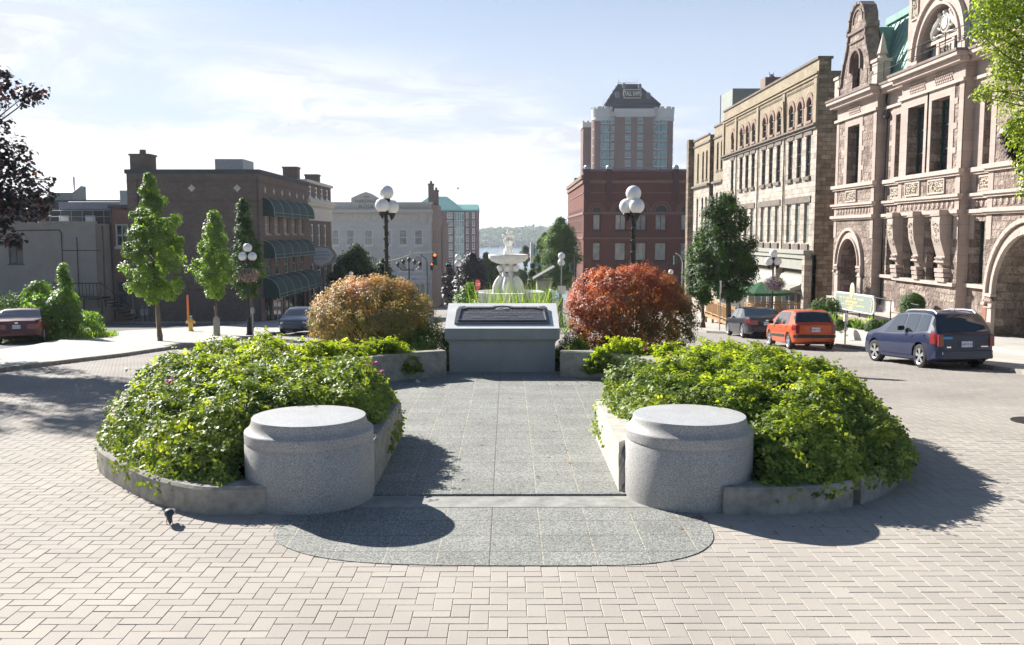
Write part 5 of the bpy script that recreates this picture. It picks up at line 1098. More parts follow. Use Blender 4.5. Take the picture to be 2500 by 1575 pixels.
# dry leaves on the paving
mb = MB(); R = random.Random(8)
for i in range(90):
    if i < 40: x, y, z = R.uniform(1.0, 2.4), R.uniform(19.0, 19.8), .045
    elif i < 70: x, y, z = R.uniform(-1.6, 1.3), R.uniform(11.2, 18), .045
    else: x, y, z = R.uniform(1.8, 4.5), R.uniform(9.6, 10.2), .012
    a = R.uniform(0, 6.28); s = R.uniform(.018, .04); c, d = math.cos(a), math.sin(a)
    mb.add([(x - c * s, y - d * s, z), (x + d * s * .5, y - c * s * .5, z + s * .3), (x + c * s, y + d * s, z + .004), (x - d * s * .5, y + c * s * .5, z + s * .25)], [[0, 1, 2, 3]])
o = mb.build('fallen_leaves', mat('dry_leaf', (.28, .12, .05), .8, .5, 20)); tag(o, 'dry brown leaves scattered over the paving round the plinth', 'fallen leaves', kind='stuff')
# ------------------------------------------------------------------ cars
def catmull(xs, ys, x):
    if x <= xs[0]: return ys[0]
    if x >= xs[-1]: return ys[-1]
    i = max(j for j in range(len(xs) - 1) if xs[j] <= x)
    h = xs[i + 1] - xs[i]; t = (x - xs[i]) / h
    def sl(j):
        if j == 0: return (ys[1] - ys[0]) / (xs[1] - xs[0])
        if j == len(xs) - 1: return (ys[-1] - ys[-2]) / (xs[-1] - xs[-2])
        a = (ys[j] - ys[j - 1]) / (xs[j] - xs[j - 1]); b = (ys[j + 1] - ys[j]) / (xs[j + 1] - xs[j])
        return 0 if a * b <= 0 else 2 * a * b / (a + b)
    m0, m1 = sl(i) * h, sl(i + 1) * h
    return (2 * t ** 3 - 3 * t ** 2 + 1) * ys[i] + (t ** 3 - 2 * t ** 2 + t) * m0 + (-2 * t ** 3 + 3 * t ** 2) * ys[i + 1] + (t ** 3 - t ** 2) * m1
def car(loc, rz, label, body, L, Wd, top, belt, wheels, wins, rear=None, group=None, wr=.31, lamp_spec=None, plate=None, clad=False, spokes=5, extras=(), hubdark=False, plan=None, fwin=None, frontlamps=False, steer=0):
    """local: x across, y = 0 at the tail to L at the nose, z up. top/belt: lists of (y, z)"""
    t = thing('parked_car', loc, label, 'car', group, rz)
    ty, tz = zip(*top); by, bz = zip(*belt); py_, pw = zip(*(plan or [(0, .86), (.12, .94), (.5, 1), (L - .9, .99), (L - .35, .93), (L - .08, .80), (L, .70)]))
    hw = Wd / 2
    def sec(y, n=10):
        T = catmull(ty, tz, y); B = min(catmull(by, bz, y), T - .01); w = hw * catmull(py_, pw, y)
        zb_ = .19 + .10 * max(0, (y - (L - .5)) / .5) ** 2 + .10 * max(0, (.35 - y) / .35)
        g = T - B; wt = max(w * .55, w * .97 - g * .36) if g > .06 else w * (.97 - g * 1.2)
        pts = [(0, zb_), (w * .80, zb_), (w * .96, zb_ + .05), (w * .99, zb_ + .16), (w, zb_ + (B - zb_) * .45), (w * 1.0, zb_ + (B - zb_) * .62), (w * .985, B - .04), (w * .965, B)]
        for k in range(1, 7): f = k / 6; pts.append((w * .965 + (wt - w * .965) * f, B + (g * .90) * f))
        pts += [(wt * .93, B + g * .96), (wt * .80, B + g * .985), (wt * .4, T), (0, T + .01)]
        return pts
    # 0..17 ; glass band = indices 7..13, roof band 13..17
    def S(y, i):
        p = sec(y); a = int(i); f = i - a
        if a >= len(p) - 1: return p[-1]
        return (p[a][0] + (p[a + 1][0] - p[a][0]) * f, p[a][1] + (p[a + 1][1] - p[a][1]) * f)
    ys = sorted(set([0, .02, .06] + [L * k / 64 for k in range(1, 64)] + [L - .06, L - .02, L]))
    rings = []
    for y in ys:
        p = sec(y); ring = [(a, y, b) for a, b in p] + [(-a, y, b) for a, b in p[-2:0:-1]]
        rings.append(ring)
    K = len(rings[0]); vs = []; fs = []
    def shr(ring, s, dy):
        cz = sum(p[2] for p in ring) / K; return [(p[0] * s, p[1] + dy, cz + (p[2] - cz) * s) for p in ring]
    rings = [shr(rings[0], .93, -.045)] + [shr(rings[0], .985, -.02)] + rings + [shr(rings[-1], .97, .03)] + [shr(rings[-1], .86, .06)]
    for r in rings: vs += r
    for i in range(len(rings) - 1):
        for j in range(K): a = i * K + j; b = i * K + (j + 1) % K; fs.append([a, b, b + K, a + K])
    fs += [list(range(K))[::-1], [(len(rings) - 1) * K + j for j in range(K)]]
    mb = MB(); mb.add(vs, fs); bo = mb.build('body', body, t, local=True)
    bm = bmesh.new(); bm.from_mesh(bo.data); bmesh.ops.recalc_face_normals(bm, faces=bm.faces[:]); bm.to_mesh(bo.data); bm.free()
    # cut the wheel arches
    for wy in wheels:
        for s in (-1, 1):
            cm_ = MB(); cm_.lathe((s * (hw - .02), wy, wr + .01), [(.001, -.26), (wr + .055, -.26), (wr + .055, .2), (.001, .2)], 28, 'X'); co = cm_.build('cut', body)
            bmc = bmesh.new(); bmc.from_mesh(co.data); bmesh.ops.remove_doubles(bmc, verts=bmc.verts, dist=.003); bmesh.ops.recalc_face_normals(bmc, faces=bmc.faces[:]); bmc.to_mesh(co.data); bmc.free()
            co.parent = t; bpy.context.view_layer.update()
            md = bo.modifiers.new('c', 'BOOLEAN'); md.object = co; md.operation = 'DIFFERENCE'; md.solver = 'EXACT'
            bpy.context.view_layer.update(); nm = bpy.data.meshes.new_from_object(bo.evaluated_get(bpy.context.evaluated_depsgraph_get())); bo.modifiers.clear(); bo.data = nm; bpy.data.objects.remove(co)
    bo.data.name = 'body'; me = bo.data; me.polygons.foreach_set('use_smooth', [True] * len(me.polygons))
    try: me.set_sharp_from_angle(angle=math.radians(32))
    except Exception: pass
    # panels that follow the body
    def panel(name, y0, y1, i0, i1, sides, m, off=.006, n=8, k=6, parent=t, skew=0, skew2=0):
        for s in sides:
            mb = MB(); vs = []
            for a in range(n + 1):
                for b in range(k + 1):
                    fi = b / k; y = y0 + (y1 - y0) * a / n + (skew * (1 - a / n) + skew2 * a / n) * fi; i = i0 + (i1 - i0) * fi; x, z = S(y, i)
                    e = .01; x2, z2 = S(y, min(i + .1, 17)); x3, z3 = S(y + e, i)
                    d1 = Vector((x2 - x, 0, z2 - z)); d2 = Vector((x3 - x, e, z3 - z)); nn = d2.cross(d1)
                    if nn.length < 1e-9: nn = Vector((1, 0, 0))
                    nn.normalize()
                    if nn.x < -.01 or (abs(nn.x) <= .01 and nn.z < 0): nn = -nn
                    if nn.z < -.3: nn = -nn
                    p = Vector((x, y, z)) + nn * off; vs.append((p.x * s, p.y, p.z))
            fs = [[a * (k + 1) + b, (a + 1) * (k + 1) + b, (a + 1) * (k + 1) + b + 1, a * (k + 1) + b + 1] for a in range(n) for b in range(k)]
            mb.add(vs, fs); o = mb.build(name, m, parent, local=True, smooth=True)
        return o
    def both(name, y0, y1, i0, i1, m, off=.006):   # one panel spanning both sides over the centre line
        mb = MB(); vs = []; n = 10; k = 12
        for a in range(n + 1):
            y = y0 + (y1 - y0) * a / n
            for b in range(k + 1):
                f = b / k * 2 - 1; i = i1 + (i0 - i1) * abs(f) if abs(f) > 0 else i1; x, z = S(y, i); s = -1 if f < 0 else 1
                zz1 = S(min(L, y + .02), 17)[1]; zz0 = S(max(0, y - .02), 17)[1]; sl = (zz1 - zz0) / .04; nn = Vector((0, -sl, 1)).normalized()
                vs.append((x * s, y + nn.y * off * 1.5, z + nn.z * off * 1.5))
        mb.add(vs, [[a * (k + 1) + b, a * (k + 1) + b + 1, (a + 1) * (k + 1) + b + 1, (a + 1) * (k + 1) + b] for a in range(n) for b in range(k)])
        return mb.build(name, m, t, local=True, smooth=True)
    for y0, y1, sk0, sk1 in wins: panel('side_window', y0, y1, 7.35, 12.7, (-1, 1), M['car_glass'], skew=sk0, skew2=sk1)
    if rear: both('rear_window', rear[0], rear[1], rear[2], 17, M['car_glass'])
    if fwin: both('windscreen', fwin[0], fwin[1], fwin[2], 17, M['car_glass'])
    # door seams and handles
    for a, b, *_ in wins[:2]:
        for s in (-1, 1):
            mb = MB(); x, z = S(a + .16, 6.3); mb.box(*sorted((s * (x - .004), s * (x + .028))), a + .08, a + .24, z - .07, z - .045); mb.build('door_handle', body, t, local=True)
    if clad: panel('side_moulding', wheels[0] + wr + .12, wheels[1] - wr - .12, 3.6, 4.3, (-1, 1), clad if not isinstance(clad, bool) else M['plastic'], .014, 4, 2)
    for k, (a, b, *_) in enumerate(wins[:2]):
        panel('door_seam', a - .045, a - .033, 1.9, 7.2, (-1, 1), M['plastic'], .003, 1, 8)
    panel('door_seam', wins[1][1] + .11 if len(wins) > 1 else wins[0][1], (wins[1][1] + .122) if len(wins) > 1 else wins[0][1] + .012, 1.9, 7.2, (-1, 1), M['plastic'], .003, 1, 8)
    # wheels
    for wy in wheels:
        for s in (-1, 1):
            c = Vector((s * (hw - .115), wy, wr)); mb = MB()
            rot = steer if wy == wheels[1] else 0
            mb.lathe((0, 0, 0), [(wr * .66, -.095), (wr * .9, -.10), (wr * .985, -.08), (wr, -.05), (wr, .05), (wr * .985, .08), (wr * .9, .10), (wr * .66, .095)], 32, 'X')
            ty_ = mb.build('wheel', M['rubber'], None, smooth=True); ty_.parent = t; ty_.location = c; ty_.rotation_euler = (0, 0, rot)
            mb = MB(); mb.lathe((s * .02, 0, 0), [(wr * .68, s * .07), (wr * .66, s * .06), (wr * .62, s * .02), (wr * .60, -s * .02), (.001, -s * .03)], 28, 'X')
            dk = mb.build('rim_barrel', M['plastic'], ty_, local=True, smooth=True); mb = MB()
            mb.lathe((s * .02, 0, 0), [(wr * .685, s * .065), (wr * .685, s * .078), (wr * .61, s * .06), (wr * .60, s * .04)], 28, 'X')
            for k in range(spokes):
                a = 2 * PI * k / spokes + .3
                for da in (-.16, .16) if spokes < 7 else (0,):
                    p0 = Vector((s * .075, math.cos(a + da * .9) * .06, math.sin(a + da * .9) * .06)); p1 = Vector((s * .078, math.cos(a + da) * wr * .64, math.sin(a + da) * wr * .64)); d = (p1 - p0); u = d.normalized(); v = Vector((1, 0, 0)); q = u.cross(v)
                    mb.obox((p0 + p1) / 2, u, v, q, d.length / 2, .012, .020)
            mb.lathe((s * .06, 0, 0), [(.07, 0), (.065, s * .03), (.001, s * .035)], 14, 'X'); mb.build('rim', M['alloy'], ty_, local=True, smooth=False)
    # mirrors
    for s in (-1, 1):
        a = wins[-1][1] if not fwin else fwin[0] + .1; a = wins[1][1] - .06 if len(wins) > 1 else wins[0][1]; x, z = S(a, 8)
        mb = MB(); mb.obox((s * (x + .13), a, z + .05), (1, 0, 0), (0, 1, 0), (0, 0, 1), .10, .05, .065); mb.build('mirror', body if lamp_spec.get('mir') else M['plastic'], t, local=True, bevel=.02)
    # tail
    ls = lamp_spec
    def tailbox(name, x0, x1, z0, z1, m, y=-.045, d=.02, bev=.0, parent=t):
        mb = MB(); mb.box(x0, x1, y - d, y + .05, z0, z1); return mb.build(name, m, parent, local=True, bevel=bev)
    for s in (-1, 1):
        if ls.get('tail'):
            y0, y1, i0, i1 = ls['tail']; panel('tail_lamp', y0, y1, i0, i1, (s,), M['red_lamp'], .012, 6, 5)
            x0, x1, z0, z1 = ls['tailr']; tailbox('tail_lamp', min(s * x0, s * x1), max(s * x0, s * x1), z0, z1, M['red_lamp'], bev=.01)
        if frontlamps:
            mb = MB(); mb.sphere((s * hw * .62, L - .06, .62), .13, 14, .6); mb.build('headlight', M['chrome'], t, local=True, smooth=True)
    if ls.get('bumper'):
        z0, z1, mm, dpt = ls['bumper']; w = hw * .93; mb = MB(); pts = [(-w - .02, .25), (-w, .05), (-w * .86, -.05 - dpt), (-w * .4, -.07 - dpt), (w * .4, -.07 - dpt), (w * .86, -.05 - dpt), (w, .05), (w + .02, .25)]
        mb.prism(pts, z0, z1); mb.build('bumper', mm, t, local=True, bevel=.015)
    if plate:
        w_, z, txt = plate; mb = MB(); mb.box(-.155, .155, -.085 - w_, -.04, z - .078, z + .078); pl = mb.build('licence_plate', M['plate'], t, local=True)
        tx = text_mesh('plate_number', txt, .10, M['plate_ink'], None, (0, -.088 - w_, z - .005), (PI / 2, 0, 0), .001); tx.parent = pl
    for e in extras: e(t, S, tailbox, panel)
    return t
CG = 'cars parked along the right kerb'
# orange hatchback
M['p_orange'] = paint('orange_paint', (.52, .085, .018), .15); M['p_blue'] = paint('deep_blue_paint', (.002, .010, .05), .0); M['p_black'] = paint('blue_black_paint', (.006, .008, .018), .0); M['p_burg'] = paint('burgundy_paint', (.075, .012, .02), .4); M['p_silver'] = paint('slate_blue_paint', (.06, .08, .11), .5)
M['amber'] = mat('amber_lens', (.6, .22, .03), .2, 0)
def hatch_extra(t, S, tb, panel):
    tb('boot_seam', -.66, .66, .615, .622, M['plastic'], y=-.047, d=.004)
    tb('tailgate_badge', -.07, .07, .80, .83, M['chrome'], y=-.045, d=.012)
    tb('exhaust_trim', -.3, .3, .22, .27, M['plastic'], y=-.04, d=.03)
def slopez(y): return gz(y)
def zc(y): return gz(y) + .002
PT = -math.atan(.066)   # the street falls away: pitch each car to its slope
def tilt(t, rz=0): t.rotation_euler = (PT, 0, rz); return t
tilt(car((11.4, 33.9, zc(33.9)), 0, 'orange hatchback with black bumper strip parked between the dark sedan and the blue wagon', M['p_orange'], 3.98, 1.69,
    [(0, .93), (.06, 1.0), (.16, 1.18), (.30, 1.38), (.5, 1.455), (1.0, 1.49), (1.8, 1.485), (2.3, 1.42), (2.7, 1.20), (3.05, .98), (3.5, .88), (3.85, .76), (3.98, .66)],
    [(0, .90), (.5, .93), (1.6, .89), (2.7, .86), (3.05, .88), (3.5, .80), (3.98, .60)], (.62, 3.12), [(1.52, 2.4, .0, -.12), (.72, 1.44, .05, .0), (2.46, 2.72, 0, -.2)][0:2] if 0 else [(.72, 1.42, .12, 0), (1.5, 2.62, 0, -.3)],
    (.08, .34, 10.5), CG, .30, dict(tail=(.0, .22, 5.4, 8.2), tailr=(.60, .74, .62, .93), bumper=(.45, .57, M['plastic'], .03)), (.0, .76, 'APEB 913'), clad=M['plastic'], fwin=(2.36, 3.0, 13.3), extras=(hatch_extra,)))
# blue crossover wagon
def wagon_extra(t, S, tb, panel):
    for s in (-1, 1):
        mb = MB(); x = .56 * s; pts = [(x, .42, 1.52), (x * 1.02, .55, 1.60), (x * 1.03, 1.0, 1.625), (x * 1.03, 1.7, 1.62), (x * 1.02, 1.95, 1.60), (x, 2.1, 1.535)]
        mb.tube(pts, [.03, .032, .03, .03, .032, .03], 8); mb.build('roof_rail', M['chrome'], t, local=True, smooth=True)
    tb('tailgate_glass_base', -.70, .70, .93, .955, M['plastic'], y=-.045, d=.006)
    tb('blue_sticker', -.66, -.40, .84, .90, mat('blue_sticker', (.04, .28, .62), .5, 0), y=-.045, d=.006)
    tb('number_recess', -.30, .30, .55, .80, M['p_blue2'], y=-.045, d=.004)
    for s in (-1, 1): tb('reversing_lamp', min(s * .60, s * .72), max(s * .60, s * .72), .42, .50, M['chrome'], y=-.09, d=.02, bev=.008)
    tb('trim_badge', .42, .62, .62, .65, M['chrome'], y=-.045, d=.006); tb('trim_badge', -.56, -.44, .60, .64, M['chrome'], y=-.045, d=.006)
    mb = MB(); mb.lathe((.42, -.06, .27), [(.045, -.12), (.045, .1)], 12, 'Y'); mb.build('exhaust_pipe', M['chrome'], t, local=True)
    mb = MB(); mb.bar((.0, .55, 1.56), (.0, .48, 1.76), .006); mb.build('aerial', M['plastic'], t, local=True)
    panel('sill_skirt', .95, 2.95, 1.7, 2.9, (-1, 1), M['p_blue'], .03, 4, 3)
M['p_blue2'] = paint('deep_blue_panel', (.002, .009, .042), .0)
tilt(car((12.5, 24.9, zc(24.9)), 0, 'dark blue tall wagon with silver roof rails parked nearest, right of the orange car', M['p_blue'], 4.37, 1.80,
    [(0, .97), (.05, 1.0), (.22, 1.30), (.36, 1.50), (.55, 1.56), (1.1, 1.60), (1.9, 1.595), (2.35, 1.52), (2.8, 1.28), (3.2, 1.06), (3.7, .96), (4.15, .82), (4.37, .70)],
    [(0, .95), (.4, 1.02), (1.2, .97), (2.4, .93), (3.2, .93), (3.7, .86), (4.37, .66)], (.80, 3.40), [(.42, .95, .05, .02), (1.05, 1.72, 0, 0), (1.82, 2.82, 0, -.42)],
    (.08, .34, 10.2), CG, .335, dict(tail=(.0, .26, 5.0, 8.2), tailr=(.66, .80, .64, .97), bumper=(.30, .52, M['p_blue'], .06)), (.0, .70, 'BNKM 041'), fwin=(2.42, 3.14, 13.3), extras=(wagon_extra,), steer=.15), .09)
# dark sedan
def sedan_extra(t, S, tb, panel):
    tb('boot_seam', -.70, .70, .585, .592, M['plastic'], y=-.047, d=.004); tb('boot_badge', -.06, .06, .83, .89, M['chrome'], y=-.045, d=.01)
tilt(car((12.05, 42.6, zc(42.6)), 0, 'dark navy sedan parked farthest, left of the orange hatchback', M['p_black'], 4.9, 1.84,
    [(0, .98), (.1, 1.02), (.55, 1.05), (.95, 1.22), (1.35, 1.40), (1.8, 1.455), (2.5, 1.455), (3.0, 1.36), (3.45, 1.12), (3.8, .97), (4.4, .86), (4.8, .72), (4.9, .64)],
    [(0, .92), (.6, .98), (1.6, .94), (3.4, .90), (4.2, .80), (4.9, .58)], (1.05, 3.85), [(1.35, 2.2, .12, 0), (2.28, 3.25, 0, -.25)],
    (.62, 1.28, 13.2), CG, .33, dict(tail=(.0, .22, 5.2, 7.6), tailr=(.42, .80, .66, .88), bumper=(.40, .56, M['p_black'], .05)), (.0, .72, 'ARWT 562'), fwin=(2.98, 3.7, 13.3), spokes=9, extras=(sedan_extra,)))
# burgundy sedan on the left
tb_ = (sx(30, 38.3), 38.3, gz(38) + .01)
tilt(car(tb_, 0, 'burgundy sedan parked at the left edge by the shrub island', M['p_burg'], 5.0, 1.86,
    [(0, .96), (.1, 1.0), (.6, 1.03), (1.0, 1.22), (1.4, 1.41), (1.9, 1.46), (2.6, 1.46), (3.1, 1.36), (3.5, 1.12), (3.85, .97), (4.5, .86), (4.9, .72), (5.0, .64)],
    [(0, .90), (.6, .96), (1.6, .92), (3.4, .88), (4.2, .78), (5.0, .56)], (1.05, 3.9), [(1.4, 2.25, .12, 0), (2.33, 3.3, 0, -.25)],
    (.66, 1.32, 13.2), None, .33, dict(tail=(.0, .3, 4.8, 7.2), tailr=(.40, .82, .60, .80), bumper=(.36, .54, M['p_burg'], .06)), (.0, .70, 'AAXE 290'), fwin=(3.02, 3.75, 13.3), spokes=9, extras=(sedan_extra,)), .36)
# oncoming sedan half hidden by the copper bush
tt = car((sx(712, 47), 51.5, gz(51.5) + .01), PI, 'slate-coloured sedan facing uphill, half hidden by the copper bush', M['p_silver'], 4.6, 1.76,
    [(0, .96), (.1, 1.0), (.6, 1.03), (1.0, 1.22), (1.4, 1.38), (1.9, 1.43), (2.4, 1.42), (2.85, 1.30), (3.25, 1.08), (3.5, .95), (4.1, .86), (4.5, .74), (4.6, .66)],
    [(0, .90), (.6, .96), (1.6, .92), (3.2, .88), (4.0, .80), (4.6, .60)], (.95, 3.6), [(1.3, 2.1, .12, 0), (2.18, 3.05, 0, -.25)],
    (.66, 1.32, 13.2), None, .31, dict(bumper=None, mir=1), None, fwin=(2.78, 3.44, 13.3), frontlamps=True, spokes=9)
tt.rotation_euler = (-PT, 0, PI)
# ------------------------------------------------------------------ buildings
def facade(mb, O, U, N, wid, z0, z1, holes, depth=.12):
    """wall sheet from O along U (width wid), from z0 to z1, real openings with reveals. holes: (u0,u1,v0,v1,arch)"""
    O = Vector(O); U = Vector(U); N = Vector(N); Z = Vector((0, 0, 1))
    def P(u, z, d=0): return Vector((O.x, O.y, 0)) + U * u + Z * z - N * d
    us = sorted(set([0, wid] + [h[0] for h in holes] + [h[1] for h in holes])); zs = sorted(set([z0, z1] + [h[2] for h in holes] + [h[3] for h in holes]))
    for i in range(len(us) - 1):
        for j in range(len(zs) - 1):
            uc = (us[i] + us[i + 1]) / 2; zc_ = (zs[j] + zs[j + 1]) / 2
            if any(h[0] < uc < h[1] and h[2] < zc_ < h[3] for h in holes): continue
            mb.quad(P(us[i], zs[j]), P(us[i + 1], zs[j]), P(us[i + 1], zs[j + 1]), P(us[i], zs[j + 1]), N)
    for h in holes:
        u0, u1, v0, v1 = h[:4]; arch = len(h) > 4 and h[4]; r = (u1 - u0) / 2; uc = (u0 + u1) / 2; d = h[5] if len(h) > 5 else depth
        sp = v1 - r if arch else v1
        mb.quad(P(u0, v0), P(u0, sp), P(u0, sp, d), P(u0, v0, d), U); mb.quad(P(u1, v0), P(u1, sp), P(u1, sp, d), P(u1, v0, d), -U); mb.quad(P(u0, v0), P(u1, v0), P(u1, v0, d), P(u0, v0, d), Z)
        if arch:
            n = 12; A = [(uc - r * math.cos(PI * k / n), sp + r * math.sin(PI * k / n)) for k in range(n + 1)]
            for k in range(n):
                a, b = A[k], A[k + 1]; mb.quad(P(*a), P(*b), P(*b, d), P(*a, d), U * (uc - a[0]) + Z * (sp - a[1] - .01))
                mb.quad(P(a[0], a[1]), P(b[0], b[1]), P(b[0], v1), P(a[0], v1), N) if v1 - min(a[1], b[1]) > 1e-4 else None
        else: mb.quad(P(u0, v1), P(u1, v1), P(u1, v1, d), P(u0, v1, d), -Z)
def window(parent, O, U, N, h, glassm, framem, depth=.12, fw=.07, bars=(1,), vbars=(), name='window', sill=None, glass_name='pane'):
    """frame as the part, glass as its child"""
    O = Vector(O); U = Vector(U); N = Vector(N); Z = Vector((0, 0, 1)); u0, u1, v0, v1 = h[:4]; arch = len(h) > 4 and h[4]; d = h[5] if len(h) > 5 else depth
    B = Vector((O.x, O.y, 0)); r = (u1 - u0) / 2; uc = (u0 + u1) / 2; sp = v1 - r if arch else v1
    def ob(mb, a0, a1, b0, b1, d0, d1): mb.obox(B + U * (a0 + a1) / 2 + Z * (b0 + b1) / 2 - N * (d0 + d1) / 2, U, N, Z, (a1 - a0) / 2, (d1 - d0) / 2, (b1 - b0) / 2)
    mb = MB(); D0 = d - .06; D1 = d + .01
    ob(mb, u0 + .002, u0 + fw, v0 + .002, sp - .002, D0, D1); ob(mb, u1 - fw, u1 - .002, v0 + .002, sp - .002, D0, D1); ob(mb, u0 + fw, u1 - fw, v0 + .002, v0 + fw, D0, D1)
    if arch:
        n = 10
        for k in range(n):
            a0 = PI * k / n; a1 = PI * (k + 1) / n; m_ = (a0 + a1) / 2; c = B + U * (uc - (r - fw / 2) * math.cos(m_)) + Z * (sp + (r - fw / 2) * math.sin(m_)) - N * (D0 + D1) / 2
            mb.obox(c, U * math.sin(m_) + Z * math.cos(m_), N, -U * math.cos(m_) + Z * math.sin(m_), (r - fw / 2) * PI / n / 2 * 1.05, .035, fw / 2)
        ob(mb, u0 + fw, u1 - fw, sp - fw / 2, sp + fw / 2, D0 + .003, D1)
    else: ob(mb, u0 + fw, u1 - fw, v1 - fw, v1 - .002, D0, D1)
    for k in range(len(bars) if not isinstance(bars, int) else 0):
        z = v0 + (sp - v0) * (bars[k] if bars[k] < 1 else .5); ob(mb, u0 + fw, u1 - fw, z - fw * .35, z + fw * .35, D0 + .004, D1)
    for k in vbars: u = u0 + (u1 - u0) * k; ob(mb, u - fw * .3, u + fw * .3, v0 + fw, sp - fw * .3, D0 + .008, D1)
    if sill: ob(mb, u0 - .08, u1 + .08, v0 - sill, v0 - .002, -.07, .02)
    f = mb.build(name, framem, parent)
    f['_w'] = parent['_w']
    g = MB(); dd = d - .012
    def Q(u, z): return B + U * u + Z * z - N * dd
    pts = [Q(u0, v0), Q(u1, v0), Q(u1, sp)]
    if arch: pts += [Q(uc + r * math.cos(PI * k / 12), sp + r * math.sin(PI * k / 12)) for k in range(1, 12)]
    pts += [Q(u0, sp)]
    g.poly(pts, N); g.build(glass_name, glassm, f); return f
def trim(mb, O, U, N, a0, a1, z0, z1, proud):
    O = Vector(O); U = Vector(U); N = Vector(N); B = Vector((O.x, O.y, 0))
    mb.obox(B + U * (a0 + a1) / 2 + Vector((0, 0, (z0 + z1) / 2)) + N * (proud / 2 - .01), U, N, Vector((0, 0, 1)), (a1 - a0) / 2, proud / 2 + .01, (z1 - z0) / 2)
def shell(mb, x0, x1, y0, y1, z0, z1, skip=()):
    if '-Y' not in skip: mb.quad((x0, y0, z0), (x1, y0, z0), (x1, y0, z1), (x0, y0, z1), (0, -1, 0))
    if '+Y' not in skip: mb.quad((x0, y1, z0), (x1, y1, z0), (x1, y1, z1), (x0, y1, z1), (0, 1, 0))
    if '-X' not in skip: mb.quad((x0, y0, z0), (x0, y1, z0), (x0, y1, z1), (x0, y0, z1), (-1, 0, 0))
    if '+X' not in skip: mb.quad((x1, y0, z0), (x1, y1, z0), (x1, y1, z1), (x1, y0, z1), (1, 0, 0))
    if 'top' not in skip: mb.quad((x0, y0, z1), (x1, y0, z1), (x1, y1, z1), (x0, y1, z1), (0, 0, 1))
X_, Y_ = Vector((1, 0, 0)), Vector((0, 1, 0))
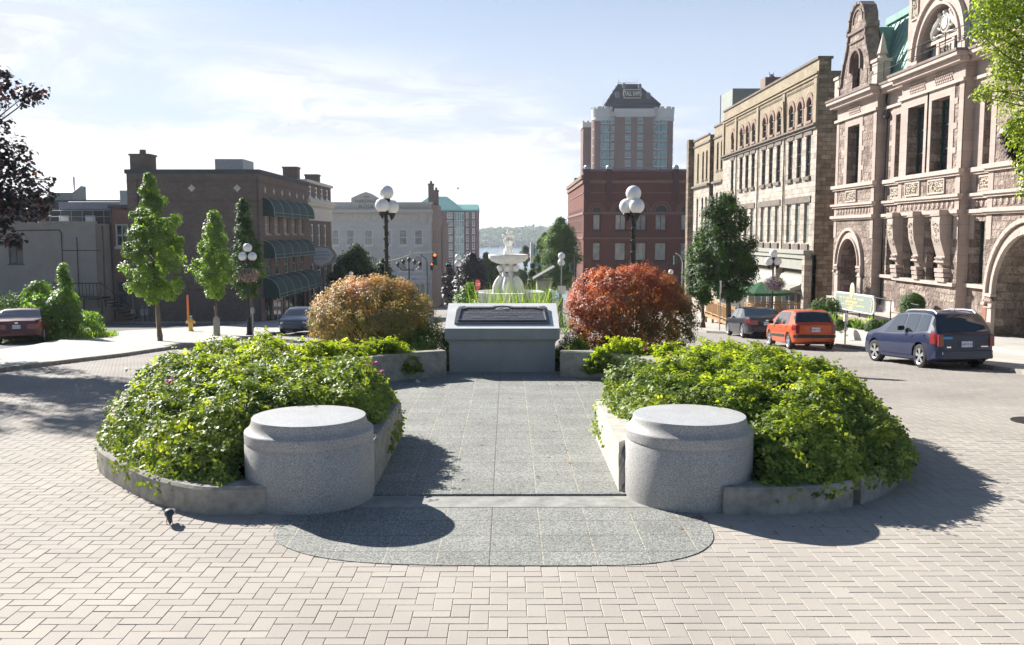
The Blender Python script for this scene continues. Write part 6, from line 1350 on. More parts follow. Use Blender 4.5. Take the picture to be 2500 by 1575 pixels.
# ---- brown brick building with green awnings, left
M['brick_brown'] = blocks('brown_brick', (.135, .092, .072), (.195, .135, .105), (.21, .185, .165), .24, .085, .012, bump=.4, var=.16, vs=.8, bias=-.1)
M['brick_band'] = blocks('soldier_brick', (.135, .08, .062), (.18, .11, .085), (.2, .17, .15), .085, .24, .012, bump=.4, offs=0, var=.15)
M['brick_red'] = blocks('red_brick', (.20, .085, .055), (.27, .12, .08), (.26, .20, .17), .24, .085, .012, bump=.4, var=.18)
M['awning'] = mat('green_canvas', (.018, .055, .045), .75, .15, 3, .1, 40)
M['awning_edge'] = mat('awning_piping', (.30, .38, .35), .7, .05)
M['tan_frame'] = mat('tan_frame', (.35, .31, .25), .7, .1)
M['stone_trim'] = mat('limestone_trim', (.60, .57, .50), .85, .15, 3, .15, 30)
def brown_building():
    x0, x1, y0, y1 = -27.8, -18.2, 68, 84.9; z0, z1 = -4.6, 7.62
    t = thing('brick_building', (x1, y0, z0), 'dark brown brick building with three rows of rounded green awnings', 'building')
    Dv = []
    rows = [(3.25, 4.62), (.0, 1.5)]; ws = []
    for (a, b) in rows:
        for k in range(5): u = 1.6 + k * 2.85; ws.append((u, u + 1.35, a, b))
    shop = [(1.0, 3.0, -3.9, -1.35), (3.5, 6.6, -3.9, -1.35), (7.2, 10.6, -3.9, -1.35), (11.2, 14.6, -3.9, -1.35), (15.0, 16.4, -3.9, -1.35)]
    mb = MB(); shell(mb, x0, x1, y0, y1, z0, z1, ('+X',)); facade(mb, (x1, y0, 0), Y_, X_, y1 - y0, z0, z1, ws + shop); mb.build('wall', M['brick_brown'], t)
    for h in ws: window(t, (x1, y0, 0), Y_, X_, h, M['win_curt'] if h[2] > 1 else M['win_teal'], M['tan_frame'], sill=.14, fw=.08)
    for h in shop: window(t, (x1, y0, 0), Y_, X_, h, M['win_dark'], M['white'] if h[0] in (3.5,) else M['plastic'], fw=.1, bars=(.75,), vbars=(.5,), name='shop_window')
    mb = MB()
    for (a, b) in ((6.95, 7.15), (5.45, 5.70), (-1.0, -.75)): trim(mb, (x0, y0, 0), X_, -Y_, 0, x1 - x0, a, b, .03); trim(mb, (x1, y0, 0), Y_, X_, -.02, y1 - y0, a, b, .031)
    mb.build('brick_band', M['brick_band'], t)
    mb = MB(); trim(mb, (x0, y0, 0), X_, -Y_, -.1, x1 - x0 + .12, z1 - .02, z1 + .28, .12); trim(mb, (x1, y0, 0), Y_, X_, -.1, y1 - y0, z1 - .021, z1 + .281, .12); trim(mb, (x0, y0, 0), Y_, -X_, 0, y1 - y0, z1 - .02, z1 + .279, .12); mb.build('parapet_coping', M['roof_dark'], t)
    dm = MB()
    for x in [onY(362, 459, 68).x, onY(468, 459, 68).x, onY(579, 457, 68).x]: c = Vector((x, y0 - .02, 6.55)); dm.obox(c, (.7071, 0, .7071), (0, 1, 0), (-.7071, 0, .7071), .19, .03, .19)
    for k in range(6): c = Vector((x1 + .02, y0 + 1.7 + k * 2.6, 6.5)); dm.obox(c, (0, .7071, .7071), (1, 0, 0), (0, -.7071, .7071), .17, .03, .17)
    dm.build('diamond_tile', M['stone_trim'], t)
    # barrel awnings
    for z0_, z1_, pr, segs in ((4.55, 5.92, .85, [(1.0 + k * 2.85, 1.0 + k * 2.85 + 2.8) for k in range(5)]), (1.42, 2.72, .85, [(1.0 + k * 2.85, 1.0 + k * 2.85 + 2.8) for k in range(5)]), (-1.5, .0, 1.2, [(.6, 5.3), (5.5, 10.6), (10.8, 16.3)])):
        for a, b in segs:
            mb = MB(); n = 10; prof = [(0, z1_)] + [(pr * math.sin(PI / 2 * k / n), z0_ + .28 + (z1_ - z0_ - .28) * math.cos(PI / 2 * k / n)) for k in range(1, n + 1)] + [(pr, z0_)]
            for k in range(len(prof) - 1):
                p, q = prof[k], prof[k + 1]; mb.quad((x1 + p[0], y0 + a, p[1]), (x1 + p[0], y0 + b, p[1]), (x1 + q[0], y0 + b, q[1]), (x1 + q[0], y0 + a, q[1]), (1, 0, .5))
            for y in (a, b): mb.poly([(x1 + p[0], y0 + y, p[1]) for p in prof] + [(x1, y0 + y, z0_)], (0, -1 if y == a else 1, 0))
            aw = mb.build('awning', M['awning'], t); mb = MB()
            for y in [a + (b - a) * f for f in ((0, .5, 1) if b - a > 3 else (0, 1))]: mb.tube([(x1 + p[0] + .012, y0 + y, p[1] + .01) for p in prof], .025, 4)
            mb.bar((x1 + pr + .01, y0 + a, z0_), (x1 + pr + .01, y0 + b, z0_), .02); mb.bar((x1 + pr + .01, y0 + a, z0_ + .26), (x1 + pr + .01, y0 + b, z0_ + .26), .015); mb.build('piping', M['awning_edge'], aw)
    mb = MB(); mb.box(-27.75, -26.35, 68.6, 70.0, 7.6, 8.95); mb.box(-27.82, -26.28, 68.53, 70.07, 8.95, 9.08); mb.lathe((-27.05, 69.3, 9.08), [(.25, 0), (.22, .35), (.001, .36)], 10); mb.build('chimney', M['brick_brown'], t)
    mb = MB(); mb.box(-22.9, -20.7, 73, 76, 7.6, 9.05); mb.build('rooftop_unit', M['grey_metal'], t)
    mb = MB(); mb.box(-28.5, -27.9, 68.4, 69.2, 5.0, 6.4); mb.build('duct', M['grey_metal'], t)
    for k, x in enumerate((onY(327, 755, 68).x, onY(350, 755, 68).x, onY(361, 755, 68).x)):
        mb = MB(); mb.box(x - .13, x + .13, y0 - .3, y0 - .02, -2.75, -2.3); mb.bar((x, y0 - .15, -3.3), (x, y0 - .15, -1.3 if k != 1 else -2.0), .03); mb.build('gas_meter', M['grey_metal'], t)
    mb = MB(); mb.bar((onY(338, 500, 68).x, y0 - .08, 2), (onY(338, 500, 68).x, y0 - .08, 7.2), .04); mb.bar((-18.3, y0 - .05, -3.5), (-18.3, y0 - .05, 7.4), .03); mb.build('downpipe', M['roof_dark'], t)
brown_building()
drape('ground_strip', [(-30, 66.6), (-18.2, 66.6), (-18.2, 67.9), (-30, 67.9)], .13, M['conc'], skirt=.3)
# ---- low red-brick link and the grey rendered building at the left
def left_group():
    t = thing('brick_annex', (-28.8, 68.4, -3.4), 'small red brick link with a pale double window, left of the awning building', 'building')
    x0, x1, y0 = -29.3, -27.85, 68.4; h = (.35, 1.3, 2.3, 3.95)
    mb = MB(); facade(mb, (x0, y0, 0), X_, -Y_, x1 - x0, -3.6, 5.1, [h, (.3, 1.15, -2.1, -.2)]); shell(mb, x0, x1, y0, 76, -3.6, 5.1, ('-Y',)); mb.build('wall', M['brick_red'], t)
    window(t, (x0, y0, 0), X_, -Y_, h, M['win_dark'], M['stone_trim'], fw=.11, vbars=(.5,), sill=.18)
    window(t, (x0, y0, 0), X_, -Y_, (.3, 1.15, -2.1, -.2), M['win_dark'], mat('door_blue', (.08, .11, .14), .6), fw=.12, name='back_door')
    mb = MB(); mb.box(x0 - .1, x1 + .0, y0 - .1, y0 + .3, 5.1, 5.35); mb.build('coping', M['roof_dark'], t)
    mb = MB(); mb.bar((x0 + .12, y0 - .08, -3), (x0 + .12, y0 - .08, 5.0), .06); mb.build('downpipe', M['roof_dark'], t)
    # grey building
    M['render'] = mat('grey_render', (.32, .29, .255), .9, .12, 1.0, .15, 30)
    t = thing('rendered_building', (-33, 66, -3.3), 'flat-roofed grey-brown rendered building behind the purple maple', 'building')
    x0, x1, y0 = -52, -29.35, 66; hs = [(onY(22, 640, 66).x - x0, onY(57, 640, 66).x - x0, 1.1, 3.2), (8, 9.2, .8, 2.7)]
    mb = MB(); facade(mb, (x0, y0, 0), X_, -Y_, x1 - x0, -3.6, 3.95, hs); shell(mb, x0, x1, y0, 80, -3.6, 3.95, ('-Y',)); mb.build('wall', M['render'], t)
    for h in hs: window(t, (x0, y0, 0), X_, -Y_, h, M['win_dark'], M['roof_dark'], sill=.1, vbars=(.5,))
    mb = MB(); mb.box(x0 - .1, x1 + .1, y0 - .12, y0 + .2, 3.95, 4.12); mb.build('coping', M['conc'], t)
    mb = MB(); xa = onY(150, 560, 66).x; mb.tube([(onY(30, 560, 66).x, y0 - .06, 3.45), (xa - .15, y0 - .06, 3.5), (xa, y0 - .06, 3.3), (xa, y0 - .06, -1.8)], .045, 6); xb = onY(187, 560, 66).x; mb.bar((xb, y0 - .05, 3.0), (xb, y0 - .05, -1.2), .035); mb.bar((xa, y0 - .05, 2.05), (onY(245, 590, 66).x, y0 - .05, 2.05), .03); mb.bar((onY(252, 590, 66).x, y0 - .05, 3.8), (onY(252, 590, 66).x, y0 - .05, -2), .06); mb.build('pipe', mat('rusty_pipe', (.10, .06, .045), .8, .2), t)
    # rooftop clutter: the dark shed with white awnings, rail
    t = thing('rooftop_structure', (-31, 70, 3.95), 'grey rooftop terrace shed with two white shades above the rendered building', 'shed')
    mb = MB(); mb.box(-33.6, -29.4, 71, 77, 3.9, 5.65); mb.build('wall', M['roof_dark'], t)
    mb = MB(); mb.box(-33.6, -29.3, 69.6, 72, 5.05, 5.6); mb.add([(-33.6, 69.5, 4.95), (-29.2, 69.5, 4.95), (-29.2, 71.2, 5.7), (-33.6, 71.2, 5.7)], [[0, 1, 2, 3]]); mb.build('canopy', mat('grey_canopy', (.22, .24, .28), .7, .1), t)
    for px in (157, 221):
        p = onY(px, 534, 69.4); mb = MB(); mb.box(p.x - .35, p.x + .35, 69.3, 69.42, p.z - .22, p.z + .22); mb.build('shade', M['white'], t)
    mb = MB()
    for k in range(7): x = -34 + k * .8; mb.bar((x, 69, 3.95), (x, 69, 4.95), .02)
    for z in (4.5, 4.95): mb.bar((-34, 69, z), (-29.2, 69, z), .02)
    mb.build('railing', M['grey_metal'], t)
    t = thing('rooftop_shed', (-34, 84, 4), 'pale lean-to roof with a thin chimney pipe seen over the dark roofs at left', 'shed')
    a = onY(118, 470, 84); b = onY(200, 452, 89); e_ = onY(135, 452, 89); q_ = onY(177, 470, 84); mb = MB(); zr = b.z; mb.add([(a.x, 84, a.z), (q_.x, 84, a.z + .0), (b.x, 89, zr), (e_.x, 89, zr), (b.x, 84, a.z - 1.2), (b.x, 86, a.z - 1.2), (a.x, 84, a.z - 1.2)], [[0, 1, 2, 3]]); mb.build('roof', mat('pale_roof', (.62, .62, .6), .5), t)
    mb = MB(); mb.add([(q_.x, 84, a.z - .01), (b.x, 89, zr - .01), (b.x, 89, a.z - 1.8), (q_.x, 84, a.z - 1.8), (a.x, 84, a.z - .01), (a.x, 84, a.z - 1.8)], [[0, 1, 2, 3], [4, 0, 3, 5]]); mb.box(a.x + .5, b.x - .1, 89, 90, a.z - 1.8, zr - .1); mb.build('wall', mat('shed_wall', (.42, .42, .34), .8), t)
    p = onY(180, 432, 85.5); mb = MB(); mb.bar((p.x, 85.5, a.z), (p.x, 85.5, p.z), .07); mb.build('chimney_pipe', M['grey_metal'], t)
    t = thing('back_building', (-34, 80, 2), 'long low dark roof running behind the terrace shed at left', 'building')
    mb = MB(); shell(mb, -44, -28, 80.5, 95, -4, 6.15); mb.build('wall', M['roof_dark'], t)
    # white gabled house behind
    t = thing('gabled_house', (-38, 84, 2), 'white gable of a small house just showing under the purple maple', 'house'); a = onY(38, 480, 86)
    mb = MB(); g = [(a.x - 3.5, 86, 0), (a.x + 3, 86, 0), (a.x + 3, 86, a.z - 2.6), (a.x, 86, a.z), (a.x - 3.5, 86, a.z - 2.8)]; mb.poly(g, (0, -1, 0)); mb.build('wall', M['white'], t)
    mb = MB(); mb.add([(a.x + 3.4, 85.5, a.z - 2.9), (a.x, 85.5, a.z + .15), (a.x, 94, a.z + .15), (a.x + 3.4, 94, a.z - 2.9)], [[0, 1, 2, 3]]); mb.add([(a.x - 3.9, 85.5, a.z - 3.1), (a.x, 85.5, a.z + .15), (a.x, 94, a.z + .15), (a.x - 3.9, 94, a.z - 3.1)], [[3, 2, 1, 0]]); mb.build('roof', mat('brown_roof', (.12, .09, .07), .8), t)
    # iron back stair with railings
    t = thing('back_stair', (-30, 65.5, -3), 'dark iron landing and steps at the foot of the red brick link', 'stair')
    mb = MB(); mb.box(-32.2, -28.4, 64.4, 65.9, -1.35, -1.2)
    for k in range(7): mb.box(-28.4 + k * .28, -28.1 + k * .28, 64.5, 65.8, -1.45 - k * .22, -1.38 - k * .22)
    mb.build('landing', M['black_iron'], t); mb = MB()
    for k in range(16): x = -32.2 + k * .25; mb.bar((x, 64.4, -1.2), (x, 64.4, -.2), .02, n=5)
    for k in (0, 5, 10, 15): x = -32.2 + k * .25; mb.bar((x, 64.5, -3.2), (x, 64.5, -1.2), .05, n=5)
    mb.bar((-32.2, 64.4, -.2), (-28.4, 64.4, -.2), .03); mb.bar((-28.4, 64.4, -.2), (-26.5, 64.4, -1.75), .03); mb.build('railing', M['black_iron'], t)
    mb = MB(); mb.box(-31.9, -29.0, 66 - .5, 65.98, -3.3, -2.2); single(mb, 'concrete_step', M['conc'], 'low concrete block under the iron landing', 'block', loc=(-30, 65.7, -3.3))
left_group()
# ---- ornate brick building beyond the awnings
def cream_building():
    x1, y0, y1 = -18.5, 85, 97.2; z0, z1 = -5.4, 8.15
    t = thing('ornate_brick_building', (x1, y0, z0), 'narrow brick building with cream cornice and arched windows beyond the awnings', 'building')
    up = [(2.2 + k * 3.1, 3.3 + k * 3.1, 2.0, 4.15) for k in range(4)][:3] + []; ar = [(1.7 + k * 3.2, 3.3 + k * 3.2, -3.4, .5, True) for k in range(3)]; at = [(1.6 + k * 2.7, 2.8 + k * 2.7, 6.7, 7.7) for k in range(4)]
    mb = MB(); shell(mb, -27, x1, y0, y1, z0, z1, ('+X',)); facade(mb, (x1, y0, 0), Y_, X_, y1 - y0, z0, z1, up + ar + at); mb.build('wall', M['brick_brown'], t)
    for h in up + at: window(t, (x1, y0, 0), Y_, X_, h, M['win_curt'], M['white'], fw=.14, sill=.15)
    for h in ar: window(t, (x1, y0, 0), Y_, X_, h, M['win_dark'], M['white'], fw=.16, name='arched_window')
    mb = MB(); C = M['cream'] = mat('cream_paint', (.66, .63, .55), .7, .08, 2)
    for a, b, d in ((4.5, 5.9, .08), (5.9, 6.12, .35), (6.12, 6.35, .6), (6.36, 6.6, .05), (7.95, 8.2, .25)): trim(mb, (x1, y0, 0), Y_, X_, -.02, y1 - y0 + .02, a, b, d); trim(mb, (-22.2, y0, 0), X_, -Y_, 0, 3.7 + d * .98, a + .003, b - .003, d)
    for k in range(24): trim(mb, (x1, y0, 0), Y_, X_, .2 + k * .5, .4 + k * .5, 5.7, 5.9, .25)
    for u in (0, 11.7): trim(mb, (x1, y0, 0), Y_, X_, u + .0, u + .5, z0, 4.5, .12)
    mb.build('cornice', C, t)
    for i, (y, yy) in enumerate(((86.6, 87.9), (96.0, 97.3))): mb = MB(); mb.box(-20.9, -19.6, y, yy, 8.1, 9.3 - .1 * i); mb.box(-20.97, -19.53, y - .06, yy + .06, 9.3 - .1 * i, 9.45 - .1 * i); mb.build('chimney', M['brick_brown'], t)
    mb = MB(); mb.bar((x1 + .1, y0 + .3, -4), (x1 + .1, y0 + .3, 7.9), .07); mb.build('downpipe', C, t)
    # oval hanging sign
    t2 = thing('shield_sign', (x1 + 1.1, 90.5, .8), 'pale ornamental shop sign with a tan rim hung on the ornate brick building', 'sign'); c = onY(783, 624, 88)
    pts = [(1.35, .35), (1.55, .0), (1.35, -.35), (1.0, -.8), (.35, -1.0), (0, -1.2), (-.35, -1.0), (-1.0, -.8), (-1.35, -.35), (-1.55, 0), (-1.35, .35), (-1.0, .8), (.0, .95), (1.0, .8)]
    for nm, s, yy, m in (('rim', 1.0, 88.0, M['tan_frame']), ('face', .82, 87.97, mat('sign_pale_blue', (.55, .60, .66), .6, .05))):
        mb = MB(); k = len(pts); v = [(c.x + a * s, yy, c.z + b * s) for a, b in pts]; mb.add(v + [(a, yy + .12, b) for a, _, b in v], [list(range(k))[::-1], list(range(k, 2 * k))] + [[i, (i + 1) % k, k + (i + 1) % k, k + i] for i in range(k)]); mb.build(nm, m, t2)
    mb = MB(); R = random.Random(1)
    for z, w in ((.35, 1.5), (.05, 1.9), (-.3, 1.2)):
        x = -w / 2
        while x < w / 2: cw = R.uniform(.08, .16); mb.box(c.x + x, c.x + x + cw * .7, 87.94, 87.96, c.z + z - .07, c.z + z + .07); x += cw
    mb.build('faded_lettering', mat('faded_ink', (.35, .38, .45), .7, 0), t2)
    mb = MB(); mb.bar((c.x - 1.2, 88.05, c.z + .7), (x1 + .02, 88.05, c.z + 1.3), .04); mb.build('bracket', M['black_iron'], t2)
cream_building()
# ---- cream stone block with a gabled name panel
def stone_block():
    x0, x1, y0, y1 = -36, -12.1, 147, 168; z0, z1 = -9.4, 8.2
    S = M['pale_stone'] = blocks('pale_stone', (.60, .59, .55), (.65, .63, .59), (.52, .5, .47), 1.1, .45, .012, bump=.2, var=.1, vs=.4)
    t = thing('cream_stone_building', (x1, y0, z0), 'cream stone two-storey block with a gabled name panel at the end of the left row', 'building')
    up = []; lo = []
    for px in (808, 846, 890, 936, 974, 1012): u = sx(px, 147) - x0; up.append((u, u + 1.3, 1.48, 3.95)); lo.append((u, u + 1.3, -2.64, -.17))
    up += [(x, x + 1.3, 1.48, 3.95) for x in (1.5, 4.5)]; shop = [(16.8 - 2.4, 16.0, -9, -4.5), (16.6, 20.2, -9, -4.5), (21.0, 22.9, -9, -4.5)]
    mb = MB(); facade(mb, (x0, y0, 0), X_, -Y_, x1 - x0, z0, z1, up + lo + shop); shell(mb, x0, x1, y0, y1, z0, z1, ('-Y', '+X')); sd_ = [(2 + k * 3.6, 3.3 + k * 3.6, a, b) for k in range(5) for a, b in ((1.48, 3.95), (-2.64, -.17))]
    mb.build('wall', S, t)
    mb = MB(); facade(mb, (x1, y0, 0), Y_, X_, y1 - y0, z0, z1 - .1, sd_); mb.build('side_wall', blocks('tan_brick', (.33, .26, .19), (.38, .30, .22), (.36, .31, .26), .24, .085, .012, bump=.3, var=.15), t)
    for h in sd_: window(t, (x1, y0, 0), Y_, X_, h, M['win_dark'], M['white'], fw=.12)
    for i, h in enumerate(up + lo): window(t, (x0, y0, 0), X_, -Y_, h, M['win_curt'] if i in (4, 5, 8, 9) else M['win_blind'], M['white'], fw=.12, sill=.2)
    for h in shop: window(t, (x0, y0, 0), X_, -Y_, h, M['win_dark'], M['white'], fw=.2, vbars=(.5,), name='shop_window')
    mb = MB()
    for a, b, d in ((5.1, 6.3, .12), (6.3, 6.55, .4), (6.6, 6.95, .8), (6.95, 7.1, .9), (8.0, 8.25, .2), (-3.6, -3.3, .3)): trim(mb, (x0, y0, 0), X_, -Y_, -.05, x1 - x0 + min(d, .2), a, b, d)
    for k in range(48): trim(mb, (x0, y0, 0), X_, -Y_, .1 + k * .5, .35 + k * .5, 6.3, 6.598, .6)
    for k in range(30): trim(mb, (x0, y0, 0), X_, -Y_, 16 + k * .26, 16.13 + k * .26, 7.3, 7.9, .1)
    trim(mb, (x0, y0, 0), X_, -Y_, x1 - x0 - 1.8, x1 - x0 - .7, 4.8, 6.9, .5); trim(mb, (x0, y0, 0), X_, -Y_, x1 - x0 - .5, x1 - x0, z0, -3.6, .15)
    mb.build('cornice', M['stone_trim'], t)
    gl, gr, gm = sx(860, 147), sx(926, 147), sx(896, 147); mb = MB(); k = [(gl, 7.1), (gr, 7.1), (gr, 8.9), (gm + .9, 9.55), (gm, 9.85), (gm - .9, 9.55), (gl, 8.9)]; n = len(k)
    mb.add([(a, y0 - .25, b) for a, b in k] + [(a, y0 + .4, b) for a, b in k], [list(range(n))[::-1][::-1], list(range(n, 2 * n))[::-1]] + [[i, (i + 1) % n, n + (i + 1) % n, n + i] for i in range(n)]); gp = mb.build('name_panel', M['stone_trim'], t)
    gp['_w'] = t['_w']; ink = mat('carved_letter', (.16, .2, .18), .8, 0)
    for s, z, sz in (('1904', 9.05, .48), ('HARDING', 8.35, .78), ('· BLOCK ·', 7.6, .74)): text_mesh('lettering', s, sz, ink, gp, (gm, y0 - .27, z), (PI / 2, 0, 0), .02)
    for a, b, zt, y in ((sx(1046, 148), sx(1058, 148), 11.0, 148.5), (sx(1059, 152), sx(1069, 152), 10.2, 153)): mb = MB(); mb.box(a, b, y, y + 1.5, 8, zt); mb.box(a - .08, b + .08, y - .08, y + 1.58, zt, zt + .25); mb.lathe(((a + b) / 2, y + .7, zt + .2), [(.2, 0), (.18, .5), (.001, .5)], 8); mb.build('chimney', M['brick_brown'], t)
    t2 = thing('shop_fascia', (-16, 146.8, -4), 'white shop fascia with red lettering on the cream stone building', 'sign'); a = onY(930, 672, 146.7); b = onY(1046, 690, 146.7)
    mb = MB(); mb.box(a.x, b.x, 146.62, 146.98, -4.45, -3.35); mb.build('board', M['white'], t2)
    text_mesh('lettering', 'SUPER  &  GRILL  345-1111', .62, M['red_ink'], t2, ((sx(985, 147)), 146.6, -3.9), (PI / 2, 0, 0), .01)
    # small portico at the corner, brown wall beyond
    t = thing('corner_shops', (-12, 168, -11), 'tan row of narrow shopfronts beyond the cream stone corner', 'building'); mb = MB(); hs = [(1.5 + k * 3, 2.6 + k * 3, a, a + 2.2) for k in range(5) for a in (-9, -4.2, 0)]
    facade(mb, (-11.9, 168.5, 0), Y_, X_, 17, -12, 5.5, hs); shell(mb, -20, -11.9, 168.5, 185.5, -12, 5.5, ('+X',)); mb.build('wall', blocks('tan_brick_b', (.30, .20, .15), (.34, .24, .18), (.3, .26, .22), .24, .085, .012, bump=.3), t)
    for h in hs: window(t, (-11.9, 168.5, 0), Y_, X_, h, M['win_curt'], M['white'], fw=.15)
stone_block()
# ---- green-roofed apartments
def apartments():
    x0, xm, x1, y0, y1 = -37, -17, -11.9, 360, 385; z0, z1 = -23, 12.6; B = blocks('plum_brick', (.19, .075, .07), (.23, .095, .085), (.24, .17, .15), .5, .2, .02, bump=.2)
    t = thing('apartment_block', (x1, y0, z0), 'plum-red apartment block with a turquoise metal roof by the lake', 'building')
    hs = []
    for r in range(11):
        z = 9.5 - r * 3.0
        for u0, u1 in ((sx(1092, 360), sx(1105, 360)), (sx(1138, 360), sx(1144, 360)), (sx(1153, 360), sx(1159, 360)), (-29.5, -27.5), (-33, -31)): hs.append((u0 - x0, u1 - x0, z, z + 2.1))
    mb = MB(); facade(mb, (x0, y0, 0), X_, -Y_, x1 - x0, z0, z1, hs); shell(mb, x0, x1, y0, y1, z0, z1, ('-Y',)); mb.build('wall', B, t)
    for h in hs: window(t, (x0, y0, 0), X_, -Y_, h, M['win_blind'] if (int(h[2]) % 2) else M['win_teal'], M['white'], fw=.2, sill=.25)
    a, b = sx(1111, 360), sx(1133, 360); mb = MB(); mb.box(a, b, y0 - 1.2, y0 + .2, z0, z1 - .9); g = mb.build('glazed_bay', M['win_teal'], t); g['_w'] = t['_w']; mb = MB()
    for r in range(12): mb.box(a - .05, b + .05, y0 - 1.3, y0 - 1.15, 11.3 - r * 3.0, 11.5 - r * 3.0)
    for k in range(5): x = a + (b - a) * k / 4; mb.box(x - .07, x + .07, y0 - 1.28, y0 - 1.18, z0, z1 - .9)
    mb.build('glazing_bars', M['white'], g)
    R = M['turq'] = blocks('turquoise_seam_roof', (.16, .42, .38), (.19, .46, .42), (.10, .30, .28), .5, 9, .05, rough=.5, bump=.3, offs=0, var=.08)
    mb = MB(); e = .6; A = [(x0 - e, y0 - 1.5, z1), (sx(1133, 360), y0 - 1.5, z1), (sx(1133, 360), y1, z1), (x0 - e, y1, z1), (x0 + 6, y0 + 7, 18.0), (sx(1089, 360), y0 + 7, 18.0)]
    mb.add(A, [[0, 1, 5, 4], [1, 2, 5], [2, 3, 4, 5], [3, 0, 4]]); c = sx(1120, 360); mb.add([(c - 1, y0 - .6, z1 - .3), (x1 + .3, y0 - .6, z1 - .3), (x1 + .3, y0 + 7, 14.9), (c - 3, y0 + 7, 14.9), (x1 + .3, y1, z1 - .3), (c - 3, y1, z1 - .3)], [[0, 1, 2, 3], [3, 2, 4, 5], [1, 4, 2]])
    mb.box(x0 - e, x1 + .3, y0 - 1.5, y0 - 1.3, z1 - .5, z1 - .02); mb.build('roof', R, t)
apartments()
# ---- tower
def tower():
    Y = 325; t = thing('apartment_tower', (43, Y, -20), 'tall red brick tower with a dark pyramid roof and pale crenellated corners', 'tower')
    B = blocks('tower_brick', (.165, .095, .08), (.195, .115, .095), (.2, .16, .14), .5, .2, .02, bump=.2, var=.08, vs=.3); L = mat('tower_stone', (.52, .52, .50), .8, .06, .5)
    xl, xr = 31.3, 56.0; z0 = -22; zt = 43.95
    cx0, cx1 = 35.3, 37.4; hs = []; rows = [41.6 - r * 2.93 for r in range(20)]
    cols = [(35.75, 36.95), (40.85, 42.7), (45.1, 46.9), (50.7, 51.95)]
    for i, z in enumerate(rows[:14]):
        for a, b in cols: hs.append((a - 35.2, b - 35.2, z, z + 1.9))
    mb = MB(); facade(mb, (35.2, Y, 0), X_, -Y_, 17.3, z0, zt, hs); shell(mb, 31, 57.3, Y + 4, Y + 30, z0, zt); mb.quad((35.2, Y, z0), (35.2, Y + 4, z0), (35.2, Y + 4, zt), (35.2, Y, zt), (-1, 0, 0)); mb.quad((52.5, Y, z0), (52.5, Y + 4, z0), (52.5, Y + 4, zt), (52.5, Y, zt), (1, 0, 0)); mb.build('wall', B, t)
    for h in hs[:32]: window(t, (35.2, Y, 0), X_, -Y_, h, M['win_teal'], L, fw=.14, sill=.2, bars=(.7,))
    # round corner turrets with glazed bays
    for cx, w in ((32.9, 3.4), (54.4, 3.4)):
        mb = MB(); mb.lathe((cx, Y + 2.2, 0), [(w, z0), (w, zt - 1.3)], 28, a0=PI, a1=2 * PI); mb.box(cx - w, cx + w, Y + 2.2, Y + 6, z0, zt - 1.3); tu = mb.build('corner_turret', B, t, smooth=True); tu['_w'] = t['_w']
        for i, z in enumerate(rows[:8]):
            s = 1 if cx < 40 else -1; a0, a1 = (1.44 * PI, 1.82 * PI) if s > 0 else (1.18 * PI, 1.56 * PI)
            mb = MB(); mb.lathe((cx, Y + 2.2, 0), [(w + .12, z - .15), (w + .12, z + 2.1)], 10, a0=a0, a1=a1); mb.build('glazed_bay', M['win_teal'], tu, smooth=True)
            mb = MB(); mb.lathe((cx, Y + 2.2, 0), [(w + .02, z - .5), (w + .4, z - .42), (w + .4, z - .18), (w + .02, z - .16)], 10, a0=a0, a1=a1)
            for k in range(4): a = a0 + (a1 - a0) * k / 3; mb.bar((cx + (w + .14) * math.cos(a), Y + 2.2 + (w + .14) * math.sin(a), z - .2), (cx + (w + .14) * math.cos(a), Y + 2.2 + (w + .14) * math.sin(a), z + 2.1), .08, n=4)
            mb.build('sill_band', L, tu)
            mb = MB(); a = (1.13 if s > 0 else 1.87) * PI; mb.obox((cx + (w + .0) * math.cos(a), Y + 2.2 + w * math.sin(a), z + .9), (-math.sin(a), math.cos(a), 0), (math.cos(a), math.sin(a), 0), (0, 0, 1), .2, .06, .25); mb.build('small_window', M['white'], tu)
        mb = MB(); mb.lathe((cx, Y + 2.2, 0), [(w + .02, zt - 1.6), (w + .35, zt - 1.2), (w + .15, zt - .4), (w + .35, 46.1), (w + .35, 46.5), (w - .2, 46.5)], 28); mb.lathe((cx, Y + 2.2, 0), [(w + .3, 46.4), (.01, 46.4)], 20)
        for k in range(9): a = k * 2 * PI / 9 + .2; mb.obox((cx + (w + .1) * math.cos(a), Y + 2.2 + (w + .1) * math.sin(a), 46.8), (-math.sin(a), math.cos(a), 0), (math.cos(a), math.sin(a), 0), (0, 0, 1), .75, .25, .35)
        mb.build('crenellated_crown', L, tu, smooth=False)
    mb = MB(); mb.box(26.9, 30.5, Y + 9, Y + 20, z0, 41.2); mb.build('rear_wing', B, t); mb = MB(); mb.box(26.6, 30.7, Y + 8.7, Y + 20.3, 41.2, 43.0)
    for k in range(3): mb.box(26.6 + k * 1.6, 27.3 + k * 1.6, Y + 8.7, Y + 9.2, 43.0, 43.5)
    mb.build('wing_crown', L, t)
    mb = MB(); mb.box(36.9, 50.8, Y - .9, Y + 1, 44.3, 46.5); mb.add([(37.6, Y - .1, 43.7), (50.1, Y - .1, 43.7), (50.8, Y - .9, 44.3), (36.9, Y - .9, 44.3)], [[0, 1, 2, 3]]); mb.box(35.2, 52.5, Y + .02, Y + 6, 43.9, 45.6); mb.build('parapet', L, t)
    mb = MB(); pr = [(34.9, 52.4, Y + 2, 46.0), (33.9, 53.3, Y + 1.2, 48.3), (39.0, 46.2, Y + 8, 56.2)]
    vs = []
    for a, b, y, z in pr: d = (y - Y); vs += [(a, y, z), (b, y, z), (b, Y + 24 - d, z), (a, Y + 24 - d, z)]
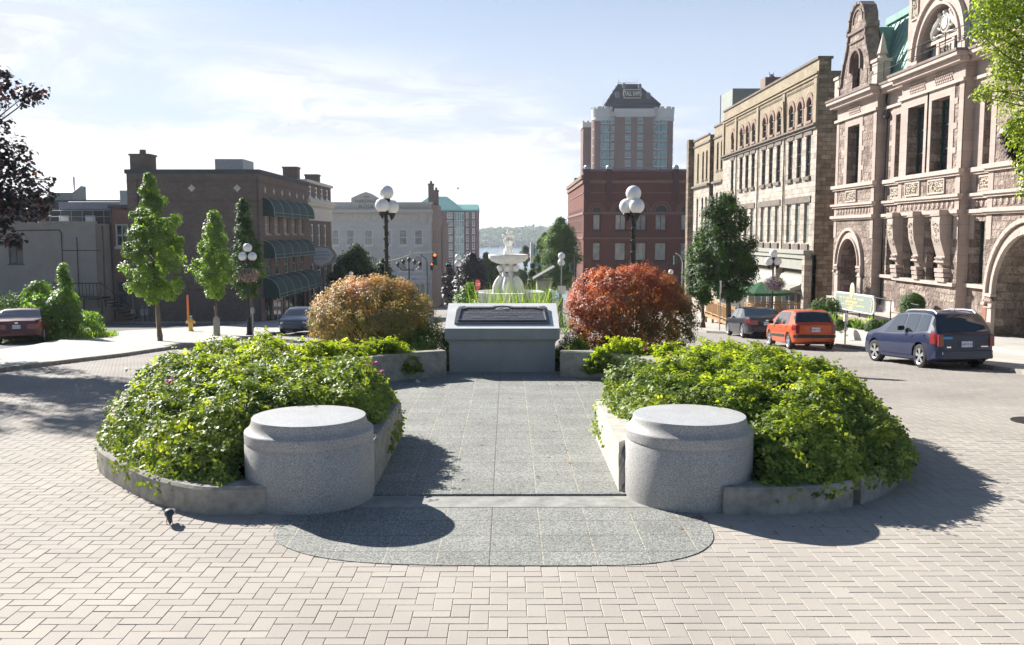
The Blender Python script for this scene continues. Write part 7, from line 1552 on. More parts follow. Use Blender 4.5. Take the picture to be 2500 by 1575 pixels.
    mb.add(vs, [[i * 4 + j, i * 4 + (j + 1) % 4, i * 4 + 4 + (j + 1) % 4, i * 4 + 4 + j] for i in range(2) for j in range(4)] + [[8, 9, 10, 11]]); rf = mb.build('roof', mat('slate_roof', (.022, .034, .055), .95, .1, .4, spec=.05), t); rf['_w'] = t['_w']
    for px, py in ((1507, 234), (1583, 236), (1523, 211), (1562, 212)):
        f = (onY(px, py, Y + 4).z - 48.3) / 7.9; y = Y + 1.2 + f * 6.8; c = onY(px, py, y - .3); s = 1.0 if py > 220 else .75; mb = MB()
        mb.box(c.x - .75 * s, c.x + .75 * s, y - .7, y + 2, c.z - 1.0 * s, c.z + .7 * s); mb.lathe((c.x, y - .7, c.z + .7 * s), [(.001, 0), (.75 * s, 0), (.75 * s, 2), (.001, 2)], 12, 'Y'); d = mb.build('dormer', mat('dormer_grey', (.20, .22, .25), .7), rf)
    for k in range(5):
        f = .05 + k * .2; x = 33.9 + f * 5.1; mb = MB(); mb.box(x - .2, x + .4, Y + 6 + f, Y + 8 + f, 48.3 + f * 7.9 - .6, 48.3 + f * 7.9 + .35); mb.build('dormer', mat('dormer_grey2', (.16, .18, .21), .7), rf)
    # name board
    c0 = onY(1521, 230, Y + 2); c1 = onY(1568, 230, Y + 2); z = onY(1545, 230, Y + 3).z; h = 1.55; w = (c1.x - c0.x) / 2; cx = (c0.x + c1.x) / 2; y = Y + 2.1
    def oct_(s, hh): return [(-w * s, 0), (-w * s * .9, hh * .45), (-w * s * .9, hh), (w * s * .9, hh), (w * s * .9, hh * .45), (w * s, 0), (w * s * .9, -hh * .45), (w * s * .9, -hh), (-w * s * .9, -hh), (-w * s * .9, -hh * .45)]
    for nm, s, hh, yy, m in (('sign_rim', 1, h, y, M['gold']), ('sign_board', .95, h * .86, y - .12, M['roof_dark'])):
        mb = MB(); k = oct_(s, hh); n = len(k); mb.add([(cx + a, yy, z + b) for a, b in k] + [(cx + a, yy + .6, z + b) for a, b in k], [list(range(n)), list(range(n, 2 * n))] + [[i, (i + 1) % n, n + (i + 1) % n, n + i] for i in range(n)]); mb.build(nm, m, rf)
    text_mesh('lettering', 'TALL SHIPS', 2.1, mat('pale_gold', (.8, .75, .55), .5, 0), rf, (cx, y - .16, z - .02), (PI / 2, 0, 0), .04, sxx=.5, space=1.1)
    mb = MB()
    for x in (39.3, 45.9): mb.bar((x, Y + 8.2, 56.2), (x, Y + 8.2, 58.0), .06, n=4)
    for k in range(8): x = 39.6 + k * .85; mb.bar((x, Y + 12, 56.2), (x, Y + 12, 57.6 + .4 * math.sin(k * 2.1)), .05, n=4)
    mb.bar((39.3, Y + 12, 57.3), (45.9, Y + 12, 57.3), .05, n=4); mb.bar((32.4, Y + 5, 46.5), (34.5, Y + 7, 51), .05, n=4); mb.build('aerials', M['grey_metal'], t)
tower()
# ---- red brick block, right centre
def red_block():
    x0, x1, y0, y1 = 10.7, 27, 131, 165.5; z0, z1 = -8.8, 12.0
    B = blocks('deep_red_brick', (.15, .048, .036), (.185, .062, .046), (.14, .07, .055), .24, .085, .010, bump=.3, var=.12, vs=.4); BR = mat('dark_red_stone', (.10, .04, .035), .85, .2, 2); SS = mat('brown_sandstone', (.20, .115, .085), .85, .15, 2)
    t = thing('red_brick_block', (x0, y0, z0), 'three-storey dark red brick block with arched windows below the tower', 'building')
    u = lambda px: sx(px, 131) - x0
    cols = [(u(1446), u(1466)), (u(1500), u(1528)), (u(1551), u(1578)), (u(1598), u(1627)), (u(1661), u(1661) + 1.6)]
    up = [(a, b, 3.7, 6.05 + (b - a) / 2 + .35, True) for a, b in cols]; lo = [(a, b, -.55, 2.05) for a, b in cols]; gr = [(a - .3, b + .3, -8, -4) for a, b in cols]
    mb = MB(); facade(mb, (x0, y0, 0), X_, -Y_, x1 - x0, z0, z1, up + lo + gr, depth=.35)
    sw = [(2.2 + k * 2.35, 3.3 + k * 2.35, a, b) for k in range(13) for a, b in ((3.6, 7.0), (-.9, 2.2), (-4.8, -2.6))]
    facade(mb, (x0, y0, 0), Y_, -X_, y1 - y0, z0, z1 - .6, sw, depth=.06); shell(mb, x0, x1, y0, y1, z0, z1 - .6, ('-Y', '-X')); mb.build('wall', B, t)
    for i, h in enumerate(up): window(t, (x0, y0, 0), X_, -Y_, (h[0], h[1], h[2], 6.05 + .0, False, .35), M['win_blind'] if i in (0, 1, 4) else M['win_curt'], BR, fw=.16, bars=(), vbars=(.5,) if i else (), sill=.25)
    fm = mat('blue_grey_panel', (.05, .055, .065), .7, .1)
    for h in up:
        mb = MB(); r = (h[1] - h[0]) / 2; c = (h[0] + h[1]) / 2 + x0; sp = h[3] - r
        mb.poly([(c - r, y0 + .33, 6.05), (c + r, y0 + .33, 6.05)] + [(c + r * math.cos(PI * k / 12), y0 + .33, sp + r * math.sin(PI * k / 12)) for k in range(13)], (0, -1, 0)); mb.build('fanlight_panel', fm, t)
    for i, h in enumerate(lo): window(t, (x0, y0, 0), X_, -Y_, (*h, False, .35), M['win_curt'] if i in (0, 4) else M['win_blind'], BR, fw=.12, bars=(), sill=.2)
    for h in gr: window(t, (x0, y0, 0), X_, -Y_, (*h, False, .35), M['win_dark'], BR, fw=.2, name='shop_window')
    for h in sw: window(t, (x0, y0, 0), Y_, -X_, h, M['win_curt'], BR, depth=.06, fw=.14, sill=.2)
    mb = MB()
    for a, b, d in ((z1 - .02, z1 + .3, .25),): trim(mb, (x0, y0, 0), X_, -Y_, -.25, x1 - x0, a, b, d)
    mb.build('coping', mat('slate_coping', (.12, .13, .15), .7, .1), t)
    mb = MB()
    for a, b, d in ((10.35, 10.8, .22), (8.95, 9.1, .08), (6.0, 6.35, .1), (2.5, 2.75, .12)): trim(mb, (x0, y0, 0), X_, -Y_, -.02 if d < .2 else -.2, x1 - x0, a, b, d); trim(mb, (x0, y0, 0), Y_, -X_, .0, y1 - y0, a + .004, b - .004, d)
    trim(mb, (x0, y0, 0), Y_, -X_, 0, y1 - y0, 11.0, 11.5, .35)
    mb.build('string_course', SS, t)
    for a, b in ((u(1425) + .0, u(1425) + .75), (u(1479), u(1491)), (u(1640), u(1653))): mb = MB(); trim(mb, (x0, y0, 0), X_, -Y_, a - .05, b + .05, 8.3, 12.3, .26); trim(mb, (x0, y0, 0), X_, -Y_, a + .02, b - .02, 7.7, 8.3, .16); mb.build('pilaster', BR, t)
    for a, b in ((u(1425) + .0, u(1425) + .75), (u(1479), u(1491)), (u(1640), u(1653))): mb = MB(); c = (a + b) / 2 + x0; mb.lathe((c, y0 - .1, 12.3), [(.42, 0), (.45, .3), (.28, .55), (.001, .62)], 10); mb.build('pilaster_cap', M['grey_metal'], t)
    mb = MB()
    for h in up:
        r = (h[1] - h[0]) / 2; c = (h[0] + h[1]) / 2 + x0; sp = h[3] - r; n = 14
        for rr, dd in ((r + .12, .06), (r + .5, .1)):
            for k in range(n): a0 = PI * (k + .5) / n; mb.obox((c + rr * math.cos(a0), y0 - dd / 2 + .02, sp + rr * math.sin(a0)), (-math.sin(a0), 0, math.cos(a0)), (0, 1, 0), (math.cos(a0), 0, math.sin(a0)), rr * PI / n / 2 * 1.02, dd / 2 + .02, .09)
    mb.build('arch_moulding', SS, t)
    mb = MB(); mb.box(x0 + .5, x0 + 3, y0 + 25, y0 + 27, z1 - .7, z1 + .6); mb.build('rooftop_box', M['roof_dark'], t)
red_block()
# ---- four-storey stone and yellow-brick building, right
M['rock'] = blocks('rock_faced_limestone', (.31, .27, .225), (.53, .47, .40), (.28, .24, .2), .7, .34, .014, bump=.9, var=.3, vs=2.2, rock=1.6, bd=.07, bias=.1)
M['rock_side'] = blocks('brown_rubble_stone', (.15, .115, .085), (.33, .265, .20), (.15, .12, .095), .62, .27, .014, bump=.9, var=.45, vs=1.6, rock=1.2, bd=.06, dirt=(.05, .04, .033))
M['ybrick'] = blocks('yellow_brick', (.27, .22, .15), (.35, .29, .20), (.31, .27, .21), .24, .085, .010, bump=.4, var=.2, vs=1.0, dirt=(.24, .19, .13))
M['dark_stone'] = mat('sooty_stone', (.16, .135, .115), .9, .35, 3, .4, 20)
M['redbrick_arch'] = mat('red_arch_brick', (.27, .18, .14), .85, .2, 6, .3, 30)
M['sand_dark2'] = mat('brown_chimney', (.24, .17, .14), .85, .15, 5)
M['oldframe'] = mat('old_brown_frame', (.10, .08, .07), .7, .2)
M['shop_cream'] = mat('shop_cream', (.30, .30, .26), .75, .12, 2)
def stone_building():
    X = 19.0; y0 = 57.4; y1 = 82.3; z0 = -6; t = thing('stone_building', (X, y0, -3), 'long four-storey pale stone building with yellow brick arched windows on top', 'building')
    def hy(pxL, pxR):  # opening between two pixels on the street face
        a = onX(pxR, 400, X).y; b = onX(pxL, 400, X).y; return (a - y0, b - y0)
    # groups of three windows, bay by bay
    grp = [(1.15, 3), (7.3, 3), (13.9, 3), (20.6, 2)]; top = []; mid = []; low = []
    tops = [(1.12, 1.95), (2.85, 3.85), (4.7, 5.65)]
    for g, (s, n) in enumerate([(1.05, 3), (7.55, 3), (14.25, 3), (20.9, 1)]):
        for k in range(n):
            a = s + k * 1.85; top.append((a, a + .95, 10.30, 11.75, True)); mid.append((a + .02, a + .98, 6.86, 9.42)); low.append((a - .02, a + 1.0, 2.62, 5.2))
    mb = MB(); facade(mb, (X, y0, 0), Y_, -X_, y1 - y0, 10.0, 13.87, top, depth=.14); mb.build('upper_wall', M['ybrick'], t)
    mb = MB(); facade(mb, (X, y0, 0), Y_, -X_, y1 - y0, 1.9, 9.9, mid + low, depth=.16); mb.build('stone_wall', M['rock'], t)
    for h in top: window(t, (X, y0, 0), Y_, -X_, h, M['win_dark'], M['oldframe'], depth=.14, fw=.08, name='arched_window')
    for i, h in enumerate(mid): window(t, (X, y0, 0), Y_, -X_, h, M['win_dark'], M['oldframe'], depth=.16, fw=.05, bars=(.3, .6), sill=.18)
    for h in low: window(t, (X, y0, 0), Y_, -X_, h, M['win_curt'], M['tan_frame'], depth=.16, fw=.05, bars=(.5,))
    # gable end facing the camera
    mb = MB(); mb.poly([(X, y0, z0), (X + 22, y0, z0), (X + 22, y0, 13.0), (X + .75, y0, 13.0), (X + .75, y0, 13.85), (X, y0, 13.85)], (0, -1, 0)); shell(mb, X + .01, X + 22, y0 + .01, y1, z0, 12.9, ('-Y', '-X')); mb.quad((X + .75, y0, 13.0), (X + .75, y1, 13.0), (X + .75, y1, 13.86), (X + .75, y0, 13.86), (1, 0, 0)); mb.build('end_wall', M['rock_side'], t)
    mb = MB(); trim(mb, (X, y0, 0), Y_, -X_, -.06, y1 - y0, 13.86, 14.0, .1); mb.box(X - .04, X + .85, y0 - .06, y0 + .2, 13.87, 14.02); mb.box(X - .04, X + .82, y0, y1, 13.861, 13.99); mb.box(X + .76, X + 22, y0 - .05, y0 + .4, 13.0, 13.14); mb.build('coping', M['dark_stone'], t)
    mb = MB()
    trim(mb, (X, y0, 0), Y_, -X_, -.08, y1 - y0, 13.02, 13.12, .16); trim(mb, (X, y0, 0), Y_, -X_, -.05, y1 - y0, 12.82, 12.92, .10)
    for k in range(int((y1 - y0) / .28)): trim(mb, (X, y0, 0), Y_, -X_, .1 + k * .28, .22 + k * .28, 12.5, 12.64, .06)
    mb.build('brick_cornice', M['ybrick'], t)
    mb = MB(); trim(mb, (X, y0, 0), Y_, -X_, -.12, y1 - y0, 9.9, 10.02, .28); trim(mb, (X, y0, 0), Y_, -X_, -.08, y1 - y0, 9.72, 9.899, .14)
    for h in mid: trim(mb, (X, y0, 0), Y_, -X_, h[0] - .25, h[1] + .25, 9.42, 9.66, .06); trim(mb, (X, y0, 0), Y_, -X_, h[0] - .12, h[1] + .12, 6.62, 6.84, .14)
    for g in (0, 6.5, 13.2): trim(mb, (X, y0, 0), Y_, -X_, g + .75, g + 6.05, 5.22, 5.62, .07)
    for h in low: trim(mb, (X, y0, 0), Y_, -X_, h[0] - .1, h[1] + .1, 2.2, 2.58, .12)
    mb.build('string_course', M['dark_stone'], t)
    for u in (0, 6.55, 13.2, 19.9, 24.3): mb = MB(); trim(mb, (X, y0, 0), Y_, -X_, u, u + .55, 10.03, 12.75, .12); mb.build('pilaster', M['ybrick'], t)
    mb = MB()
    for u in (6.45, 13.1, 19.8): mb.bar((X - .08, y0 + u, 2.0), (X - .08, y0 + u, 9.8), .05)
    mb.bar((X - .1, y0 + 6.5, 9.8), (X - .2, y0 + 6.5, 12.2), .05); mb.build('downpipe', M['dark_stone'], t)
    mb = MB()
    for h in top:
        mb = MB(); r = (h[1] - h[0]) / 2; c = (h[0] + h[1]) / 2 + y0; sp = h[3] - r; n = 14
        for k in range(n): a = PI * (k + .5) / n; rr = r + .17; mb.obox((X - .02, c + rr * math.cos(a), sp + rr * math.sin(a)), (0, -math.sin(a), math.cos(a)), (1, 0, 0), (0, math.cos(a), math.sin(a)), rr * PI / n / 2 * .9, .05, .15)
        for s in (-1, 1): mb.box(X - .03, X + .02, c + s * (r + .1) - .08, c + s * (r + .1) + .08, h[2], sp)
        mb.box(X - .12, X + .02, h[0] + y0 - .12, h[1] + y0 + .12, h[2] - .16, h[2] - .003)
        mb.build('brick_arch', M['redbrick_arch'], t)
    # roof things
    mb = MB(); mb.box(20.6, 26, 86, 90.2, 12.4, 16.5); mb.build('lift_house', M['grey_render2'], t)
    p = onX(1868, 205, 24); mb = MB(); a, b = sx(1858, 74), sx(1898, 74); mb.box(a, b, 74, 75.4, 12.9, onY(1870, 188, 74).z); ch = mb.build('chimney', M['sand_dark2'], t); mb = MB(); c = (a + b) / 2; zc_ = onY(1870, 188, 74).z
    mb.lathe((c, 74.7, zc_), [(.32, 0), (.3, .12), (.2, .2), (.2, .3), (.001, .3)], 12); mb.bar((c - .15, 74.6, zc_ + .2), (c - .2, 74.6, zc_ + .5), .03); mb.bar((c + .15, 74.6, zc_ + .2), (c + .15, 74.6, zc_ + .5), .03); ch['_w'] = t['_w']; mb.build('cowl', M['grey_metal'], ch)
    mb = MB(); xx = sx(1750, 84); mb.bar((xx + .4, 85.5, 12.4), (xx + .4, 85.5, onY(1750, 233, 85.5).z), .05); mb.build('aerial', M['grey_metal'], t)
    # lower two-window blocks beyond
    t = thing('stone_brick_building', (19, 83, -5), 'farther, slightly lower stone and yellow-brick building with a dark recess at its middle', 'building')
    A0, A1, A2, A3 = 82.4, 86.6, 88.4, 96.4; ya = A0; lowh = [(.5, 1.25, 3.6, 7.0)]
    tp = [(.7, 1.5, 9.0, 11.6, True), (2.3, 3.1, 9.0, 11.6, True)]; mb = MB(); facade(mb, (X + .15, A0, 0), Y_, -X_, A1 - A0, 7.95, 13.0, tp, .12)
    tp2 = [(.9, 1.7, 8.5, 11.3, True), (2.6, 3.4, 8.5, 11.3, True), (5.0, 5.8, 8.5, 11.3, True)]; facade(mb, (X + .15, A2, 0), Y_, -X_, A3 - A2, 7.95, 12.6, tp2, .12)
    shell(mb, X + .3, 38, A0 + .02, A3, 7.95, 12.5, ('-X',)); mb.build('upper_wall', M['ybrick'], t)
    lw = [(.7, 1.5, 3.4, 7.0), (2.3, 3.1, 3.4, 7.0), (.7, 1.5, -.6, 2.4), (2.3, 3.1, -.6, 2.4)]; lw2 = [(a, b, c, d) for a, b in ((.9, 1.7), (2.6, 3.4), (5.0, 5.8)) for c, d in ((3.0, 6.8), (-1.0, 2.2))]
    mb = MB(); facade(mb, (X + .15, A0, 0), Y_, -X_, A1 - A0, -6, 7.95, lw, .12); facade(mb, (X + .15, A2, 0), Y_, -X_, A3 - A2, -6, 7.95, lw2, .12); mb.build('stone_wall', M['rock'], t)
    mb = MB(); mb.quad((X + 1.4, A1, -6), (X + 1.4, A2, -6), (X + 1.4, A2, 12.6), (X + 1.4, A1, 12.6), (-1, 0, 0)); mb.quad((X + .15, A2, -6), (X + 1.4, A2, -6), (X + 1.4, A2, 12.6), (X + .15, A2, 12.6), (0, -1, 0)); mb.box(X - .35, X + .16, A3 - .2, A3 + .9, -6, 12.9); mb.build('recess', M['rock_side'], t)
    for h in tp + lw: window(t, (X + .15, A0, 0), Y_, -X_, h, M['win_dark'], M['oldframe'], .12, .07, sill=.15)
    for h in tp2 + lw2: window(t, (X + .15, A2, 0), Y_, -X_, h, M['win_dark'], M['oldframe'], .12, .07, sill=.15)
    mb = MB()
    for o, w in ((A0, A1 - A0), (A2, A3 - A2)): trim(mb, (X + .15, o, 0), Y_, -X_, 0, w, 7.85, 8.05, .25); trim(mb, (X + .15, o, 0), Y_, -X_, 0, w, 11.95, 12.1, .1)
    trim(mb, (X + .15, A0, 0), Y_, -X_, 0, A1 - A0, 13.0, 13.15, .1); trim(mb, (X + .15, A2, 0), Y_, -X_, 0, A3 - A2, 12.6, 12.75, .1); mb.build('string_course', M['dark_stone'], t)
M['grey_render2'] = mat('grey_green_render', (.28, .30, .27), .85, .1, 1)
stone_building()
# ---- pub front at its foot
def pub():
    X = 19.0; y0 = 57.4; t = thing('pub_front', (X, 58, -3.5), 'cream and dark wooden pub shopfront at the foot of the pale stone building', 'shopfront')
    mb = MB(); mb.box(X - .02, X + .2, y0, 82.3, -6, 1.9); mb.build('back_wall', mat('pub_dark', (.05, .045, .04), .7, .2), t)
    mb = MB(); mb.box(X - .55, X, y0 + .2, 71, 1.95, 2.2); mb.box(X - .45, X, y0 + .25, 71, 1.65, 1.95); trim(mb, (X, y0, 0), Y_, -X_, .4, 6.0, .95, 1.6, .32); trim(mb, (X, y0, 0), Y_, -X_, 6.8, 13.2, .95, 1.6, .32)
    mb.build('fascia', M['shop_cream'], t)
    for a, b in ((.8, 5.8), (7.2, 12.4)):
        mb = MB(); prof = [(.0, .62), (.25, .52), (.38, .2), (.55, .0), (1.15, -.22), (1.15, -.34), (0, -.34)]
        k = len(prof); v = [(X - d, y0 + a, z) for d, z in prof] + [(X - d, y0 + b, z) for d, z in prof]; mb.add(v, [list(range(k)), list(range(k, 2 * k))[::-1]] + [[i, (i + 1) % k, k + (i + 1) % k, k + i] for i in range(k)]); mb.build('shop_canopy', M['shop_cream'], t)
    for u in (.1, 6.25, 13.3):
        mb = MB(); mb.box(X - .5, X - .02, y0 + u, y0 + u + .5, -4.2, 1.7); mb.build('pilaster', M['rock'] if u else M['dark_stone'], t)
    for a, b in ((.9, 2.6), (2.9, 4.1), (4.3, 5.9), (7.1, 9.2), (9.5, 11), (11.2, 12.9)):
        mb = MB(); mb.box(X - .14, X - .02, y0 + a, y0 + b, -3.6, -.5); f = mb.build('shop_window', M['tan_frame'], t); f['_w'] = t['_w']; mb = MB(); mb.box(X - .16, X - .13, y0 + a + .12, y0 + b - .12, -3.3, -.65); mb.build('pane', M['win_dark'], f)
pub()
# decks and ramps
def rail_run(mb, p, q, h, gap=.14, posts=1.6):
    p = Vector(p); q = Vector(q); L = (q - p).length; d = (q - p) / L; up = Vector((0, 0, 1)); s = d.cross(up).normalized()
    def b(a, c, w, hh): u = (c - a).normalized(); m = (a + c) / 2; v = u.cross(s); mb.obox(m, u, s, v, (c - a).length / 2, w, hh)
    b(p + up * h, q + up * h, .07, .025); b(p + up * .12, q + up * .12, .03, .04); b(p + up * (h - .12), q + up * (h - .12), .02, .04)
    for k in range(int(L / posts) + 1): c = p + d * min(L, k * posts); mb.obox(c + up * (h / 2 - .15), (1, 0, 0), (0, 1, 0), up, .05, .05, h / 2 + .15)
    for k in range(int(L / gap)): c = p + d * (k + .5) * gap; mb.obox(c + up * (h / 2), (1, 0, 0), (0, 1, 0), up, .022, .022, h / 2 - .1)
def deck():
    t = thing('wooden_ramp', (14.2, 58, -3), 'pale wooden ramp with railings in front of the pub, left of the dark sedan', 'ramp', 'wooden ramps and decks of the pub')
    a = onX(1724, 729, 14.2); b = onX(1797, 752, 14.2); h = 1.02
    mb = MB(); rail_run(mb, (14.2, b.y, b.z - h), (14.2, a.y, a.z - h), h); mb.build('railing', M['wood'], t)
    mb = MB(); mb.add([(14.1, b.y, b.z - h - .05), (15.6, b.y, b.z - h - .05), (15.6, a.y, a.z - h - .05), (14.1, a.y, a.z - h - .05), (14.1, b.y, b.z - h - .22), (15.6, b.y, b.z - h - .22), (15.6, a.y, a.z - h - .22), (14.1, a.y, a.z - h - .22)], [[0, 1, 2, 3], [0, 3, 7, 4], [0, 4, 5, 1], [1, 5, 6, 2]])
    for k in range(5): y = b.y + (a.y - b.y) * k / 4; mb.box(14.15, 14.3, y, y + .12, gz(y), -2.3)
    mb.build('deck', M['wood'], t)
    t = thing('wooden_ramp', (14.2, 52, -2.5), 'pale wooden ramp side behind the dark sedan, below the flower basket', 'ramp', 'wooden ramps and decks of the pub')
    a = onX(1820, 739, 14.2); b = onX(1885, 755, 14.2); mb = MB(); rail_run(mb, (14.2, b.y, b.z - .95), (14.2, a.y, a.z - .95), .95); rail_run(mb, (14.2, a.y, a.z - .95), (17.5, a.y, a.z - .95), .95); mb.build('railing', M['wood'], t)
    mb = MB(); mb.box(14.2, 18.8, b.y, a.y, b.z - 1.15, b.z - .97); mb.build('deck', M['wood'], t)
    t = thing('wooden_deck_rail', (17, 55.8, -2.4), 'wooden deck railing running to the pub corner behind the orange hatchback', 'railing', 'wooden ramps and decks of the pub')
    a = onY(1896, 755, 55.8); b = onY(1972, 755, 55.8); mb = MB(); rail_run(mb, (a.x, 55.8, a.z - 1.0), (b.x, 55.8, a.z - 1.0), 1.0); mb.build('railing', M['wood'], t)
    # patio umbrellas
    for i, (px, Y, w, lab) in enumerate(((1806, 60, 1.75, 'green patio umbrella over the pub deck, the farther one'), (1858, 56.5, 1.75, 'green patio umbrella over the pub deck, the nearer one behind the flower basket'))):
        p = onY(px, 681 if i == 0 else 688, Y); t = thing('patio_umbrella', (p.x, Y, p.z - 2.6), lab, 'umbrella', 'green umbrellas of the pub')
        mb = MB(); n = 8; rim = [(p.x + w * math.cos(2 * PI * k / n + .3), Y + w * math.sin(2 * PI * k / n + .3), p.z - .62) for k in range(n)]; low_ = [(x, y, z - .16) for x, y, z in rim]
        mb.add([tuple(p)] + rim + low_, [[0, 1 + k, 1 + (k + 1) % n] for k in range(n)] + [[1 + k, 1 + n + k, 1 + n + (k + 1) % n, 1 + (k + 1) % n] for k in range(n)]); mb.build('canopy', mat('umbrella_green%d' % i, (.02, .10, .04), .7, .1), t)
        mb = MB(); mb.bar((p.x, Y, p.z), (p.x, Y, p.z - 2.8), .03); mb.build('pole', M['grey_metal'], t)
    # bicycle
    Y = 50.6; x = sx(1808, Y); z = gz(Y) + .12; t = thing('bicycle', (x, Y, z), 'pale bicycle leaning at the ramp between the dark sedan and the deck', 'bicycle'); 
    for dy in (0, 1.05):
        mb = MB(); pts = [(x, Y + dy + .33 * math.cos(2 * PI * k / 24), z + .34 + .33 * math.sin(2 * PI * k / 24)) for k in range(25)]; mb.tube(pts, .018, 5); mb.build('wheel', M['rubber'], t)
    mb = MB(); c = lambda dy, dz: (x, Y + dy, z + dz); mb.tube([c(0, .34), c(.42, .34), c(.3, .85)], .018, 5); mb.tube([c(.35, .75), c(.9, .82), c(1.05, .34)], .018, 5); mb.bar(c(.42, .34), c(.88, .74), .018); mb.bar(c(0, .34), c(.33, .75), .014); mb.bar(c(.9, .8), c(.92, 1.0), .014); mb.build('bike_frame', mat('bike_teal', (.45, .6, .55), .4), t)
    mb = MB(); mb.bar((x - .25, Y + .92, z + 1.0), (x + .25, Y + .92, z + 1.0), .015); mb.build('handlebar', M['grey_metal'], t); mb = MB(); mb.box(x - .07, x + .07, Y + .16, Y + .42, z + .85, z + .9); mb.build('saddle', M['plastic'], t, bevel=.015)
deck()
# ---- the 1884 post office
M['sand'] = blocks('dressed_red_sandstone', (.36, .295, .26), (.42, .35, .305), (.29, .24, .21), 1.1, .42, .008, bump=.25, var=.13, vs=1.2)
M['sand_rock'] = blocks('rock_faced_sandstone', (.22, .17, .145), (.46, .37, .315), (.26, .21, .175), .66, .33, .02, bump=1, var=.4, vs=2.6, rock=1.8, bd=.14, dirt=(.20, .14, .115))
M['sand_trim'] = mat('sandstone_moulding', (.45, .37, .325), .85, .16, 2.5, .15, 30)
M['sand_dark'] = mat('weathered_cornice', (.20, .16, .14), .9, .4, 3, .3, 20)
M['carved'] = mat('carved_panel_ground', (.30, .26, .19), .9, .3, 10, .8, 25)
M['carving'] = mat('carved_relief_stone', (.56, .50, .42), .85, .15, 10, .3, 30)
M['teal_frame'] = mat('dark_green_sash', (.02, .06, .05), .5, .1)
def post_office():
    z0 = -1.6; Xm = 18.75; Xp = 18.3; N = -X_
    t = thing('post_office', (18.5, 46, -.6), 'pink sandstone 1884 post office with curved gable and copper green roof, at right', 'building')
    YP0, YP1 = 46.35, 51.9; YC0, YC1 = 37.55, 43.5; YR1 = 35.35; YE = 22.0
    sec = [  # (X, ya, yb, name)
        (Xp, YP0, YP1), (Xm, YC1, YP0), (Xp, YC0, YC1), (Xm, YR1, YC0), (Xp, YE, YR1)]
    up = {0: [(48.55, 50.2)], 1: [(44.25, 45.1)], 2: [(38.72, 40.36), (41.04, 42.72)], 3: [(35.9, 36.75)], 4: [(31.6, 33.1), (28.2, 29.8)]}
    lo = {1: [(44.64, 45.7)], 2: [(39.22, 40.3), (41.47, 42.6)], 3: [(36.35, 37.2)], 4: []}
    arch = {0: (47.98, 50.85, z0, 3.0), 4: (30.0, 34.55, z0, 3.25)}
    for i, (X, a, b) in enumerate(sec):
        H = [(p - a, q - a, 5.84, 8.92, False, .5) for p, q in up.get(i, [])]; L = [(p - a, q - a, 1.22, 3.72, False, .36) for p, q in lo.get(i, [])]
        AR = [(arch[i][0] - a, arch[i][1] - a, arch[i][2], arch[i][3], True, 1.5)] if i in arch else []
        mb = MB(); facade(mb, (X, a, 0), Y_, N, b - a, z0, 5.2, L + AR); facade(mb, (X, a, 0), Y_, N, b - a, 5.2, 9.4, H); mb.build('rock_faced_wall' if i != 1 and i != 3 else 'recessed_wall', M['sand_rock'], t)
        mb = MB(); facade(mb, (X, a, 0), Y_, N, b - a, 9.4, 10.1, []); 
        # smooth surrounds: quoins and window frames, flush pieces 2 cm proud
        for p, q in up.get(i, []):
            p -= a; q -= a
            for u0, u1 in ((p - .42, p - .004), (q + .004, q + .42)):
                u0 = max(u0, .0); u1 = min(u1, b - a)
                if u1 - u0 > .05: trim(mb, (X, a, 0), Y_, N, u0, u1, 5.85, 8.93, .03)
            for k in range(6):
                z = 6.0 + k * .5
                for u0, u1 in ((p - .68, p - .42), (q + .42, q + .68)):
                    u0 = max(u0, 0); u1 = min(u1, b - a)
                    if k % 2 and u1 - u0 > .05: trim(mb, (X, a, 0), Y_, N, u0, u1, z, z + .24, .028)
            trim(mb, (X, a, 0), Y_, N, max(0, p - .42), min(b - a, q + .42), 8.925, 9.35, .032)
        for u0, u1 in ((0, .38), (b - a - .38, b - a)): trim(mb, (X, a, 0), Y_, N, u0, u1, 3.0, 9.4, .025)
        mb.build('dressed_surround', M['sand'], t)
        for h in H: window(t, (X, a, 0), Y_, N, h, M['win_dark'], M['teal_frame'], fw=.09, bars=(.33, .66), name='tall_window')
        for h in L: window(t, (X, a, 0), Y_, N, h, M['win_dark'], M['teal_frame'], fw=.09, bars=(.5,), name='window')
        mb = MB()
        ex = .0
        for z, zz, d in ((9.32, 9.45, .14), (5.68, 5.86, .20), (5.58, 5.68, .12), (4.72, 4.84, .20), (4.62, 4.72, .12), (4.05, 4.2, .2), (3.97, 4.05, .12)):
            trim(mb, (X, a, 0), Y_, N, -d if i in (0, 2, 4) else 0, b - a + (d if i in (0, 2, 4) else 0), z, zz, d)
        if i in (1, 2, 3): trim(mb, (X, a, 0), Y_, N, 0, b - a, 1.06, 1.21, .16)
        mb.build('string_course', M['sand_trim'], t)
        mb = MB(); trim(mb, (X, a, 0), Y_, N, -.35 if i in (0, 2, 4) else 0, b - a + (.35 if i in (0, 2, 4) else 0), 10.28, 10.44, .55); trim(mb, (X, a, 0), Y_, N, -.25 if i in (0, 2, 4) else 0, b - a + (.25 if i in (0, 2, 4) else 0), 10.08, 10.28, .36); mb.build('cornice', M['sand_trim'], t)
        mb = MB(); trim(mb, (X, a, 0), Y_, N, -.38 if i in (0, 2, 4) else 0, b - a + (.38 if i in (0, 2, 4) else 0), 10.44, 10.55, .60); mb.build('gutter', M['sand_dark'], t)
        # rosettes in the frieze between the string courses
        mb = MB(); n = int((b - a - .5) / .42)
        for k in range(n): u = a + .35 + (b - a - .7) * (k + .5) / n; mb.lathe((X, u, 4.41), [(.11, .005), (.12, -.03), (.09, -.045), (.07, -.03), (.04, -.05), (.001, -.055)], 12, 'X')
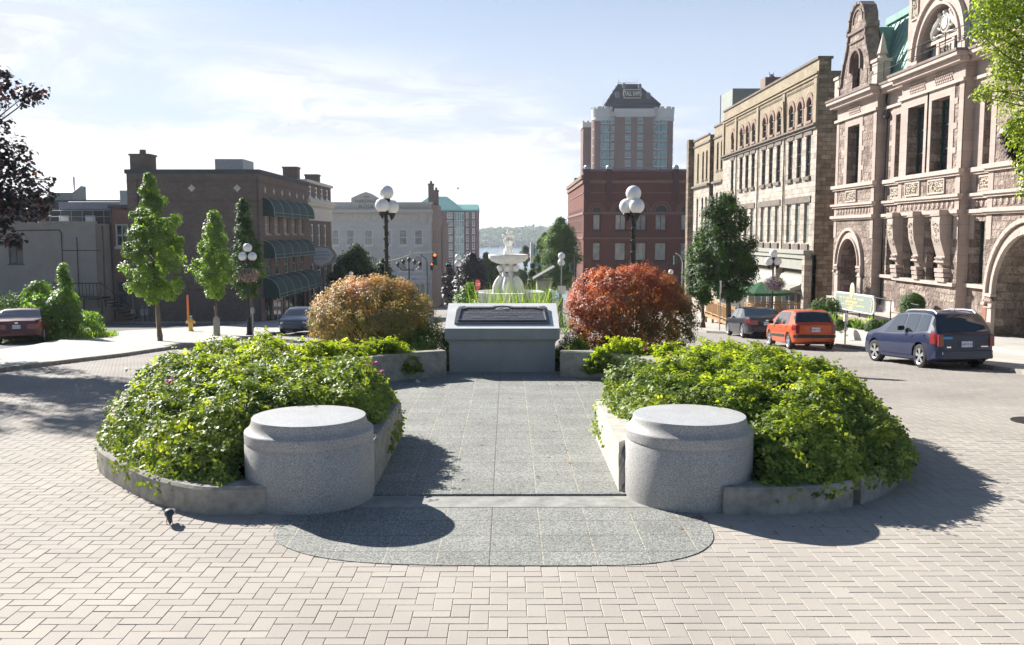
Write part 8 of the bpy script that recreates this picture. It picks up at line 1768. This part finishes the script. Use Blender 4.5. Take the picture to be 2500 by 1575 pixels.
        mb.build('rosette', M['sand_trim'], t)
    mb = MB()
    # returns of the projecting bays and the near end wall
    for X0, X1, y, nn in ((Xp, Xm, YP0, -1), (Xp, Xm, YC0, -1), (Xp, Xm, YC1, 1), (Xp, Xm, YR1, 1), (Xp, 34, YE, -1), (Xp, 34, YP1, 1)): mb = MB(); mb.quad((X0, y, z0), (X1, y, z0), (X1, y, 10.1), (X0, y, 10.1), (0, nn, 0)); mb.build('return_wall', M['sand'], t)
    mb = MB(); mb.box(Xp - .25, Xm + .1, YP0 - .2, YP1 + .2, z0, -.25); 
    for a, b in ((YC0 + .0, YP0 - .22),): mb.add([(Xm, a, -.1), (Xm - .35, a, -.7), (Xm - .35, b, -.7), (Xm, b, -.1), (Xm, a, z0), (Xm - .35, a, z0), (Xm - .35, b, z0), (Xm, b, z0)], [[0, 3, 2, 1], [1, 2, 6, 5], [0, 1, 5, 4]])
    mb.box(Xp - .3, Xp, YC0 - .1, YC1 + .1, z0, -.45); mb.box(Xp - .35, Xp, 34.6, YR1 + .15, z0, -.1); mb.build('plinth_course', M['sand_trim'], t)
    # carved panels
    R = random.Random(12)
    def carved(X, ya, yb, za, zb_, dens_=26):
        mb = MB(); mb.box(X - .035, X + .02, ya, yb, za, zb_); cp = mb.build('carved_panel', M['carved'], t); cp['_w'] = t['_w']; mb = MB()
        for k in range(dens_):
            y = R.uniform(ya + .07, yb - .07); z = R.uniform(za + .06, zb_ - .06); q = [(X - .045 - .03 * math.sin(j), y + .10 * math.cos(j * 1.1 + k) * (1 - j * .12), z + .08 * math.sin(j * 1.1 + k) * (1 - j * .12)) for j in range(5)]; q = [(a_, min(max(b_, ya + .03), yb - .03), min(max(c_, za + .03), zb_ - .03)) for a_, b_, c_ in q]; mb.tube(q, [.03, .028, .024, .02, .012], 5)
        mb.build('relief', M['carving'], cp, smooth=True)
        mb = MB()
        for a_, b_, c_, d_ in ((ya - .07, yb + .07, za - .07, za), (ya - .07, yb + .07, zb_, zb_ + .07), (ya - .07, ya, za, zb_), (yb, yb + .07, za, zb_)): mb.box(X - .07, X + .01, a_, b_, c_, d_)
        mb.build('panel_frame', M['sand_trim'], cp)
    carved(Xp, 48.75, 50.1, 4.98, 5.45); carved(Xp, 38.9, 40.3, 4.98, 5.47); carved(Xp, 41.25, 42.6, 4.98, 5.47); carved(Xm, 44.4, 45.3, 4.98, 5.4); carved(Xm, 35.9, 36.8, 4.98, 5.45, 18); carved(Xp, 31.7, 33.0, 4.98, 5.45)
    mb = MB()   # diaper panels under the cornice
    for X, ya, yb in ((Xp, 48.6, 50.2), (Xp, 38.6, 40.3), (Xp, 41.1, 42.8), (Xp, 31.6, 33.2)):
        for r in range(4):
            for k in range(int((yb - ya) / .16)): y = ya + k * .16 + (.08 if r % 2 else 0); mb.obox((X - .02, y, 9.56 + r * .13), (0, .7071, .7071), (1, 0, 0), (0, -.7071, .7071), .042, .03, .042)
    mb.build('diaper_work', M['sand_trim'], t)
    # arch mouldings
    for key, X, col in ((0, Xp, 1), (4, Xp, 1)):
        ya, yb, _, zt = arch[key]; r = (yb - ya) / 2; c = (ya + yb) / 2; sp = zt - r; mb = MB()
        for rr, w, d in ((r + .16, .30, .06), (r + .36 + .1, .16, .16), (r * .99 + .02, .08, .14)):
            n = 22
            for k in range(n): a = PI * (k + .5) / n; mb.obox((X - d / 2 + .02, c + rr * math.cos(a), sp + rr * math.sin(a)), (0, -math.sin(a), math.cos(a)), (1, 0, 0), (0, math.cos(a), math.sin(a)), rr * PI / n / 2 * 1.03, d / 2 + .02, w / 2)
        for s in (-1, 1): mb.box(X - .17, X + .01, c + s * (r + .46) - .08, c + s * (r + .46) + .08, sp - .35, sp); mb.box(X - .20, X + .01, c + s * (r + .46) - .12, c + s * (r + .46) + .12, sp - .45, sp - .35)
        mb.build('arch_moulding', M['sand_trim'], t)
        mb = MB()   # shafts with leafy capitals
        for s in (-1, 1):
            yy = c + s * (r + .22); mb.box(X - .1, X + .05, yy - .24, yy + .24, z0, sp - .3)
            mb.box(X - .18, X + .05, yy - .3, yy + .3, sp - .12, sp + .0); mb.box(X - .15, X + .05, yy - .27, yy + .27, sp - .55, sp - .5)
            for k in range(7): mb.sphere((X - .13, yy - .24 + k * .08, sp - .28 + .06 * (k % 2)), .075, 8)
        mb.build('capital', M['sand_trim'], t)
        mb = MB(); mb.quad((X + 1.5, ya - .1, z0), (X + 1.5, yb + .1, z0), (X + 1.5, yb + .1, zt + .1), (X + 1.5, ya - .1, zt + .1), (-1, 0, 0)); mb.build('porch_wall', mat('porch_%d' % key, (.10, .07, .06) if key == 0 else (.30, .30, .22), .8, .2), t)
    # glazed shop entrance in the near arch
    mb = MB(); mb.box(19.6, 19.72, 30.4, 34.2, 1.35, 1.62); mb.box(19.6, 19.72, 30.4, 34.2, -.75, -.62); 
    for y in (30.4, 32.3, 34.1): mb.box(19.6, 19.72, y, y + .12, -.7, 1.4)
    en = mb.build('entrance_screen', mat('entrance_green', (.02, .16, .10), .5), t); en['_w'] = t['_w']; mb = MB(); mb.box(19.66, 19.69, 30.5, 34.1, -.62, 1.35); mb.build('pane', M['win_dark'], en)
    mb = MB(); mb.box(18.18, 18.3, 34.85, 35.2, -.35, .95); mb.build('bronze_tablet', mat('red_tablet', (.26, .12, .08), .6, .3, 8), t)
    mb = MB()
    for k in range(4): mb.box(16.4 + k * .42, 19.8, 29.2, 35.0 - k * .05, -1.6, -1.12 + k * .13)
    mb.build('entrance_steps', M['sand_trim'], t)
    # scroll brackets between the ground-floor windows
    for y, w in ((43.1, .62), (41.0 - .12, .5), (38.5, .75)):
        sd_ = [(0, 3.95), (.50, 3.95), (.52, 3.6), (.46, 3.0), (.32, 2.55), (.24, 2.3), (.26, 2.1), (.20, 1.95), (0, 1.9)]
        mb = MB(); k = len(sd_); v = [(Xp - d, y - w / 2, z) for d, z in sd_] + [(Xp - d, y + w / 2, z) for d, z in sd_]; mb.add(v, [list(range(k)), list(range(k, 2 * k))[::-1]] + [[i, (i + 1) % k, k + (i + 1) % k, k + i] for i in range(k)])
        for j in range(3): mb.box(Xp - .30 + j * .03, Xp, y - w / 2 - .02, y + w / 2 + .02, 1.62 - j * .2, 1.78 - j * .2)
        mb.box(Xp - .31, Xp, y - w / 2 - .06, y + w / 2 + .06, 2.02, 2.1); mb.box(Xp - .56, Xp, y - w / 2 - .04, y + w / 2 + .04, 3.96, 4.2); mb.build('scroll_bracket', M['sand'], t)
        mb = MB()
        for q in range(22): f = R.random(); z = 2.75 + f * .95; d = .38 + f * .16; yy = y + R.uniform(-.36, .36) * w; mb.tube([(Xp - d - .02 - .02 * math.sin(j), yy + .05 * math.cos(j * 1.3 + q), z + .05 * math.sin(j * 1.3 + q)) for j in range(4)], .02, 5)
        mb.build('bracket_carving', M['carving'], t, smooth=True)
        mb = MB()
        for q in range(int(w / .09)): mb.sphere((Xp - .30, y - w / 2 + .05 + q * .09, 2.2), .055, 8)
        mb.build('leaf_capital', M['sand_trim'], t, smooth=True)
    # rain pipe and hopper
    mb = MB(); mb.tube([(Xm - .1, 46.1, 10.2), (Xm - .15, 46.05, 9.7), (Xm - .1, 46.0, 9.4), (Xm - .1, 46.0, z0)], .055, 8); mb.box(Xm - .25, Xm, 45.85, 46.15, 8.9, 9.15); mb.build('downpipe', M['black_iron'], t)
    # curved (Dutch) gable over the far pavilion
    g = [(51.85, 10.55), (51.85, 11.25), (51.45, 11.3), (51.4, 11.7), (51.15, 12.3), (50.8, 12.9), (50.62, 13.4), (50.58, 13.75), (50.7, 13.8), (50.66, 14.0), (50.5, 14.05), (50.45, 14.5), (50.2, 14.9), (49.8, 15.15), (49.4, 15.22), (49.0, 15.15), (48.6, 14.9), (48.35, 14.5), (48.3, 14.05), (48.14, 14.0), (48.1, 13.8), (48.22, 13.75), (48.18, 13.4), (48.0, 12.9), (47.65, 12.3), (47.4, 11.7), (47.35, 11.3), (46.95, 11.25), (46.95, 10.55)]
    bm = bmesh.new(); k = len(g); hole = [(49.4 + .55 * math.cos(2 * PI * q / 2 / 10), 12.1 + .55 * math.sin(PI * q / 10)) for q in range(11)] + [(48.85, 10.85), (49.95, 10.85)]
    mb = MB(); xf, xb_ = Xp + .02, Xp + .55
    # build as columns between outline and opening
    def zout(y):
        pts = g[1:-1]
        for a, b in zip(pts[:-1], pts[1:]):
            if min(a[0], b[0]) <= y <= max(a[0], b[0]) and a[0] != b[0]: return a[1] + (b[1] - a[1]) * (y - a[0]) / (b[0] - a[0])
        return 11.25
    ysl = sorted(set([round(46.95 + k * 4.9 / 98, 3) for k in range(99)]))
    for a, b in zip(ysl[:-1], ysl[1:]):
        m_ = (a + b) / 2; za, zb_ = zout(a + .001), zout(b - .001)
        def zh(y): return 12.1 + math.sqrt(max(0, .55 ** 2 - (y - 49.4) ** 2))
        for x, n_ in ((xf, (-1, 0, 0)), (xb_, (1, 0, 0))):
            if abs(m_ - 49.4) < .55:
                mb.quad((x, a, zh(a)), (x, b, zh(b)), (x, b, zb_), (x, a, za), n_); mb.quad((x, a, 10.55), (x, b, 10.55), (x, b, 10.9), (x, a, 10.9), n_)
            else: mb.quad((x, a, 10.55), (x, b, 10.55), (x, b, zb_), (x, a, za), n_)
        if abs(m_ - 49.4) < .55: mb.quad((xf, a, zh(a)), (xf, b, zh(b)), (xb_, b, zh(b)), (xb_, a, zh(a)), (0, 0, -1))
        if abs(za - zb_) < .8: mb.quad((xf, a, za), (xf, b, zb_), (xb_, b, zb_), (xb_, a, za), (0, 0, 1))
    mb.quad((xf, 48.85, 10.9), (xf, 48.85, 12.1), (xb_, 48.85, 12.1), (xb_, 48.85, 10.9), (0, 1, 0)); mb.quad((xf, 49.95, 10.9), (xf, 49.95, 12.1), (xb_, 49.95, 12.1), (xb_, 49.95, 10.9), (0, -1, 0)); mb.build('curved_gable', M['sand_rock'], t)
    mb = MB(); pts = [(xf - .02, y, z) for y, z in g[1:-1]]; 
    for a, b in zip(g[1:-2], g[2:-1]):
        A_ = Vector((xf + .25, *a)); B_ = Vector((xf + .25, *b)); d = B_ - A_; L_ = d.length; d /= L_; n_ = Vector((1, 0, 0)).cross(d); mb.obox((A_ + B_) / 2, d, (1, 0, 0), n_, L_ / 2 + .03, .36, .06)
    mb.box(xf - .1, xf, 48.0, 50.8, 13.72, 13.86); mb.box(xf - .08, xf, 48.4, 50.4, 13.25, 13.32)
    for rr, cz, ww, dd in ((.75, 12.1, .14, .16), (.66, 14.25, .1, .08)):
        for q in range(16): a = PI * (q + .5) / 16; mb.obox((xf - dd / 2 + .02, 49.4 + rr * math.cos(a), cz + rr * math.sin(a)), (0, -math.sin(a), math.cos(a)), (1, 0, 0), (0, math.cos(a), math.sin(a)), rr * PI / 32 * 1.05, dd / 2, ww / 2)
    for s in (-1, 1): mb.box(xf - .14, xf, 49.4 + s * .75 - .07, 49.4 + s * .75 + .07, 11.75, 12.1)
    mb.build('gable_coping', M['sand_dark'], t)
    mb = MB(); mb.box(xb_ - .25, xb_ - .22, 48.84, 49.96, 10.9, 12.7); mb.build('gable_opening', mat('attic_dark', (.03, .025, .025), .8), t)
    for y in (46.75, 52.05):
        mb = MB()
        mb.box(Xp - .05, Xp + .6, y - .33, y + .33, 10.55, 11.7); mb.box(Xp - .12, Xp + .66, y - .4, y + .4, 11.7, 11.85)
        if y < 50: mb.add([(Xp + .1, y - .2, 12.1), (Xp + .5, y - .2, 12.1), (Xp + .5, y + .2, 12.1), (Xp + .1, y + .2, 12.1), (Xp + .3, y, 13.2)], [[0, 1, 4], [1, 2, 4], [2, 3, 4], [3, 0, 4]]); mb.lathe((Xp + .3, y, 0), [(.3, 11.85), (.2, 12.0), (.16, 12.1), (.3, 12.12)], 10)
        mb.build('pinnacle', M['sand_trim'], t)
    # roof: copper slopes either side of the middle dormer
    VM = M['verdigris']
    def roof(ya, yb, zt, run, x0=18.85, nm='copper_roof', col=None):
        mb = MB(); mb.quad((x0, ya, 10.6), (x0, yb, 10.6), (x0 + run, yb, zt), (x0 + run, ya, zt), (-1, 0, 1)); mb.quad((x0 + run, ya, zt), (x0 + run, yb, zt), (x0 + run + 8, yb, zt), (x0 + run + 8, ya, zt), (0, 0, 1)); mb.quad((x0, ya, 10.6), (x0 + run, ya, zt), (x0 + run + 8, ya, zt), (x0 + run + 8, ya, 10.6), (0, -1, 0)); mb.quad((x0, yb, 10.6), (x0 + run, yb, zt), (x0 + run + 8, yb, zt), (x0 + run + 8, yb, 10.6), (0, 1, 0))
        r = mb.build(nm, VM, t); r['_w'] = t['_w']; mb = MB(); n = int((yb - ya) / .55)
        for k in range(n + 1): y = ya + .05 + (yb - ya - .1) * k / n; mb.bar((x0 - .0, y, 10.63), (x0 + run, y, zt + .03), .035, n=4)
        mb.box(x0 + run - .15, x0 + run + .25, ya, yb, zt, zt + .35); mb.build('roof_seam', VM, r)
    roof(43.6, 50.5, 14.3, 1.5); roof(22, 37.6, 14.3, 3.4)
    mb = MB(); mb.add([(19.4, 47.2, 10.6), (23, 47.2, 10.6), (23, 49.4, 14.0), (19.4, 49.4, 14.0), (19.4, 51.6, 10.6), (23, 51.6, 10.6)], [[0, 1, 2, 3], [3, 2, 5, 4]]); mb.build('gable_roof', VM, t)
    # middle dormer with royal arms and date
    xd = Xp + .12; ya, yb = 37.75, 43.4; zc_ = 10.55; cy = 40.2; r = 1.92; sp = 11.0; mb = MB(); N_ = 40
    for k in range(N_):
        a = ya + (yb - ya) * k / N_; b = ya + (yb - ya) * (k + 1) / N_; m_ = (a + b) / 2
        def zh2(y): return sp + math.sqrt(max(0, r * r - (y - cy) ** 2)) if abs(y - cy) < r else zc_
        if abs(m_ - cy) < r: mb.quad((xd, a, zh2(a)), (xd, b, zh2(b)), (xd, b, 16.6), (xd, a, 16.6), (-1, 0, 0)); mb.quad((xd, a, zh2(a)), (xd, b, zh2(b)), (xd + 1, b, zh2(b)), (xd + 1, a, zh2(a)), (0, 0, -1))
        else: mb.quad((xd, a, zc_), (xd, b, zc_), (xd, b, 16.6), (xd, a, 16.6), (-1, 0, 0))
    for y, n_ in ((ya, -1), (yb, 1)): mb.quad((xd, y, zc_), (xd + 6, y, zc_), (xd + 6, y, 16.6), (xd, y, 16.6), (0, n_, 0))
    for y, n_ in ((cy - r, 1), (cy + r, -1)): mb.quad((xd, y, zc_), (xd + 1, y, zc_), (xd + 1, y, sp), (xd, y, sp), (0, n_, 0))
    mb.quad((xd, ya, 16.6), (xd + 6, ya, 16.6), (xd + 6, yb, 16.6), (xd, yb, 16.6), (0, 0, 1)); mb.build('dormer_wall', M['sand'], t)
    mb = MB()
    for rr, w, d in ((r + .22, .42, .08), (r + .52, .18, .2), (r + .03, .1, .16)):
        for q in range(30): a = PI * (q + .5) / 30; mb.obox((xd - d / 2 + .02, cy + rr * math.cos(a), sp + rr * math.sin(a)), (0, -math.sin(a), math.cos(a)), (1, 0, 0), (0, math.cos(a), math.sin(a)), rr * PI / 60 * 1.03, d / 2 + .02, w / 2)
    for s in (-1, 1): mb.box(xd - .12, xd, cy + s * (r + .25) - .3, cy + s * (r + .25) + .3, zc_, sp); mb.box(xd - .3, xd + .3, cy + s * 2.75 - .2, cy + s * 2.75 + .2, 13.9, 14.2)
    mb.box(xd - .14, xd, ya, yb, 14.35, 14.55); mb.box(xd - .3, xd + .2, ya - .1, yb + .1, 14.9, 15.15)
    mb.lathe((xd - .15, cy, 13.2), [(.16, 0), (.3, .35), (.2, .7), (.3, 1.0), (.1, 1.1)], 10); mb.build('dormer_moulding', M['sand_trim'], t)
    mb = MB(); mb.quad((xd + .42, cy - r - .1, zc_), (xd + .42, cy + r + .1, zc_), (xd + .42, cy + r + .1, sp + r + .1), (xd + .42, cy - r - .1, sp + r + .1), (-1, 0, 0)); mb.build('recess_back', M['sand'], t)
    mb = MB(); x1 = xd + .22; mb.box(x1, x1 + .2, cy - r, cy + r, 11.45, 11.6)
    for y in (cy - .7, cy + .7): mb.box(x1 + .02, x1 + .2, y - .12, y + .12, zc_, 11.45)
    mb.box(x1 + .05, x1 + .15, cy - .56, cy + .56, zc_ + .05, 11.4); dp = mb.build('date_panel', M['sand_trim'], t); dp['_w'] = t['_w']
    text_mesh('date', '1884', .50, M['sand_dark'], dp, (x1 + .03, cy, 11.03), (PI / 2, 0, -PI / 2), .03, space=1.15)
    for y in (cy - 1.25, cy + 1.25): mb = MB(); mb.box(x1 + .1, x1 + .16, y - .42, y + .42, zc_, 11.45); mb.build('dark_window', M['win_dark'], t)
    mb = MB()   # royal arms relief: shield, crown and two supporters, as a carved mass
    mb.lathe((x1 + .1, cy, 12.75), [(.001, -.18), (.3, -.16), (.42, -.05), (.44, .0)], 20, 'X'); mb.lathe((x1 + .02, cy, 12.75), [(.44, .04), (.5, 0), (.5, -.05), (.43, -.07)], 20, 'X'); mb.sphere((x1, cy, 13.28), .14, 10); mb.box(x1 - .05, x1 + .12, cy - .16, cy + .16, 13.12, 13.22)
    for s in (-1, 1):
        c = lambda dy, dz: (x1 + .02, cy + s * dy, 12.1 + dz)
        mb.tube([c(1.45, .02), c(1.35, .35), c(1.05, .6), c(.75, .85), c(.66, 1.05)], [.08, .17, .19, .15, .12], 8); mb.sphere(c(.62, 1.15), .15, 10); mb.tube([c(.75, .8), c(.55, .7), c(.45, .85)], [.08, .06, .05], 6); mb.tube([c(.9, .6), c(.6, .4), c(.5, .45)], [.08, .06, .05], 6); mb.tube([c(1.35, .3), c(1.15, .05), c(1.0, .02)], [.09, .07, .05], 6); mb.tube([c(1.4, .3), c(1.65, .4), c(1.6, .75), c(1.45, .7)], [.05, .04, .04, .05], 6)
    mb.tube([(x1, cy - 1.3, 12.12), (x1 - .03, cy - .6, 12.2), (x1 - .03, cy, 12.12), (x1 - .03, cy + .6, 12.2), (x1, cy + 1.3, 12.12)], .06, 6); mb.v = [(a, cy + (b - cy) * .82, 11.6 + (c - 12.05) * .82) for a, b, c in mb.v]; mb.build('royal_arms', mat('pale_arms', (.62, .60, .55), .8, .1, 8), t, smooth=True)
    carved(xd, 38.2, 38.75, 12.9, 14.2, 18); carved(xd, 42.4, 42.95, 12.9, 14.2, 18)
    # railing on the gutter
    mb = MB(); xr = Xp - .45
    for z in (10.95, 11.35): mb.bar((xr, 36, z), (xr, 46.5, z), .018, n=5)
    for k in range(6): mb.bar((xr, 36.4 + k * 2.05, 10.55), (xr, 36.4 + k * 2.05, 11.4), .02, n=5)
    mb.build('gutter_rail', M['black_iron'], t)
    mb = MB(); mb.box(21.5, 23.6, 46.2, 48.4, 12, 19.5); mb.box(21.35, 23.75, 46.05, 48.55, 15.9, 16.15); mb.box(21.4, 21.5, 46.2, 46.5, 12, 19.5); mb.build('tower_base', M['sand_rock'], t)
post_office()
# ---- forecourt: paving, planter wall, topiary, box balls, sign
mb = MB(); mb.prism([(15.4, 47.5), (19, 47.5), (19, 22), (17.4, 22), (16.4, 34.6), (15.9, 38)], -2.6, -.62); o = mb.build('forecourt', M['conc_light']); o['kind'] = 'structure'
mb = MB(); mb.prism([(14.62, 46.8), (15.9, 46.8), (16.2, 37.2), (15.3, 37.0)], -2.6, -.98); o = mb.build('bed_soil', M['soil']); o['kind'] = 'structure'
mb = MB(); mb.prism([(14.3, 46.9), (14.62, 46.9), (15.38, 36.9), (16.3, 37.1), (16.36, 36.8), (15.1, 36.5)], -2.4, -.86); single(mb, 'planter_wall', M['conc_light2'], 'pale low planter wall on the right pavement behind the orange hatchback', 'low wall', loc=(15, 40, -1.4))
BX = 'clipped box balls in the post office planter'
M['boxleaf'] = leafmat('box_leaf', (.025, .07, .012), (.07, .14, .025), (.17, .26, .05), .3, .5)
def ball(px, py, r_px, Y, label, group=BX, name='box_ball', top=0):
    c = onY(px, py, Y); r = r_px / F * Y; t = thing(name, (c.x, Y, c.z - r), label, 'topiary', group); n = 3200; u = unit(n)
    P = np.array([c.x, Y, c.z]) + u * r * rng.uniform(.86, 1.02, (n, 1)); leaf_mesh('foliage', P, u + unit(n) * .5, unit(n), np.full(n, .055), M['boxleaf'], t, .7, .15)
    mb = MB(); mb.sphere((c.x, Y, c.z), r * .86, 14); mb.build('inner_twigs', M['twig'], t, smooth=True)
ball(2133, 801, 22, 38.4, 'largest clipped box ball in the planter, just left of the blue wagon')
ball(2160, 796, 16, 38.6, 'clipped box ball partly behind the blue wagon roof line')
ball(2048, 794, 14, 39.6, 'clipped box ball in front of the post office sign, left one of the front row')
ball(2076, 794, 12, 40.2, 'clipped box ball under the middle of the post office sign')
ball(2031, 776, 14, 42.0, 'clipped box ball left of the sign, behind the front row')
ball(2006, 768, 12, 43.5, 'clipped box ball nearest the orange hatchback roof')
ball(1989, 764, 13, 44.5, 'farthest clipped box ball beside the pub corner')
ball(2103, 806, 9, 39.2, 'smallest clipped box ball, between the front row and the largest ball')
def topiary():
    Y = 39.6; x = sx(2234, Y); z0 = -.62; t = thing('clipped_yew', (x, Y, z0), 'tall round-topped clipped shrub against the post office wall behind the blue wagon', 'topiary'); n = 9000; h = onY(2234, 716, Y).z - z0; r = .53
    a = rng.random(n) * 6.28; zz_ = rng.random(n) * h; rr = np.where(zz_ > h - r * .8, r * np.sqrt(np.maximum(0, 1 - ((zz_ - (h - r * .8)) / (r * .8)) ** 2)), r * (.93 + .07 * zz_ / h)); q = rng.uniform(.85, 1.0, n)
    P = np.stack([x + rr * q * np.cos(a), Y + rr * q * np.sin(a), z0 + zz_], 1); N = np.stack([np.cos(a), np.sin(a), np.where(zz_ > h - r * .8, 1.0, .1)], 1); leaf_mesh('foliage', P, N + unit(n) * .5, unit(n), np.full(n, .06), M['boxleaf'], t, .6, .15)
    mb = MB(); mb.lathe((x, Y, z0), [(.45, 0), (.46, h - .5), (.3, h - .16), (.001, h - .08)], 16); mb.build('inner_twigs', M['twig'], t, smooth=True)
topiary()
M['fl_mix'] = leafmat('bedding_flowers', (.20, .30, .05), (.45, .42, .12), (.60, .30, .16), .35, .55, (1.5, 1.5, .8))
def fl(): f = rng.random(); return (14.7 + f * .75 + rng.uniform(0, .9), 46.5 - f * 9.4)
P_ = np.array([fl() for _ in range(5200)]); P_ = np.concatenate([P_, rng.uniform(-1.0, -.62, (5200, 1))], 1); o = leaf_mesh('bedding_plants', P_, unit(5200) + np.array([0, 0, .6]), unit(5200) + np.array([0, 0, .4]), rng.uniform(.05, .12, 5200), M['fl_mix'], None, .6, .1, None, (15.3, 41, -.95)); tag(o, 'mixed bedding plants spilling over the pale planter wall', 'bedding plants', kind='stuff')
for i, (px, Y) in enumerate(((2037, 41), (2056, 40.5), (2098, 39.6), (2126, 39.5))):
    x = sx(px, Y); o = leaf_mesh('foliage', np.tile([[x, Y, -.95]], (26, 1)), unit(26) * np.array([1, 1, .3]), unit(26) * .7 + np.array([0, 0, 1.1]), rng.uniform(.4, .75, 26), M['bright'], None, .16, .1, None, (x, Y, -.95)); o.name = 'strap_leaf_plant'
    tag(o, ['lime strap-leaved plant at the left end under the sign', 'second lime strap-leaved plant, below the sign', 'lime strap-leaved plant below the right half of the sign', 'lime strap-leaved plant beside the largest box ball'][i], 'plant', 'lime strap-leaved plants in the planter')
low_mound((sx(2028, 45), 45.2), .9, .7, 1.0, M['darkleaf'], 'dark shrub behind the left end of the post office sign', 2600, .11, 'garden_shrub', 'shrub', None, 71, -.95, .6)
def po_sign():
    X = 16.15; ya, yb = 40.4, 45.4; t = thing('post_office_sign', (X, 43, -.9), 'long grey-green sign with white rim and oval crest, on posts before the post office', 'sign')
    # panel leaning with the fall of the ground: nearer end higher than it looks
    za = onX(2134, 746, X).z; zb_ = onX(2044, 732, X).z; h = .42
    L = (yb - ya); k = []; n = 8
    for q in range(n + 1): a = -PI / 2 + PI * q / n; k.append((ya + .30 - .30 * math.cos(a), math.sin(a) * h * 1.0))
    pts = [(ya + .3 - .3 * math.cos(a), h * math.sin(a)) for a in [PI / 2 - PI * q / n for q in range(n + 1)]] + [(yb - .3 + .3 * math.cos(a), h * math.sin(a)) for a in [-PI / 2 + PI * q / n for q in range(n + 1)]]
    def zz_(y): return za + (zb_ - za) * (y - ya) / L
    def plate(nm, s, x, m, d=.04):
        mb = MB(); cy = (ya + yb) / 2; v = [(x, cy + (y - cy) * s[0], zz_(cy + (y - cy) * s[0]) + z * s[1]) for y, z in pts]; K = len(v)
        mb.add(v + [(x + d, b, c) for a, b, c in v], [list(range(K)), list(range(K, 2 * K))[::-1]] + [[i, (i + 1) % K, K + (i + 1) % K, K + i] for i in range(K)]); return mb.build(nm, m, t)
    plate('rim', (1, 1), X - .02, M['white'], .08); plate('board', (.965, .86), X - .035, mat('sign_grey_green', (.24, .29, .27), .6, .08, 3), .02)
    cy = (ya + yb) / 2 + .15; cz = zz_(cy) + .62
    for nm, s, x, m in (('crest_rim', 1, X - .03, M['white']), ('crest', .72, X - .05, M['gold'])):
        mb = MB(); mb.lathe((x, cy, cz - .12), [(.001, 0), (.27 * s, 0), (.27 * s, .05)], 20, 'X'); mb.v = [(a, b, cz - .12 + (c - cz + .12) * 1.5) for a, b, c in mb.v]; mb.build(nm, m, t)
    mb = MB(); R = random.Random(6)
    for z, wid, hh in ((.17, 3.0, .05), (-.0, 1.6, .075), (-.14, 3.2, .045)):
        y = cy - wid / 2
        while y < cy + wid / 2:
            w = R.uniform(.05, .1)
            if R.random() < .85: mb.box(X - .045, X - .036, y, y + w * .7, zz_(y) + z - hh * R.uniform(.5, 1), zz_(y) + z + hh * R.uniform(.5, 1))
            y += w
    for e in (ya + .28, yb - .28):
        for q in range(12): a = q * .5; mb.box(X - .045, X - .036, e + .12 * math.cos(a) * (q % 3) / 2 - .03, e + .12 * math.cos(a) * (q % 3) / 2 + .03, zz_(e) + (q - 6) * .045 - .03, zz_(e) + (q - 6) * .045 + .02)
    mb.poly([(X - .04, cy + .6, zz_(cy) - .31), (X - .04, cy - .3, zz_(cy) - .31), (X - .04, cy - .02, zz_(cy) - .2)], (-1, 0, 0)); mb.build('gilt_lettering', M['gold'], t)
    for y in (ya + .25, ya + 1.9, ya + 3.4, yb - .2): mb = MB(); mb.bar((X + .07, y, -1.2), (X + .07, y, zz_(y) + .2), .035, n=6); mb.build('post', M['black_iron'], t)
po_sign()
t = thing('handrail', (17.3, 38.3, -.6), 'thin black handrail beside the clipped shrub at the post office wall', 'railing'); mb = MB()
for y in (38.4, 41.2, 44): mb.bar((17.2, y, -.7), (17.2, y, .25), .025, n=6)
mb.bar((17.2, 38.4, .25), (17.2, 44, .25), .02, n=6); mb.build('rail', M['black_iron'], t)
# garage of small far things seen at the street end
def tiny_car(px, Y, col, label):
    x = sx(px, Y); z = gz(Y); t = thing('distant_car', (x, Y, z), label, 'car'); mb = MB()
    v = [(-.85, .3), (-.85, .75), (-.72, .95), (-.55, 1.35), (.55, 1.35), (.72, .95), (.85, .75), (.85, .3)]; k = len(v)
    mb.add([(x + a, Y, z + b) for a, b in v] + [(x + a, Y + 4.2, z + b) for a, b in v], [list(range(k)), list(range(k, 2 * k))[::-1]] + [[i, (i + 1) % k, k + (i + 1) % k, k + i] for i in range(k)]); mb.build('body', col, t, bevel=.08)
    mb = MB(); mb.box(x - .58, x + .58, Y - .02, Y + .02, z + .93, z + 1.28); mb.build('windscreen', M['car_glass'], t); mb = MB()
    for s in (-1, 1): mb.lathe((x + s * .7, Y + .8, z + .3), [(.001, -.1), (.3, -.1), (.3, .1), (.001, .1)], 12, 'X')
    mb.build('wheel', M['rubber'], t)
tiny_car(1183, 150, M['p_silver'], 'far-off car coming up the street behind the fountain'); tiny_car(1276, 140, M['white'], 'far-off white car down the street right of the fountain')

# ------------------------------------------------------------------ air
mb = MB(); mb.box(-3300, 3300, -80, 3400, -26, 64); hz = bpy.data.materials.new('haze_air'); hz.use_nodes = True; t = hz.node_tree; t.nodes.clear()
o_ = nd(t, 'ShaderNodeOutputMaterial'); v_ = nd(t, 'ShaderNodeVolumePrincipled', i_Density=.0002); v_.inputs['Color'].default_value = (.80, .88, 1, 1); v_.inputs['Anisotropy'].default_value = .3; ln(t, v_.outputs[0], o_.inputs['Volume'])
o = mb.build('haze', hz); o['kind'] = 'stuff'
